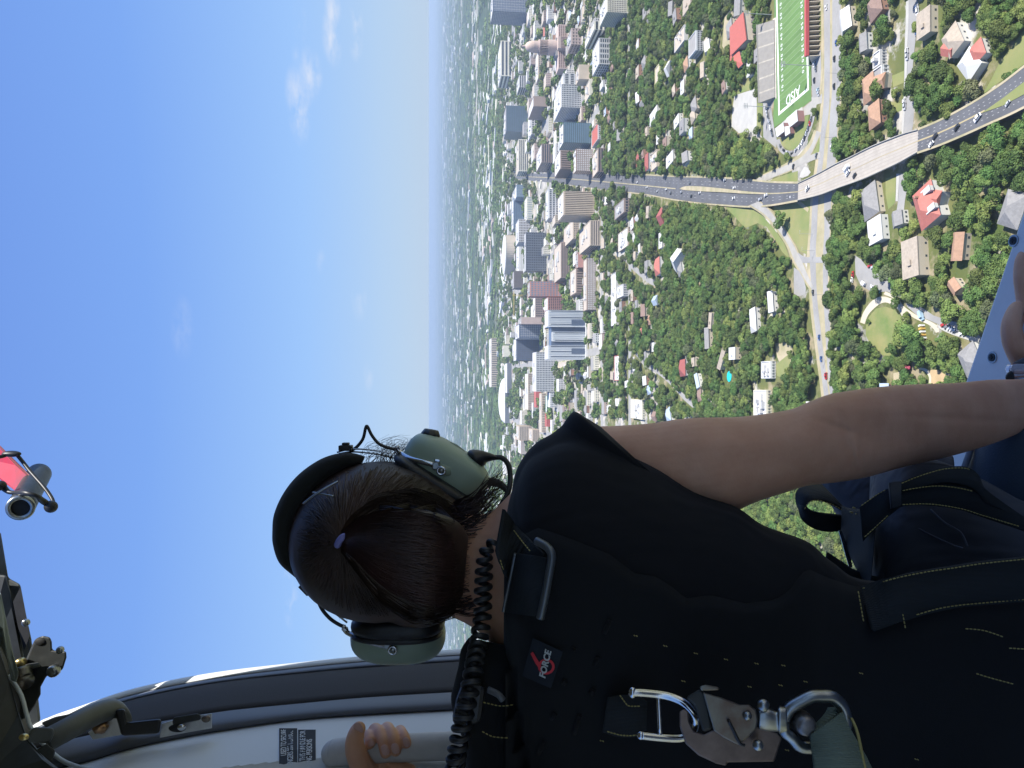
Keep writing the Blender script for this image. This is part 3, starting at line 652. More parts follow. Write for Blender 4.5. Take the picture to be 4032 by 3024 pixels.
# drum-shaped arena
def arena():
    p = g(*zD(955, 642)); k = 1.0; r = abs(g(*zD(955, 470)).x - g(*zD(955, 815)).x) / 2; D = p.y + r
    d = FW * 2900 - UPW * (zD(872, 0)[0] - 2016); h = H + p.y / d.y * d.z
    t_ = thing('round_arena', 'drum-shaped tan arena with a flat white roof', 'arena', (p.x, D, 0))
    MB().cyl((0, 0), r, 0, h, 72).build('wall', mat('arena_tan', (.50, .44, .36), .85, var=.08, vscale=.1), t_)
    MB().cyl((0, 0), r * 1.012, h, h + 2, 72).build('rim', cm('white'), t_); MB().cyl((0, 0), r * .95, h + 2.01, h + 2.6, 72).build('roof', m_wroof, t_)
    for i in range(72):
        a = 2 * math.pi * i / 72; b = MB(); b.box(-.5, .5, -.6, .2, 0, h - .5, Matrix.Translation((r * math.cos(a), r * math.sin(a), 0)) @ Matrix.Rotation(a + math.pi / 2, 4, 'Z')); b.build('fin', mat('arena_tan', (.5, .44, .36)), t_)
    mark([(p.x - r, D - r - 5), (p.x + r, D - r - 5), (p.x + r, D + r), (p.x - r, D + r)])
arena()
# bubble-roofed stadium building far left
def bubble():
    p = g(*zG(900, 835)); t_ = thing('domed_practice_hall', 'long white domed practice hall on a dark base in the distance', 'sports hall', (p.x, p.y, 0))
    L = abs(g(*zG(900, 640)).x - g(*zG(900, 1030)).x); W_ = 70
    MB().box(-L / 2, L / 2, 0, W_, 0, 18).build('base', cm('slate'), t_)
    v = []; f = []; n = 24; q_ = 10
    for i in range(n + 1):
        for j in range(q_ + 1):
            u = -1 + 2 * i / n; w = -1 + 2 * j / q_; v.append((u * L / 2, W_ / 2 + w * W_ / 2, 18 + 22 * math.sqrt(max(0, 1 - u * u)) * (1 - w * w) + .1))
    for i in range(n):
        for j in range(q_): a = i * (q_ + 1) + j; f.append((a, a + q_ + 1, a + q_ + 2, a + 1))
    link('roof', mesh('roof', v, f, cm('white'), True), t_)
bubble()
# white tower with vertical fins and dark recesses
def fintower():
    X1, Y0 = zD(1570, 1155); _, Y1 = zD(1570, 1582); p = g(X1, (Y0 + Y1) / 2); D = p.y
    d = FW * 2900 - UPW * (zD(1250, 0)[0] - 2016); h = H + D / d.y * d.z
    wid = abs(g(X1, Y0).x - g(X1, Y1).x); s = wid / 427
    t_ = thing('white_finned_tower', 'broad white tower with vertical fins and dark recessed strips', 'office tower', (p.x, D, 0))
    xx = lambda y: (1368.5 - y) * s
    dk = cm('blue'); wt = mat('silver_white_cladding', (.62, .64, .65), .5)
    MB().box(xx(1575), xx(1160), 1.5, 34, 0, h - 3).build('core', dk, t_)
    for (a, b_, hh, y_) in ((1158, 1300, h + 4, -2), (1345, 1425, h - 4, 0), (1465, 1582, h + 4, -2)):
        MB().box(xx(b_), xx(a), y_, 36, 0, hh).build('wing', wt, t_)
        MB().box(xx(b_) + .8, xx(a) - .8, y_ + 1, 35, hh, hh + .6).build('roof', m_wroof, t_)
        n_ = int((b_ - a) / 14)
        for i in range(n_ + 1):
            x = xx(b_) + (xx(a) - xx(b_)) * i / n_; MB().box(x - .35, x + .35, y_ - 1.0, y_, 1, hh - 1).build('fin', wt, t_)
        for i in (1, n_ // 2, n_ - 1) if n_ > 6 else (0, n_ - 1):
            x = xx(b_) + (xx(a) - xx(b_)) * (i + .5) / n_; MB().box(x - .9, x + .9, y_ - .12, y_, 2, hh - 6).build('window_strip', dk, t_)
    for a, b_ in ((1240, 1285), (1490, 1535)):
        MB().box(xx(b_), xx(a), -3.3, -3.0, 4, h * .42).build('entrance_glass', dk, t_)
    MB().box(xx(1590), xx(1150), -8, -2.9, 0, 3.2).build('podium', cm('lgrey'), t_)
    mark([(p.x - wid / 2, D - 16), (p.x + wid / 2, D - 16), (p.x + wid / 2, D + 45), (p.x - wid / 2, D + 45)])
fintower()
# red-roofed field house behind the grandstand
def fieldhouse():
    t_ = thing('field_house', 'cream field house with a large bright red roof above the grandstand', 'building')
    B0 = g(*zB(1060, 342)); B1 = g(*zB(1050, 120)); D = (B0.y + B1.y) / 2
    d = FW * 2900 - UPW * (zB(970, 0)[0] - 2016); h = H + D / d.y * d.z
    R1 = g(*zB(825, 245), h + 1); R0 = g(*zB(830, 480), h + 1); F0 = g(*zB(972, 345), h); F1 = g(*zB(945, 115), h)
    F0.z = F1.z = h
    b = MB(); k = 0
    for z in (0, h):
        for p in (F0, F1, R1, R0): b.v.append((p.x, p.y, z))
    b.f += [(0, 1, 5, 4), (1, 2, 6, 5), (2, 3, 7, 6), (3, 0, 4, 7), (4, 5, 6, 7)]; b.build('wall', m_cream, t_)
    c = (F0 + F1 + R1 + R0) / 4; b = MB()
    for z, s in ((h, 1.05), (h + .8, 1.05)):
        for p in (F0, F1, R1, R0): b.v.append((c.x + (p.x - c.x) * s, c.y + (p.y - c.y) * s, z))
    b.f += [(0, 1, 5, 4), (1, 2, 6, 5), (2, 3, 7, 6), (3, 0, 4, 7), (4, 5, 6, 7)]; b.build('roof', m_red, t_)
    for k in range(5):
        p = F0.lerp(F1, .12 + .19 * k); MB().box(p.x - 1.2, p.x + 1.2, min(F0.y, F1.y) - .6, p.y, 0, 3).build('door', m_dark, t_)
    t2 = thing('annex', 'small annex with bright red gabled roof beside the field house', 'building')
    P = px(zB, [(905, 440), (935, 555), (900, 590), (865, 530), (830, 530), (832, 490)], h * .8)
    b = MB().poly(P); b.poly([(p.x, p.y, 0) for p in P]); n = len(P)
    for i in range(n): j = (i + 1) % n; b.f.append((i, j, n + j, n + i))
    b.build('wall', m_cream, t2)
    cc = sum(P, Vector()) / n; b = MB(); b.v += [(cc.x, cc.y, h * .8 + 2)] + [(cc.x + (p.x - cc.x) * 1.08, cc.y + (p.y - cc.y) * 1.08, h * .8 + .05) for p in P]
    for i in range(n): b.f.append((0, 1 + i, 1 + (i + 1) % n))
    b.build('roof', m_red, t2)
    mark([F0, F1, R1, R0], 1, 8)
    t3 = thing('storage_shed', 'white-walled flat shed between the annex and the grandstand', 'shed', tuple(g(*zB(1040, 560))))
    MB().box(-10, 10, 0, 7, 0, 4).build('wall', cm('white'), t3); MB().box(-10.4, 10.4, -.4, 7.4, 4, 4.4).build('roof', m_wroof, t3)
fieldhouse()
# white-roofed end zone buildings (three)
m_dwall = mat('maroon_wall', (.26, .14, .13), .8)
def slab(label, Z, pts, h, wallm, roofm, cat='building', name='end_zone_building'):
    P = px(Z, pts, h); n = len(P); t_ = thing(name, label, cat)
    b = MB().poly([(p.x, p.y, h) for p in P]); b.poly([(p.x, p.y, 0) for p in P])
    for i in range(n): j = (i + 1) % n; b.f.append((i, n + i, n + j, j))
    b.build('wall', wallm, t_); c = sum(P, Vector()) / n
    b = MB()
    for z in (h + .02, h + .5):
        for p in P: b.v.append((c.x + (p.x - c.x) * 1.04, c.y + (p.y - c.y) * 1.04, z))
    b.f.append(tuple(range(n, 2 * n))); b.f.append(tuple(range(n - 1, -1, -1)))
    for i in range(n): j = (i + 1) % n; b.f.append((i, j, n + j, n + i))
    b.build('roof', roofm, t_); mark([(p.x, p.y) for p in P], 1, 5)
    return t_
slab('white-roofed hall with a maroon gable end behind the near goal line', zL, [(300, 955), (415, 858), (428, 985), (338, 1055)], 6, m_dwall, m_wroof)
slab('long white-roofed locker building at the corner of the field', zL, [(165, 1075), (255, 1005), (268, 1110), (185, 1175)], 5, m_dwall, m_wroof)
slab('small white-roofed kiosk in front of the locker building', zL, [(270, 1055), (330, 1045), (338, 1130), (285, 1165)], 4, m_dwall, m_wroof)
sheet('walkway', zL, [(240, 1005), (410, 850), (430, 850), (480, 815), (490, 870), (300, 1060), (200, 1180), (165, 1120)], m_grav, z=.2)
# tower crane
def crane():
    p = g(*zD(1062, 1026)); D = p.y; d = FW * 2900 - UPW * (zD(912, 0)[0] - 2016); h = H + D / d.y * d.z
    my = mat('crane_yellow', (.55, .40, .10), .6); t_ = thing('tower_crane', 'yellow tower crane standing between downtown blocks', 'crane', (p.x, D, 0))
    b = MB()
    for i in range(int(h / 5)):
        for sx in (-1.6, 1.6):
            for sy in (-1.6, 1.6): b.box(sx - .3, sx + .3, sy - .3, sy + .3, i * 5, i * 5 + 5)
        b.box(-1.9, 1.9, -1.9, -1.3, i * 5, i * 5 + .5); b.box(-1.9, 1.9, 1.3, 1.9, i * 5, i * 5 + .5)
    b.build('mast', my, t_)
    hj = h * .82
    b = MB(); b.box(-68, 18, -1, 1, hj, hj + .7); b.box(-66, 12, -.5, .5, hj + 2.4, hj + 2.9)
    for i in range(26): b.box(-66 + i * 3.1, -65.4 + i * 3.1, -.4, .4, hj + .7, hj + 2.4)
    b.build('jib', my, t_); MB().box(10, 18, -1.6, 1.6, hj - 3.5, hj - .01).build('counterweight', cm('grey'), t_)
crane()
# ------------------------------------------------------------------ houses
ROOFS = {'red': mat('roof_red', (.42, .14, .11), .75, var=.15, vscale=.5), 'orange': mat('roof_orange_tile', (.38, .23, .15), .85, var=.2, vscale=.6), 'grey': mat('roof_grey_shingle', (.25, .245, .24), .9, var=.2, vscale=.6),
         'brown': mat('roof_brown_shingle', (.25, .17, .14), .9, var=.2, vscale=.6), 'white': mat('roof_white_metal', (.52, .52, .50), .6), 'tan': mat('roof_tan_shingle', (.40, .34, .27), .9, var=.2, vscale=.5),
         'dred': mat('roof_dark_red', (.28, .08, .07), .8), 'blue': mat('roof_blue_grey', (.33, .40, .48), .7)}
WALLS = [mat('wall_white', (.6, .59, .55), .85), mat('wall_cream', (.50, .44, .34), .85), mat('wall_brick', (.30, .17, .12), .9)]
hcache = {}
def hmesh(w, d, h, roof, wall, kind):
    key = (w, d, h, roof, wall, kind)
    if key in hcache: return hcache[key]
    a = MB().box(-w / 2, w / 2, -d / 2, d / 2, 0, h)
    r = MB(); o = .6; rh = d * .28
    if kind == 'gable':
        r.v += [(-w / 2 - o, -d / 2 - o, h), (w / 2 + o, -d / 2 - o, h), (w / 2 + o, d / 2 + o, h), (-w / 2 - o, d / 2 + o, h), (-w / 2 - o, 0, h + rh), (w / 2 + o, 0, h + rh)]
        r.f += [(0, 1, 5, 4), (2, 3, 4, 5), (1, 2, 5), (3, 0, 4), (3, 2, 1, 0)]
    elif kind == 'hip':
        r.v += [(-w / 2 - o, -d / 2 - o, h), (w / 2 + o, -d / 2 - o, h), (w / 2 + o, d / 2 + o, h), (-w / 2 - o, d / 2 + o, h), (-w / 2 + d / 2, 0, h + rh), (w / 2 - d / 2, 0, h + rh)]
        r.f += [(0, 1, 5, 4), (2, 3, 4, 5), (1, 2, 5), (3, 0, 4), (3, 2, 1, 0)]
    else:
        r.box(-w / 2 - .2, w / 2 + .2, -d / 2 - .2, d / 2 + .2, h, h + .5); r.box(-w * .2, -w * .05, -d * .1, d * .1, h + .5, h + 1.6)
    wn_ = MB()
    for s in (-1, 1):
        for k in range(3):
            x = (-.33 + .33 * k) * w; wn_.box(x - .7, x + .7, s * d / 2 - .04, s * d / 2 + .04, 1.0, 2.3)
    hcache[key] = (mesh('wall', a.v, a.f, WALLS[wall]), mesh('roof', r.v, r.f, ROOFS[roof]), mesh('windows', wn_.v, wn_.f, m_glassd))
    return hcache[key]
def house(x, y, w, d, h, roof, wall, kind, rz, label, group=None, dormers=0, chimney=False):
    ms = hmesh(w, d, h, roof, wall, kind)
    t_ = thing('house', label, 'house', (x, y, 0), rz, group)
    link('wall', ms[0], t_)
    r = link('roof', ms[1], t_)
    q = link('windows', ms[2], t_); q['kind'] = 'stuff'
    if chimney: MB().box(w * .2, w * .2 + 1.2, -.6, .6, h, h + d * .28 + 1.4).build('chimney', WALLS[2], t_)
    for k in range(dormers):
        xx = (-.25 + .5 * k) * w
        MB().box(xx - 1.6, xx + 1.6, -d / 2 - .9, -d * .12, h + .2, h + 2.6).build('dormer', WALLS[0], t_)
        MB().box(xx - 1.9, xx + 1.9, -d / 2 - 1.1, -d * .10, h + 2.61, h + 2.9).build('dormer_roof', ROOFS['white'], t_)
    c, s = math.cos(rz), math.sin(rz)
    mark([(x + a * c - b * s, y + a * s + b * c) for a, b in ((-w / 2 - 3.5, -d / 2 - 7), (w / 2 + 3.5, -d / 2 - 7), (w / 2 + 3.5, d / 2 + 1), (-w / 2 - 3.5, d / 2 + 1))])
    return t_
def hp(Z, x, y, w, d, roof, wall, kind, rz, label, h=5, **k):
    p = g(*Z(x, y), h * .8); house(p.x, p.y, w, d, h, roof, wall, kind, R(rz), label, **k)
hp(zF, 780, 200, 24, 17, 'red', 0, 'hip', 20, 'big house with bright red hipped roof and white dormers among trees', h=7, dormers=2, chimney=True)
hp(zF, 830, 150, 12, 9, 'red', 0, 'gable', 70, 'red-roofed side wing standing against the big red-roofed house', h=6)
hp(zF, 365, 170, 22, 16, 'grey', 1, 'hip', 12, 'grey-roofed house beside the viaduct foot')
hp(zF, 405, 380, 17, 15, 'white', 0, 'flat', 8, 'white flat-roofed house right of the grey flat-roofed hall', h=5)
hp(zF, 565, 300, 9, 9, 'grey', 0, 'gable', 10, 'small pale cottage roof below the white flat-roofed house')
hp(zF, 665, 585, 24, 15, 'tan', 1, 'flat', 4, 'wide tan flat-roofed building beside the near street', h=7)
hp(zF, 1005, 500, 15, 8, 'orange', 1, 'gable', -8, 'long orange tiled roof deep among the near trees')
hp(zF, 1405, 230, 17, 14, 'grey', 0, 'hip', -25, 'grey-roofed house with white walls next to the door sill')
hp(zF, 1095, 1320, 15, 13, 'grey', 0, 'hip', 30, 'grey-roofed house by the sill, left of the near street')
hp(zF, 980, 790, 8, 6, 'orange', 1, 'gable', 40, 'small orange roof peeking out of the near trees')
hp(zC, 330, 60, 15, 13, 'brown', 2, 'hip', 15, 'dark brown hipped roof behind trees near the upper right edge')
hp(zC, 228, 380, 12, 8, 'grey', 0, 'gable', 5, 'small grey metal shed roof among trees')
hp(zC, 275, 770, 18, 12, 'orange', 1, 'hip', 5, 'orange tiled house half hidden by a round tree')
hp(zC, 370, 715, 12, 9, 'orange', 1, 'gable', 80, 'orange tiled wing next to the green front lawn')
hp(zC, 325, 1000, 16, 12, 'orange', 2, 'hip', 6, 'orange roofed house with a planted terrace, nearest the viaduct')
hp(zC, 1010, 350, 15, 12, 'tan', 0, 'hip', 25, 'tan-roofed house with white walls between the two streets')
hp(zC, 975, 430, 9, 7, 'red', 0, 'gable', 60, 'low red roof beside the tan-roofed house')
hp(zC, 1155, 560, 15, 11, 'white', 0, 'hip', 35, 'white conservatory-like house with faceted roof')
hp(zC, 1225, 450, 10, 9, 'red', 0, 'hip', 20, 'dark red roof behind the white faceted house')
hp(zC, 760, 200, 16, 12, 'tan', 1, 'flat', 0, 'sand-coloured building with a rounded front by the near street')
hp(zE, 425, 772, 22, 17, 'red', 0, 'hip', 4, 'bright red roof in the middle of the residential trees', h=6)
hp(zE, 470, 335, 17, 22, 'dred', 1, 'gable', 84, 'dark red roof near the expressway edge', h=6)
hp(zE, 600, 720, 12, 26, 'white', 0, 'gable', 60, 'white cross-shaped roof among dense trees', h=7)
hp(zE, 620, 800, 14, 12, 'grey', 0, 'hip', 20, 'grey roof joined to the white cross-shaped roof')
hp(zE, 452, 545, 20, 14, 'white', 0, 'flat', 0, 'bright white flat roof above the wood')
hp(zE, 1258, 1240, 22, 11, 'white', 0, 'hip', 8, 'pale grey steep roof alone in dense wood')
hp(zE, 1410, 1085, 18, 9, 'white', 0, 'gable', 8, 'white roof near a small courtyard in the wood')
hp(zE, 855, 1400, 22, 10, 'grey', 1, 'gable', 5, 'long dark grey roof in the wood')
hp(zE, 885, 1245, 17, 8, 'tan', 1, 'flat', -10, 'cream narrow building above the long dark grey roof')
hp(zH, 645, 550, 19, 17, 'dred', 0, 'hip', 3, 'brick red hipped roof beside a tan yard', h=6)
hp(zH, 735, 500, 10, 9, 'tan', 1, 'flat', 5, 'small cream house beside the brick red roof')
hp(zH, 300, 225, 10, 12, 'red', 0, 'gable', 70, 'small pinkish red roof at the top of the residential trees')
hp(zH, 770, 670, 17, 8, 'blue', 0, 'gable', 30, 'pale blue roof right of the swimming pool')
hp(zH, 980, 470, 22, 8, 'tan', 1, 'gable', -35, 'slanting cream house beside a dark courtyard')
hp(zH, 350, 740, 12, 14, 'blue', 0, 'hip', 10, 'pale blue roof above the square building')
hp(zH, 75, 850, 12, 26, 'white', 0, 'flat', 0, 'narrow white roof among trees left of the gabled hall')
hp(zH, 155, 690, 10, 20, 'white', 0, 'flat', 5, 'slim white roof in front of the gabled hall')
hp(zH, 520, 960, 17, 14, 'blue', 0, 'hip', 20, 'pale grey-blue roof just above the raised arm')
hp(zH, 790, 790, 12, 10, 'brown', 1, 'hip', 10, 'brown roof between the pool and the arm')
hp(zB, 300, 600, 8, 18, 'white', 0, 'gable', 80, 'steep white gable next to the yellow-roofed building')
hp(zB, 450, 560, 14, 12, 'orange', 0, 'hip', 10, 'peach-coloured roof among dark trees right of centre')
hp(zB, 370, 1060, 12, 18, 'white', 0, 'flat', 10, 'bright white building on the edge of the wood')
hp(zB, 520, 920, 16, 14, 'grey', 1, 'hip', 15, 'grey roof next to a pale yard')
hp(zB, 510, 1010, 14, 12, 'tan', 1, 'hip', 15, 'pale tan roof below the grey roof and pale yard')
hp(zB, 170, 1010, 16, 34, 'white', 0, 'flat', 4, 'long pale grey roof left of the yellow-roofed building')
hp(zB, 110, 1410, 22, 12, 'dred', 0, 'hip', 0, 'dark red awning roof above the tan flat building')
hp(zB, 30, 1410, 22, 9, 'dred', 0, 'hip', 0, 'narrow dark red roof farther up beside the awning roof')
hp(zB, 310, 1390, 14, 26, 'white', 0, 'flat', 6, 'bright white roof close to the expressway')
hp(zB, 460, 30, 18, 26, 'tan', 1, 'flat', 0, 'cream building at the top edge beside parked cars')
# swimming pool
pp = g(*zH(1045, 625)); tag(MB().cyl((0, 0), 5.5, .0, .5, 20).build('swimming_pool', mat('pool_water', (.02, .55, .60), .1), None, (pp.x, pp.y, 0)), 'small bright turquoise round swimming pool among trees', 'swimming pool'); mark([(pp.x - 9, pp.y - 13), (pp.x + 9, pp.y - 13), (pp.x + 9, pp.y + 8), (pp.x - 9, pp.y + 8)])
# near streets, paths, lawns
ribbon('street', zC, [((618, -40), (692, -40)), ((614, 200), (690, 200)), ((606, 400), (668, 400)), ((602, 600), (650, 600)), ((594, 850), (648, 850)), ((580, 1000), (660, 1000)), ((568, 1170), (640, 1170))], m_asph2, z=.12)
ribbon('pavement', zC, [((592, -40), (617, -40)), ((588, 200), (613, 200)), ((580, 400), (604, 400)), ((578, 600), (600, 600)), ((570, 850), (592, 850)), ((562, 1000), (579, 1000)), ((552, 1170), (567, 1170))], m_grav, z=.16)
ribbon('street', zF, [((572, -30), (640, -30)), ((566, 60), (630, 60)), ((560, 170), (610, 170)), ((540, 300), (600, 300))], m_asph2, z=.12)
ribbon('pavement', zF, [((548, -30), (571, -30)), ((546, 60), (565, 60)), ((543, 170), (559, 170))], m_grav, z=.16)
sheet('street', zF, [(246, 562), (290, 590), (330, 640), (420, 690), (490, 725), (560, 800), (620, 850), (700, 920), (760, 960), (820, 1000), (940, 1040), (1060, 1060), (1170, 1165), (1150, 1195), (1000, 1135), (860, 1065), (700, 1000), (630, 940), (600, 880), (480, 825), (385, 835), (290, 785), (252, 700)], m_asph2, z=.12)
m_warm = mat('pale_path', (.52, .47, .37), .9, var=.12, vscale=.1)
ribbon('path', zF, [((285, 1050), (318, 1062)), ((310, 975), (348, 990)), ((370, 895), (415, 925)), ((440, 862), (470, 905)), ((530, 885), (530, 930)), ((600, 945), (570, 970)), ((640, 1010), (600, 1030)), ((650, 1040), (615, 1060))], m_warm, z=.14)
ribbon('path', zF, [((470, 825), (455, 845)), ((560, 870), (540, 885)), ((600, 930), (580, 950)), ((700, 1000), (680, 1020)), ((800, 1045), (780, 1065)), ((850, 1080), (820, 1100)), ((860, 1120), (835, 1125))], m_warm, z=.15)
ribbon('path', zF, [((850, 1070), (845, 1085)), ((930, 1105), (920, 1125)), ((1040, 1140), (1030, 1165)), ((1160, 1170), (1145, 1200))], m_grav, z=.15)
ribbon('path', zF, [((660, 1325), (670, 1335)), ((700, 1365), (710, 1385)), ((770, 1390), (755, 1405)), ((800, 1440), (785, 1450)), ((800, 1500), (780, 1510))], m_warm, z=.15)
sheet('park_lawn', zF, [(330, 1060), (350, 1010), (400, 950), (470, 935), (540, 960), (585, 1010), (605, 1060), (565, 1120), (600, 1190), (620, 1250), (560, 1295), (450, 1290), (360, 1215), (325, 1140)], mat('park_grass', (.12, .175, .045), .95, col2=(.23, .22, .085), vscale=.06), z=.08)
sheet('dirt_patch', zF, [(775, 1395), (850, 1395), (905, 1430), (890, 1480), (800, 1500)], mat('dry_dirt', (.46, .34, .19), .95, var=.2, vscale=.2), z=.08)
sheet('dirt_patch', zF, [(525, 1420), (600, 1400), (620, 1450), (590, 1520), (530, 1510)], m_tan, z=.08)
sheet('front_lawn', zC, [(470, 660), (575, 615), (572, 720), (480, 760)], m_grass, z=.08)
sheet('front_lawn', zC, [(420, 880), (560, 900), (555, 960), (470, 1000)], m_grass, z=.08)
sheet('clearing', zF, [(470, 0), (545, 0), (540, 180), (490, 230), (470, 120)], m_grass, z=.07)
sheet('parking_lot', zE, [(1605, 780), (1650, 810), (1690, 880), (1712, 960), (1705, 1010), (1650, 1035), (1605, 1010)], m_asph2, z=.12)
sheet('yard', zE, [(1440, 1440), (1590, 1430), (1600, 1659), (1500, 1659), (1460, 1560)], m_tan, z=.1)
sheet('lawn', zH, [(1450, 520), (1560, 430), (1590, 560), (1580, 660), (1460, 620)], m_grass, z=.15)
ribbon('street', zE, [((80, 690), (110, 690)), ((180, 740), (190, 790)), ((290, 820), (280, 870)), ((370, 880), (360, 930)), ((450, 910), (440, 950))], m_asph2, z=.12)
ribbon('street', zH, [((150, 390), (170, 380)), ((230, 440), (250, 425)), ((300, 530), (330, 520)), ((400, 590), (420, 575)), ((480, 650), (510, 645)), ((570, 740), (600, 735)), ((650, 830), (690, 815)), ((740, 910), (780, 890))], m_asph2, z=.12)
ribbon('street', zE, [((0, 640), (30, 640)), ((60, 650), (80, 690)), ((150, 610), (160, 640)), ((200, 600), (210, 640))], m_grav, z=.12)
ribbon('path', zE, [((1380, 1260), (1400, 1270)), ((1400, 1190), (1420, 1215)), ((1470, 1160), (1480, 1180)), ((1560, 1155), (1565, 1180))], m_warm, z=.12)
# downtown cross streets
for xq in (2035, 2105, 2180, 2270, 2370, 2480):
    dq = g(xq, 700).y
    b = MB().box(-900, 900, dq - 8, dq + 8, .02, .09); o = b.build('cross_street', m_asph2); tag(o, kind='structure'); mark([(-900, dq - 12), (900, dq - 12), (900, dq + 9), (-900, dq + 9)])
for xw in (-720, -520, -330, -130, 60, 320, 500, 680, 860):
    b = MB().box(xw - 7, xw + 7, 1300, 3100, .02, .16); tag(b.build('cross_street', m_asph2), kind='structure'); mark([(xw - 8, 1300), (xw + 8, 1300), (xw + 8, 3100), (xw - 8, 3100)])

# random houses and low blocks between the trees
def inframe(x, y, z=0, mgn=30):
    d = Vector((x, y, z)) - CAM; w = d.dot(FW)
    if w <= 1: return None
    X = 2016 - 2900 * d.dot(UPW) / w; Y = 1512 - 2900 * d.dot(RTW) / w
    return (X, Y) if -mgn < X < 4032 + mgn and -mgn < Y < 3024 + mgn else None
def hidden(X, Y):     # behind the seated figure
    if 2850 < X < 3400 and 1850 < Y < 2300: return False
    if X < 1900 and Y > 2430: return False
    if Y > 1750 and X < 2300: return Y > 2500
    return (X > 2300 and Y > 1640) or (X > 2050 and Y > 1950)
def forest(X, Y):     # the dense wood between expressway and boulevard, and the near slope
    if 2600 < X < 3190 and 800 < Y < 1660: return True
    if 2740 < X < 3050 and 380 < Y < 640: return True
    return X > 3280
kinds = []
rr = random.Random(5)
n_h = 0; tries = 0
LBL = {'red': 'red', 'orange': 'orange tiled', 'grey': 'grey shingled', 'brown': 'brown shingled', 'white': 'white', 'tan': 'tan', 'dred': 'dark red', 'blue': 'blue-grey'}
while n_h < 165 and tries < 9000:
    tries += 1
    X = 2150 + 1100 * rr.random() ** 2.1 if rr.random() < .97 else rr.uniform(3250, 3900); Y = rr.uniform(0, 1750)
    if hidden(X, Y): continue
    if forest(X, Y) and rr.random() < .985: continue
    p = g(X, Y)
    far_ = p.y > 1250
    w = rr.uniform(12, 26 if far_ else 17); d = rr.uniform(9, 15)
    if not free(p.x, p.y, max(w, d) * .7): continue
    roof = rr.choices(['white', 'grey', 'tan', 'brown', 'orange', 'red', 'blue', 'dred'], [30, 26, 20, 9, 3, .7, 5, 1])[0]
    kind = rr.choice(['gable', 'hip', 'flat']) if roof != 'white' else rr.choice(['flat', 'flat', 'gable'])
    w = round(w / 4) * 4; d = round(d / 3) * 3; h = rr.choice([4, 6, 9]) if far_ else rr.choice([4, 5, 6])
    c_ = [('near the domed capitol', 2200, 200), ('below the cream hotel tower', 2450, 60), ('below the white gridded tower', 2350, 380), ('above the red-roofed field house', 2700, 120), ('by the yellow-roofed building', 2600, 280), ('near the dark red awnings', 2540, 600), ('below the tan ribbed tower', 2420, 800), ('by the white clinic', 2470, 930), ('below the long school building', 2450, 1150), ('beside the wood edge', 2650, 700), ('by the bright red roof', 2600, 1050), ('below the white-finned tower', 2380, 1400), ('near the gabled hall with red eaves', 2470, 1480), ('beside the brick red roof', 2700, 1450), ('by the swimming pool', 2880, 1480), ('near the curved drive', 3000, 1560), ('close to the sleeve tip', 2350, 1600), ('by the boulevard trees', 3200, 1300)]
    zone = min(c_, key=lambda q: (q[1] - X) ** 2 + (q[2] - Y) ** 2)[0]
    side = 'larger' if w > 20 else 'narrow' if w < 15 else 'mid-sized'
    house(p.x, p.y, w, d, h, roof, rr.randrange(3), kind, R(rr.choice([0, 0, 10, 12, 90, -8])), f'{side} {LBL[roof]} {kind}-roofed house {zone}', 'small houses scattered between the trees')
    n_h += 1
# generic downtown blocks filling in between the named ones
n_b = 0; tries = 0
while n_b < 230 and tries < 9000:
    tries += 1
    X = rr.uniform(2000, 2400); Y = rr.uniform(0, 1950)
    if 640 < Y < 760: continue
    p = g(X, Y)
    w = rr.uniform(18, 48); d = rr.uniform(15, 40); h = rr.choice([6, 8, 10, 14, 18])
    if not free(p.x, p.y, 9) or not free(p.x, p.y + d / 2, 9): continue
    if X > 2300: w *= .6; d *= .6; h = min(h, 10)
    c = rr.choice(['cream', 'white', 'tan', 'lgrey', 'pink', 'brown', 'grey', 'white', 'cream'])
    t_ = thing('low_building', f'low {dict(lgrey="light grey", pink="pinkish", brown="brown").get(c, c)} flat-roofed building ' + ('right of the expressway by the domed capitol' if Y < 250 else 'right of the expressway among dark glass blocks' if Y < 640 else 'left of the expressway by the tan ribbed tower' if Y < 950 else 'below the round arena' if Y < 1200 else 'round the white-finned tower' if Y < 1450 else 'left of the white-finned tower, towards the shoulder') + (', tall' if h > 12 else ', squat' if h < 8 else '') + (', broad' if w > 36 else ', slim' if w < 24 else ''), 'building', (p.x, p.y, 0), R(rr.choice([0, 0, 3])), 'low buildings filling downtown')
    MB().box(-w / 2, w / 2, 0, d, 0, h).build('wall', cm(c), t_)
    b = MB().box(-w / 2 + .5, w / 2 - .5, .5, d - .5, h, h + .4); b.build('roof', rr.choice([m_wroof, m_wroof, m_groof, m_troof]), t_)
    b = MB(); nc = int(w / 4)
    for i in range(nc):
        for j in range(int(h / 3.5)): b.box(-w / 2 + (i + .25) * w / nc, -w / 2 + (i + .75) * w / nc, -.1, 0, 1 + j * 3.5, 2.7 + j * 3.5)
    b.build('windows', m_glassd, t_)['kind'] = 'stuff'
    mark([(p.x - w / 2 - 3, p.y - 8), (p.x + w / 2 + 3, p.y - 8), (p.x + w / 2 + 3, p.y + d + 3), (p.x - w / 2 - 3, p.y + d + 3)]); n_b += 1

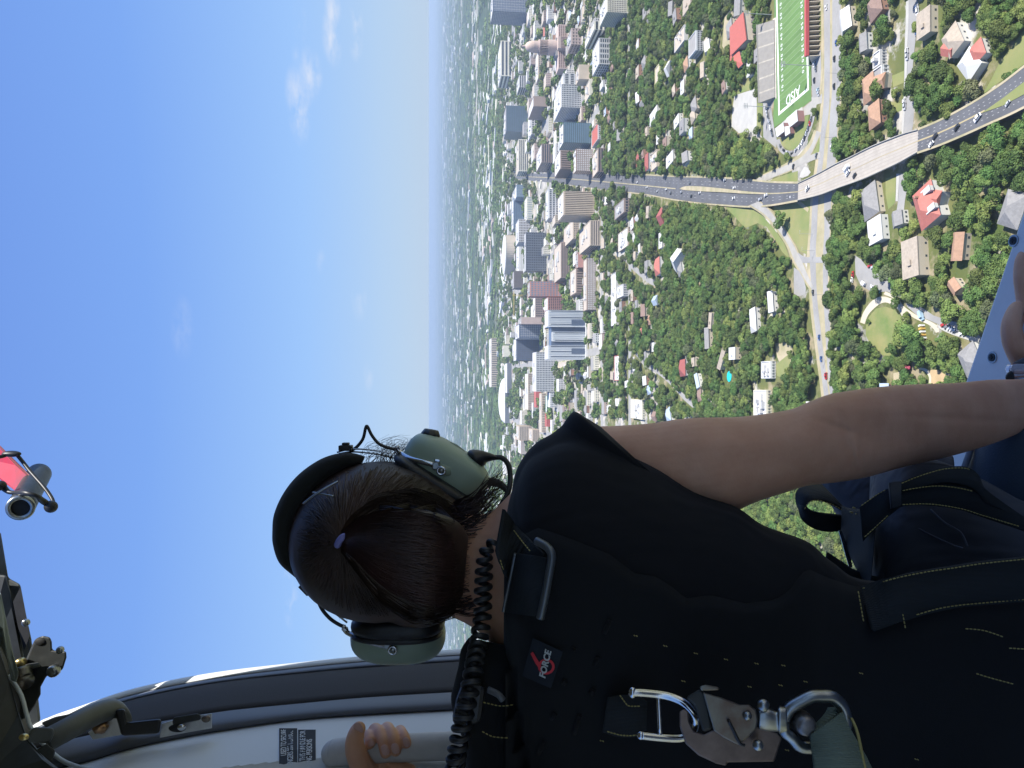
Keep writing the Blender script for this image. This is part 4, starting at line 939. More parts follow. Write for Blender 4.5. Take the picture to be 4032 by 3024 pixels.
# ------------------------------------------------------------------ cars
def car_meshes(colname, col, van=False):
    paint = mat('car_paint_' + colname, col, .3, spec=.6); gl = mat('car_glass', (.02, .025, .03), .08, spec=.8); ty = mat('tyre', (.02, .02, .02), .9)
    L, Wd = 4.6, 1.85
    b = bmesh.new()
    prof = [(-2.3, .35), (-2.3, .8), (-1.9, .95), (-1.5, 1.02), (1.1, 1.0), (2.1, .85), (2.3, .6), (2.3, .35)]
    def extr(P, w, taper=0):
        v0 = [b.verts.new((x, -w / 2, z)) for x, z in P]; v1 = [b.verts.new((x, w / 2, z)) for x, z in P]; n = len(P)
        b.faces.new(v0[::-1]); b.faces.new(v1)
        for i in range(n): j = (i + 1) % n; b.faces.new((v0[i], v0[j], v1[j], v1[i]))
    if van: prof = [(-2.6, .35), (-2.6, 2.2), (1.2, 2.25), (1.9, 1.3), (2.6, 1.1), (2.6, .35)]
    extr(prof, Wd); bmesh.ops.recalc_face_normals(b, faces=b.faces)
    body = bpy.data.meshes.new('body'); b.to_mesh(body); b.free(); body.materials.append(paint)
    top = MB(); 
    z0, z1 = (1.0, 1.46)
    def frus(x0, x1, x2, x3, w0, w1, z0, z1, mb):
        k = len(mb.v); mb.v += [(x0, -w0, z0), (x1, -w0, z0), (x1, w0, z0), (x0, w0, z0), (x2, -w1, z1), (x3, -w1, z1), (x3, w1, z1), (x2, w1, z1)]
        mb.f += [tuple(k + i for i in q) for q in ((4, 5, 6, 7), (0, 1, 5, 4), (1, 2, 6, 5), (2, 3, 7, 6), (3, 0, 4, 7))]
    res = [('body', body)]
    if not van:
        frus(-2.0, 1.1, -1.5, .3, .85, .68, .99, 1.42, top); res.append(('windows', mesh('windows', top.v, top.f, gl)))
        r = MB(); r.box(-1.5, .3, -.69, .69, 1.42, 1.48); res.append(('roof', mesh('roof', r.v, r.f, paint)))
    else:
        r = MB(); r.box(1.25, 1.6, -.8, .8, 1.4, 2.0); res.append(('windscreen', mesh('windscreen', r.v, r.f, gl)))
    wh = MB().cyl((0, 0), .34, -.1, .1, 12); wm_ = mesh('wheel', wh.v, wh.f, ty)
    return res, wm_
CC = dict(white=(.72, .72, .72), silver=(.45, .46, .48), black=(.03, .03, .035), grey=(.16, .17, .18), red=(.42, .03, .03), blue=(.05, .11, .28), teal=(.05, .22, .24), lightblue=(.35, .50, .62))
CM = {k: car_meshes(k, v) for k, v in CC.items()}; VM = {'white': car_meshes('white', CC['white'], True), 'lightblue': car_meshes('lightblue', CC['lightblue'], True)}
def car(Z, x, y, ang, colr, where, z=0, van=False, s=1.0):
    p = g(*Z(x, y), z + .8)
    parts, wm_ = (VM if van else CM)[colr]
    t_ = thing('delivery_van' if van else 'car', ' '.join(f'{dict(lightblue="light blue").get(colr, colr)} {"van" if van else "car"} {where}'.split()[:16]), 'van' if van else 'car', (p.x, p.y, z + .1), R(ang), 'vehicles on the roads and car parks')
    t_.scale = (s, s, s)
    for n_, me in parts: link(n_, me, t_)
    for sx in (-1.45, 1.45):
        for sy in (-.86, .86):
            w = link('wheel', wm_, t_, (sx, sy, .34)); w.rotation_euler = (math.pi / 2, 0, 0)
E_ang = 92
hwc = 'driving on the expressway '
for x, y, c, w in ((1085, 88, 'white', 'in the far lanes beside the tan median'), (785, 132, 'white', 'below the start of the tan median'), (625, 125, 'silver', 'just past the crossing overpass'), (492, 102, 'white', 'under the light pole line near the crossing street'),
                   (415, 118, 'silver', 'behind the car at the crossing street'), (530, 133, 'grey', 'in the outer lane near the crossing street'), (1360, 152, 'white', 'where the exit ramp splits off'), (1310, 186, 'silver', 'in the outer lane by the ramp nose'),
                   (1080, 178, 'white', 'in the near lanes half way to the ramp'), (1582, 168, 'white', 'shortly before the viaduct joint'), (1003, 20, 'silver', 'on the far edge opposite the wood'), (700, 45, 'grey', 'on the far side of the median, darker than the rest'),
                   (325, 85, 'white', 'farthest up, near the first junction'), (240, 40, 'white', 'among the downtown approach lanes'), (100, 15, 'silver', 'at the downtown end, beyond the first junction'), (710, 160, 'black', 'in the near lanes, the only black one')):
    car(zE, x, y, E_ang, c, hwc + w, z={True: 4.5, False: 1.2}[x > 1290] if x > 900 else .2, s=1.25)
car(zE, 1722, 94, 115, 'white', 'on the viaduct just past the joint', z=7, s=1.3)
car(zC, 78, 1470, 120, 'white', 'on the viaduct, larger of two side by side', z=7, van=True, s=1.3); car(zC, 82, 1508, 120, 'white', 'next to the van on the viaduct', z=7, s=1.2); car(zC, 140, 1530, 120, 'black', 'on the outer lane of the viaduct', z=7)
car(zC, 840, 1188, 118, 'black', 'on the near expressway past the viaduct end', z=7); car(zC, 1030, 1110, 120, 'black', 'half way between the viaduct and the grass median', z=7); car(zC, 1212, 1026, 122, 'white', 'at the tip of the grass median', z=7, s=1.2); car(zC, 808, 1256, 118, 'white', 'on the outer near lane beside the trees', z=7); car(zC, 1472, 902, 125, 'silver', 'beyond the grass median tip', z=7, s=.8)
for x, y, c, w in ((1735, 512, 'black', 'on the boulevard opposite the stadium car park'), (1733, 752, 'black', 'on the boulevard next to the round tree'), (1665, 62, 'white', 'on the boulevard behind the near grandstand'), (1752, 372, 'blue', 'on the outer lane of the boulevard'), (1378, 1452, 'black', 'climbing the entry ramp'), (1578, 1356, 'grey', 'at the foot of the entry ramp'), (1712, 1280, 'white', 'on the boulevard just before the viaduct')):
    car(zB, x, y, 178 if x > 1600 else 150, c, w)
car(zE, 1770, 1000, 178, 'black', 'on the boulevard past the ramp junction'); car(zE, 1825, 1390, 178, 'blue', 'on the boulevard beside the trees'); car(zE, 1842, 1578, 178, 'blue', 'on the boulevard, second blue one nearer the arm'); car(zH, 1885, 620, 180, 'red', 'on the boulevard just above the elbow', s=1.2)
for i, (x, y, c, v) in enumerate(((352, 640, 'red', 0), (374, 650, 'silver', 0), (396, 664, 'white', 0), (416, 672, 'white', 0), (432, 680, 'red', 0), (448, 690, 'grey', 0))):
    car(zF, x, y, 95, c, ['at the top of the kerbside row', 'beside the red car at the top of the kerbside row', 'third in the kerbside row', 'in the middle of the kerbside row', 'next to last in the kerbside row', 'last in the kerbside row'][i] + ' on the near street')
car(zF, 310, 765, 60, 'white', 'parked by the lot corner, pale and broad', van=True); car(zF, 372, 790, 60, 'white', 'parked beside a dark one opposite the kerbside row'); car(zF, 392, 806, 60, 'black', 'parked beside the white one opposite the kerbside row'); car(zF, 415, 820, 60, 'teal', 'parked half under a round bush')
car(zF, 232, 700, 0, 'red', 'parked in the narrow lane by the boulevard trees'); car(zF, 226, 740, 0, 'white', 'parked in the narrow lane by the boulevard trees')
car(zK, 955, 590, 200, 'lightblue', 'standing at the end of the curved drive', van=True, s=1.2)
for i, (x, y, c) in enumerate(((1300, 742, 'red'), (1355, 775, 'grey'), (1400, 800, 'white'), (1440, 815, 'white'), (1480, 835, 'silver'), (1595, 885, 'white'), (1650, 895, 'white'))):
    car(zK, x, y, 100, c, 'parked along the street close to the door sill, ' + ['farthest in the line', 'second in the line', 'third in the line', 'fourth in the line', 'fifth in the line', 'sixth in the line', 'nearest in the line'][i])
for i, (x, y, c) in enumerate(((686, 70, 'white'), (690, 100, 'white'), (678, 235, 'white'), (680, 265, 'white'), (598, 450, 'white'), (600, 490, 'silver'), (575, 890, 'white'), (578, 925, 'silver'))):
    car(zC, x, y, 178, c, 'parked on the street among orange roofs, number %s from the picture edge' % ['one', 'two', 'three', 'four', 'five', 'six', 'seven', 'eight'][i], s=1.1)
rc = random.Random(3)
for i in range(16):
    t_ = i / 15; car(zB, 1140 + 55 * t_ + rc.uniform(-4, 4), 930 + 240 * t_, 20, rc.choice(['white', 'silver', 'black', 'grey']), 'parked in the long row beside the grandstand end')
for i in range(12):
    t_ = i / 11; x = [590, 540, 495, 430][0] if 0 else 0
    P_ = [(585, 960), (570, 1010), (548, 1070), (528, 1130), (505, 1190), (478, 1240), (445, 1290), (400, 1330), (350, 1360), (300, 1358), (255, 1330), (215, 1280)][i]
    car(zL, P_[0], P_[1], [170, 165, 160, 155, 150, 140, 130, 115, 100, 80, 60, 45][i], rc.choice(['white', 'silver', 'black', 'grey', 'red']), 'parked along the curved stadium drive')
for i, (x, y) in enumerate(((1560, 560), (1575, 600), (1560, 700), (1592, 790), (1600, 810))): car(zB, x, y, 178, ['white', 'grey', 'black', 'lightblue', 'silver'][i] if i != 3 else 'lightblue', 'parked in the lot beneath the near grandstand')

# street lights and stadium mast
m_pole = mat('pole_grey', (.35, .36, .36), .5)
def lamp(Z, x, y, where, h=11):
    p = g(*Z(x, y)); t_ = thing('street_lamp', 'slender grey street lamp ' + where, 'street lamp', (p.x, p.y, 0), 0, 'street lamps')
    MB().cyl((0, 0), .14, 0, h, 8, .09).build('pole', m_pole, t_); MB().box(0, 2.4, -.06, .06, h - .06, h + .06).build('arm', m_pole, t_); MB().box(1.9, 2.8, -.2, .2, h - .2, h - .06).build('lamp_head', m_pole, t_)
for x, y, w in ((1770, 490, 'between the boulevard lanes beside the ramp triangle'), (1880, 1018, 'at the boulevard below the junction'), (1790, 635, 'on the central strip at the junction'), (1885, 1585, 'on the boulevard just before the arm')): lamp(zE, x, y, w)
for x, y, w in ((1790, 640, 'on the boulevard opposite the stadium lot'), (1765, 1200, 'on the boulevard near the entry ramp')): lamp(zB, x, y, w)
def mast(Z, x0, y0, label, h=26):
    p = g(*Z(x0, y0)); t_ = thing('floodlight_mast', label, 'floodlight', (p.x, p.y, 0))
    MB().cyl((0, 0), .35, 0, h, 8, .2).build('pole', m_pole, t_)
    for k in range(3): MB().box(-2.2, 2.2, -.12, .12, h - 1 - k * 1.4, h - .7 - k * 1.4).build('crossbar', m_pole, t_)
    for k in range(3):
        for q_ in range(5): MB().box(-2 + q_ * .95, -1.5 + q_ * .95, -.6, -.12, h - 1.1 - k * 1.4, h - .6 - k * 1.4).build('lamp_head', m_pole, t_)
mast(zB, 1185, 932, 'tall floodlight mast in the car park behind the grandstand'); mast(zB, 1535, 572, 'tall floodlight mast on the near side of the field'); mast(zB, 1195, 128, 'tall floodlight mast beside the red-roofed field house')

# ------------------------------------------------------------------ trees
def crown_mesh(name, seed, nleaf, leaf, material, lobes=9, squash=.78, core=True):
    q = random.Random(seed); L = []
    for i in range(lobes):
        a = q.uniform(0, 6.283); r = q.uniform(.15, .78) if i else 0; L.append((Vector((r * math.cos(a), r * math.sin(a), q.uniform(-.3, .42) if i else .1)), q.uniform(.24, .52) if i else .55))
    v = []; f = []
    def inside(p):
        return any((p - c).length < r * .8 for c, r in L)
    n = 0
    while n < nleaf:
        c, r = q.choice(L); d = Vector((q.gauss(0, 1), q.gauss(0, 1), q.gauss(.25, 1))).normalized(); p = c + d * r * q.uniform(.82, 1.1)
        if inside(p) and q.random() < .9: continue
        nrm = (d + Vector((q.gauss(0, .45), q.gauss(0, .45), q.gauss(.15, .45)))).normalized()
        t1 = nrm.orthogonal().normalized(); t1 = Matrix.Rotation(q.uniform(0, 6.28), 3, nrm) @ t1; t2 = nrm.cross(t1); s = leaf * q.uniform(.6, 1.35)
        k = len(v); p.z *= squash
        for a, b in ((-1, -.6), (.3, -1), (1, .5), (-.4, 1)): v.append(p + t1 * a * s + t2 * b * s + nrm * q.uniform(-.2, .2) * s)
        f.append((k, k + 1, k + 2, k + 3)); n += 1
    if core:
        for c, r in L[:6]:
            k = len(v); N = 6; M_ = 4
            for j in range(M_ + 1):
                ph = math.pi * j / M_
                for i in range(N):
                    a = 6.283 * i / N; w = r * .72 * q.uniform(.85, 1.1); v.append(Vector((c.x + w * math.sin(ph) * math.cos(a), c.y + w * math.sin(ph) * math.sin(a), (c.z + w * math.cos(ph)) * squash)))
            for j in range(M_):
                for i in range(N): i2 = (i + 1) % N; f.append((k + j * N + i, k + (j + 1) * N + i, k + (j + 1) * N + i2, k + j * N + i2))
    return mesh(name, v, f, material)
def leafmat(name, c1, c2, rand=.35):
    M = mat(name, c1, .75, col2=c2, vscale=1.9, rand=rand, spec=.25, detail=3); return M
LM = [leafmat('foliage_deep', (.058, .112, .028), (.098, .158, .040)), leafmat('foliage_mid', (.080, .138, .034), (.130, .190, .050)), leafmat('foliage_light', (.13, .19, .045), (.19, .24, .065), .25), leafmat('foliage_olive', (.085, .105, .045), (.125, .145, .07), .3)]
bark = mat('bark', (.13, .10, .075), .95)
near = []
for i in range(8):
    near.append(crown_mesh('crown', 100 + i, 1500, .058, LM[[0, 1, 0, 1, 2, 0, 3, 1][i]], lobes=11))
farc = [crown_mesh('crown', 200 + i, 170, .15, LM[[0, 1, 0, 2, 1, 3][i]], lobes=7) for i in range(6)]
tb = MB().cyl((0, 0), .05, -.1, .55, 7, .03)
for a in range(4):
    an = a * 1.6; M_ = Matrix.Translation((0, 0, .45)) @ Matrix.Rotation(an, 4, 'Z') @ Matrix.Rotation(.75, 4, 'Y'); k = len(tb.v); q = MB().cyl((0, 0), .022, 0, .42, 5, .012); tb.v += [tuple(M_ @ Vector(p)) for p in q.v]; tb.f += [tuple(k + i for i in ff) for ff in q.f]
trunk = mesh('trunk', tb.v, tb.f, bark)
pts = []
rt = random.Random(21)
# jittered rows of planting spots, denser near the viewer
y = 300.0
while y < 3200:
    step = 6.7 if y < 900 else (8.5 if y < 1500 else 11.5)
    xl = y * .62 + 60
    x = -xl
    while x < xl:
        px_ = x + rt.uniform(-.5, .5) * step; py_ = y + rt.uniform(-.5, .5) * step
        x += step
        r_ = step * (rt.uniform(.48, .8) if rt.random() < .6 else rt.uniform(.78, 1.1))
        pr = inframe(px_, py_, 6, 60)
        if not pr or hidden(*pr): continue
        if not free(px_, py_, 0 if r_ < 4.2 else 3): continue
        fo = forest(*pr); nz_ = noise.noise(Vector((px_ * .012, py_ * .012, 3)))
        if y < 1250:
            keep = 1.0 if fo or y < 620 else .86 + nz_ * .3
        elif y < 1700: keep = .62 + nz_ * .6
        else: keep = .22 + nz_ * .8
        if rt.random() > keep: continue
        pts.append((px_, py_, r_ * (1.0 if y < 1500 else 1.1), pr))
    y += step
for Z, x, yq, r_ in ((zB, 1360, 1370, 4), (zB, 780, 1515, 6), (zB, 890, 1480, 8), (zB, 1060, 1460, 8), (zB, 1000, 1350, 8), (zE, 1560, 375, 7.5), (zE, 95, 110, 13), (zE, 60, 130, 12), (zE, 150, 130, 11), (zF, 585, 905, 4), (zF, 645, 1010, 3.5), (zF, 430, 830, 4.5), (zF, 390, 1250, 7), (zF, 565, 1240, 5), (zF, 270, 1150, 7), (zC, 400, 790, 7), (zC, 480, 930, 5), (zC, 520, 980, 4), (zF, 360, 1045, 2)):
    p = g(*Z(x, yq)); pts.append((p.x, p.y, r_, Z(x, yq)))
pts.sort(key=lambda q: -q[2] / math.hypot(q[0], q[1], H))
print('TREES', len(pts))
TG = 'trees of the wooded slope nearest the helicopter'
def where(X, Y):
    if Y < 560 and X > 3620: return 'on the slope beyond the near expressway lanes' + (', close to the picture corner' if X > 3850 else '')
    if Y < 640 and X > 3300: return 'beside the street with orange roofs, ' + ('at its open end' if Y < 150 else 'half way along it' if Y < 350 else 'close to the viaduct')
    if X > 3300 and Y > 1200: return ('between the park lawn and the boulevard' if X < 3450 else 'below the park lawn' if X < 3650 else 'between the park lawn and the door sill') + (', just above the arm' if Y > 1400 else '')
    if X > 3300:
        c_ = [('left of the viaduct', 3350, 800), ('by the grey-roofed house', 3420, 850), ('by the white flat-roofed house', 3450, 950), ('next to the big red-roofed house', 3650, 810), ('under the big red-roofed house', 3800, 850), ('round the wide tan building', 3590, 1020), ('by the long orange roof', 3780, 980), ('beside the kerbside row of cars', 3430, 1080), ('near the small orange roof', 3760, 1120), ('against the door sill', 3900, 1150), ('at the lower corner of the near expressway', 3900, 650), ('beyond the near expressway lanes', 3750, 640)]
        return min(c_, key=lambda q: (q[1] - X) ** 2 + (q[2] - Y) ** 2)[0]
    return 'near the boulevard'
kindn = ['dark green bushy', 'fresh green round', 'dark green broad', 'mid green round', 'light green loose', 'dense dark green', 'olive grey loose', 'mid green bushy']
for i, (x, y, r_, pr) in enumerate(pts[:300]):
    q = rt.randrange(8); t_ = thing('tree', ' '.join(f'{"tall " if r_ > 6.2 else "small " if r_ < 3.6 else ""}{kindn[q]} tree {where(*pr)}'.split()[:15]), 'tree', (x, y, 0), rt.uniform(0, 6.28), TG)
    hgt = r_ * rt.uniform(.9, 1.35)
    t_.scale = (r_, r_, r_ * rt.uniform(.9, 1.1))
    a = link('trunk', trunk, t_); a.scale = (1, 1, hgt / r_ * 1.0); b = link('crown', near[q], t_, (0, 0, hgt / r_ * .75))
pink = g(*zK(750, 1450)); 
t_ = thing('flowering_tree', 'small tree in deep pink bloom beside the pale path', 'tree', (pink.x, pink.y, 0)); t_.scale = (4.3,) * 3
link('trunk', trunk, t_); link('crown', crown_mesh('crown', 77, 500, .09, mat('pink_blossom', (.36, .05, .09), .8, col2=(.5, .12, .17), vscale=3)), t_, (0, 0, .6))
# play frame near the park
pq = g(*zK(1010, 920)); t_ = thing('play_frame', 'row of yellow and white play equipment panels by the park path', 'playground', (pq.x, pq.y, 0), R(12))
for k in range(7): MB().box(-6 + k * 2, -5 + k * 2, -1, 1, 0, 3.2).build('panel', mat('play_yellow', (.62, .40, .10), .6) if k % 2 else m_white, t_)

def scatter(name, P, meshes, kindlabel, scales, label=None, zoff=.75, cat=None):
    """ground cover as instances: one point per tree, crown shapes picked by index"""
    n = len(P); me = bpy.data.meshes.new(name); me.vertices.add(n)
    co = np.array([(p[0], p[1], p[2]) for p in P], dtype=np.float32); me.vertices.foreach_set('co', co.ravel())
    for nm, tp, arr in (('sc', 'FLOAT_VECTOR', np.array(scales, dtype=np.float32)), ('ix', 'INT', np.array([rt.randrange(len(meshes)) for _ in range(n)], dtype=np.int32)), ('rt', 'FLOAT_VECTOR', np.array([(0, 0, rt.uniform(0, 6.28)) for _ in range(n)], dtype=np.float32))):
        at = me.attributes.new(nm, tp, 'POINT'); at.data.foreach_set('vector' if tp == 'FLOAT_VECTOR' else 'value', arr.ravel())
    o = bpy.data.objects.new(name, me); C.objects.link(o); tag(o, label, cat, kind='stuff')
    lib = bpy.data.collections.new(name + '_shapes')
    for i, m_ in enumerate(meshes):
        q = bpy.data.objects.new('%s_shape_%02d' % (name, i), m_); lib.objects.link(q)
    ng = bpy.data.node_groups.new(name, 'GeometryNodeTree')
    ng.interface.new_socket('Geometry', in_out='INPUT', socket_type='NodeSocketGeometry'); ng.interface.new_socket('Geometry', in_out='OUTPUT', socket_type='NodeSocketGeometry')
    N = ng.nodes; gi = N.new('NodeGroupInput'); go = N.new('NodeGroupOutput'); ip = N.new('GeometryNodeInstanceOnPoints'); ci = N.new('GeometryNodeCollectionInfo')
    ci.inputs['Collection'].default_value = lib; ci.inputs['Separate Children'].default_value = True; ci.inputs['Reset Children'].default_value = True
    def at(nm, tp):
        q = N.new('GeometryNodeInputNamedAttribute'); q.data_type = tp; q.inputs['Name'].default_value = nm; return q.outputs['Attribute']
    ng.links.new(gi.outputs[0], ip.inputs['Points']); ng.links.new(ci.outputs[0], ip.inputs['Instance']); ip.inputs['Pick Instance'].default_value = True
    ng.links.new(at('ix', 'INT'), ip.inputs['Instance Index']); ng.links.new(at('sc', 'FLOAT_VECTOR'), ip.inputs['Scale']); ng.links.new(at('rt', 'FLOAT_VECTOR'), ip.inputs['Rotation'])
    ng.links.new(ip.outputs[0], go.inputs[0]); md = o.modifiers.new('scatter', 'NODES'); md.node_group = ng
    return o
rest = pts[300:]
nearrest = [p for p in rest if p[1] < 1300]; farrest = [p for p in rest if p[1] >= 1300]
def sc_(P): return [(p[2], p[2], p[2] * rt.uniform(.85, 1.15)) for p in P]
scatter('tree_cover', [(p[0], p[1], p[2] * .78) for p in nearrest], near, 'w', sc_(nearrest), 'continuous tree cover of the wooded quarter', cat='trees')
scatter('distant_tree_cover', [(p[0], p[1], p[2] * .7) for p in farrest], farc, 'w', sc_(farrest), 'tree cover between the downtown blocks', cat='trees')
# far plain: groves and low roofs to about twelve kilometres
gro = [crown_mesh('grove', 300 + i, 120, .13, LM[[0, 0, 1][i]], lobes=12, squash=.35, core=True) for i in range(3)]
P = []; SC = []
for k in range(9000):
    y = 3000 + 11000 * rt.random() ** 1.5; x = rt.uniform(-.62, .62) * y
    if noise.noise(Vector((x * .0011, y * .0011, 1))) < -.12 and rt.random() < .6: continue
    s = rt.uniform(14, 34) * (1 + y / 9000); P.append((x, y, 4)); SC.append((s * 1.3, s * .7, min(13, s * .3) + 3))
scatter('far_woods', P, gro, 'w', SC, 'woods of the far plain', cat='woods')
bxs = []
for i, (w_, d_, h_, m_) in enumerate(((1, .6, .35, m_wroof), (1, .5, .3, cm('cream')), (1, .4, .5, cm('lgrey')), (1, .7, .28, cm('white')), (1, .5, .3, cm('pink')))):
    b = MB().box(-w_ / 2, w_ / 2, -d_ / 2, d_ / 2, 0, h_); bxs.append(mesh('low_block', b.v, b.f, m_))
P = []; SC = []
for k in range(5200):
    y = 2900 + 15000 * rt.random() ** 1.8; x = rt.uniform(-.62, .62) * y
    if rt.random() > .26 + noise.noise(Vector((x * .0006, y * .0022, 7))) * 2.2: continue
    s = rt.uniform(16, 46) * (1 + y / 15000); P.append((x, y, 0)); SC.append((s * rt.uniform(.8, 3.6), s * .8, 7 + s * .3))
scatter('far_buildings', P, bxs, 'b', SC, 'pale low buildings of the far suburbs', cat='buildings')
P = []; SC = []
for k in range(5200):
    y = 1050 + 1950 * rt.random() ** .8; x = rt.uniform(-.55, .55) * y
    if not free(x, y, 6): continue
    
    if y < 1350 and rt.random() < .6: continue
    s = rt.uniform(6, 15); P.append((x, y, 0)); SC.append((s * rt.uniform(.8, 2.0), s, s * rt.uniform(.5, .9)))
scatter('small_roofs', P, bxs, 'b', SC, 'small pale roofs between the trees round downtown', cat='roofs')
# ================================================================== helicopter cabin and the seated person
# pixel of the 2212-wide view plus distance along the view axis -> point in the cabin
FQ = 2900 * 2212 / 4032
def P(u, v, d): return CAM + (FW - UPW * ((u - 1106) / FQ) + RTW * ((829.5 - v) / FQ)) * d
IMX, IMY, IMZ = -UPW, -RTW, FW      # picture right, picture down, away
def crp(P_, sub):
    out = []
    for i in range(len(P_) - 1):
        p0 = P_[max(0, i - 1)]; p1 = P_[i]; p2 = P_[i + 1]; p3 = P_[min(len(P_) - 1, i + 2)]
        for s in range(sub):
            t = s / sub
            out.append(tuple(.5 * (2 * b + (c - a) * t + (2 * a - 5 * b + 4 * c - e) * t * t + (3 * b - a - 3 * c + e) * t ** 3) for a, b, c, e in zip(p0, p1, p2, p3)))
    out.append(tuple(P_[-1])); return out
def loft(b, rings, n=28, sub=4, ex=2.0, cap=True, inset=False):
    """closed body through sections: (u1, v1, u2, v2, distance, half depth)"""
    rr_ = crp(rings, sub); k0 = len(b.v)
    cs = []
    for (u1, v1, u2, v2, d, rd) in rr_:
        a = P(u1, v1, d); c = P(u2, v2, d); m_ = (a + c) / 2; h = (a - c) / 2; view = (m_ - CAM).normalized()
        for i in range(n):
            t = 2 * math.pi * i / n; ct, st = math.cos(t), math.sin(t)
            ct = math.copysign(abs(ct) ** (2 / ex), ct); st = math.copysign(abs(st) ** (2 / ex), st)
            b.v.append(tuple(m_ + h * ct + view * rd * st))
        cs.append(m_)
    for j in range(len(rr_) - 1):
        for i in range(n): i2 = (i + 1) % n; b.f.append((k0 + j * n + i, k0 + j * n + i2, k0 + (j + 1) * n + i2, k0 + (j + 1) * n + i))
    if cap:
        for j, o in ((0, 0), (len(rr_) - 1, 1)):
            k = len(b.v); b.v.append(tuple(cs[j]))
            for i in range(n):
                i2 = (i + 1) % n; q = (k, k0 + j * n + i, k0 + j * n + i2); b.f.append(q if o else q[::-1])
    return b
def tube(b, pts, r, n=10, sub=5, flat=None, closed=False):
    """round cord or flat webbing along 3-D points; flat = (width vector fn or vec, half thickness)"""
    pp = [Vector(q) for q in crp([tuple(p) for p in pts], sub)]; k0 = len(b.v); N = len(pp); prev = None
    rad = r if callable(r) else (lambda t: r)
    for j, p in enumerate(pp):
        t = (pp[min(N - 1, j + 1)] - pp[max(0, j - 1)]).normalized()
        if prev is None: a = t.orthogonal().normalized()
        else: a = (prev - t * prev.dot(t)).normalized()
        prev = a; c = t.cross(a); rj = rad(j / (N - 1))
        for i in range(n): w = 2 * math.pi * i / n; b.v.append(tuple(p + (a * math.cos(w) + c * math.sin(w)) * rj))
    for j in range(N - 1):
        for i in range(n): i2 = (i + 1) % n; b.f.append((k0 + j * n + i, k0 + j * n + i2, k0 + (j + 1) * n + i2, k0 + (j + 1) * n + i))
    b.f.append(tuple(k0 + i for i in range(n))[::-1]); b.f.append(tuple(k0 + (N - 1) * n + i for i in range(n)))
    return b
def webbing(b, L_, Rr, th=.0016, sub=5):
    """flat strap between a left and a right edge polyline (lists of (u,v,d))"""
    A_ = [P(*q) for q in crp(L_, sub)]; B_ = [P(*q) for q in crp(Rr, sub)]; k = len(b.v); n = len(A_)
    for i in range(n):
        t = (A_[min(n - 1, i + 1)] - A_[max(0, i - 1)]); w = B_[i] - A_[i]; nn = t.cross(w).normalized()
        if nn.dot(A_[i] - CAM) > 0 and i == 0: sgn = -1
        elif i == 0: sgn = 1
        nn = nn * sgn
        for q in (A_[i] + nn * th, B_[i] + nn * th, B_[i] - nn * th, A_[i] - nn * th): b.v.append(tuple(q))
    for i in range(n - 1):
        for a in range(4): a2 = (a + 1) % 4; b.f.append((k + i * 4 + a, k + i * 4 + a2, k + (i + 1) * 4 + a2, k + (i + 1) * 4 + a))
    b.f.append((k, k + 1, k + 2, k + 3)); b.f.append((k + 4 * n - 1, k + 4 * n - 2, k + 4 * n - 3, k + 4 * n - 4))
    return b
def fix(o):
    bm = bmesh.new(); bm.from_mesh(o.data); bmesh.ops.recalc_face_normals(bm, faces=bm.faces); bm.to_mesh(o.data); bm.free(); return o
def smooth(o): o.data.shade_smooth(); return o
def obj(name, b, m_, parent=None, sm=True):
    o = b.build(name, m_, parent); fix(o)
    if sm: smooth(o)
    return o
def ell(b, c, ax, ay, az, n=24, m_=14, e1=1.0, e2=1.0):
    """super-ellipsoid at c with half-axis vectors"""
    k = len(b.v); sg = lambda x, p: math.copysign(abs(x) ** p, x)
    for j in range(m_ + 1):
        ph = -math.pi / 2 + math.pi * j / m_
        for i in range(n):
            th = 2 * math.pi * i / n
            b.v.append(tuple(c + ax * sg(math.cos(ph), e1) * sg(math.cos(th), e2) + ay * sg(math.cos(ph), e1) * sg(math.sin(th), e2) + az * sg(math.sin(ph), e1)))
    for j in range(m_):
        for i in range(n): i2 = (i + 1) % n; b.f.append((k + j * n + i, k + j * n + i2, k + (j + 1) * n + i2, k + (j + 1) * n + i))
    return b
def extrude(b, pts, th=.01, back=None):
    """outline in the view (u,v,d) pushed away by a real thickness"""
    k = len(b.v); n = len(pts)
    ds = [q[2] for q in pts]
    if max(ds) - min(ds) < .035: pts = [(q[0], q[1], sum(ds) / n) for q in pts]
    for q in pts: b.v.append(tuple(P(*q)))
    cen = sum((P(*q) for q in pts), Vector()) / n; away = (cen - CAM).normalized()
    for q in pts:
        p = P(*q); b.v.append(tuple(p + (away if back is None else back) * th))
    b.f.append(tuple(range(k, k + n))); b.f.append(tuple(range(k + 2 * n - 1, k + n - 1, -1)))
    for i in range(n): j = (i + 1) % n; b.f.append((k + i, k + n + i, k + n + j, k + j))
    return b
def bevel(o, w=.002, seg=2):
    md = o.modifiers.new('bevel', 'BEVEL'); md.width = w; md.segments = seg; md.limit_method = 'ANGLE'; return o
def remesh(o, vox, it=3, fac=.5):
    md = o.modifiers.new('r', 'REMESH'); md.mode = 'VOXEL'; md.voxel_size = vox; md.use_smooth_shade = True
    s = o.modifiers.new('s', 'SMOOTH'); s.iterations = it; s.factor = fac
    dg = bpy.context.evaluated_depsgraph_get(); me = bpy.data.meshes.new_from_object(o.evaluated_get(dg)); o.modifiers.clear()
    old = o.data; ms = list(old.materials); o.data = me
    if not me.materials:
        for q in ms: me.materials.append(q)
    me.shade_smooth(); return o

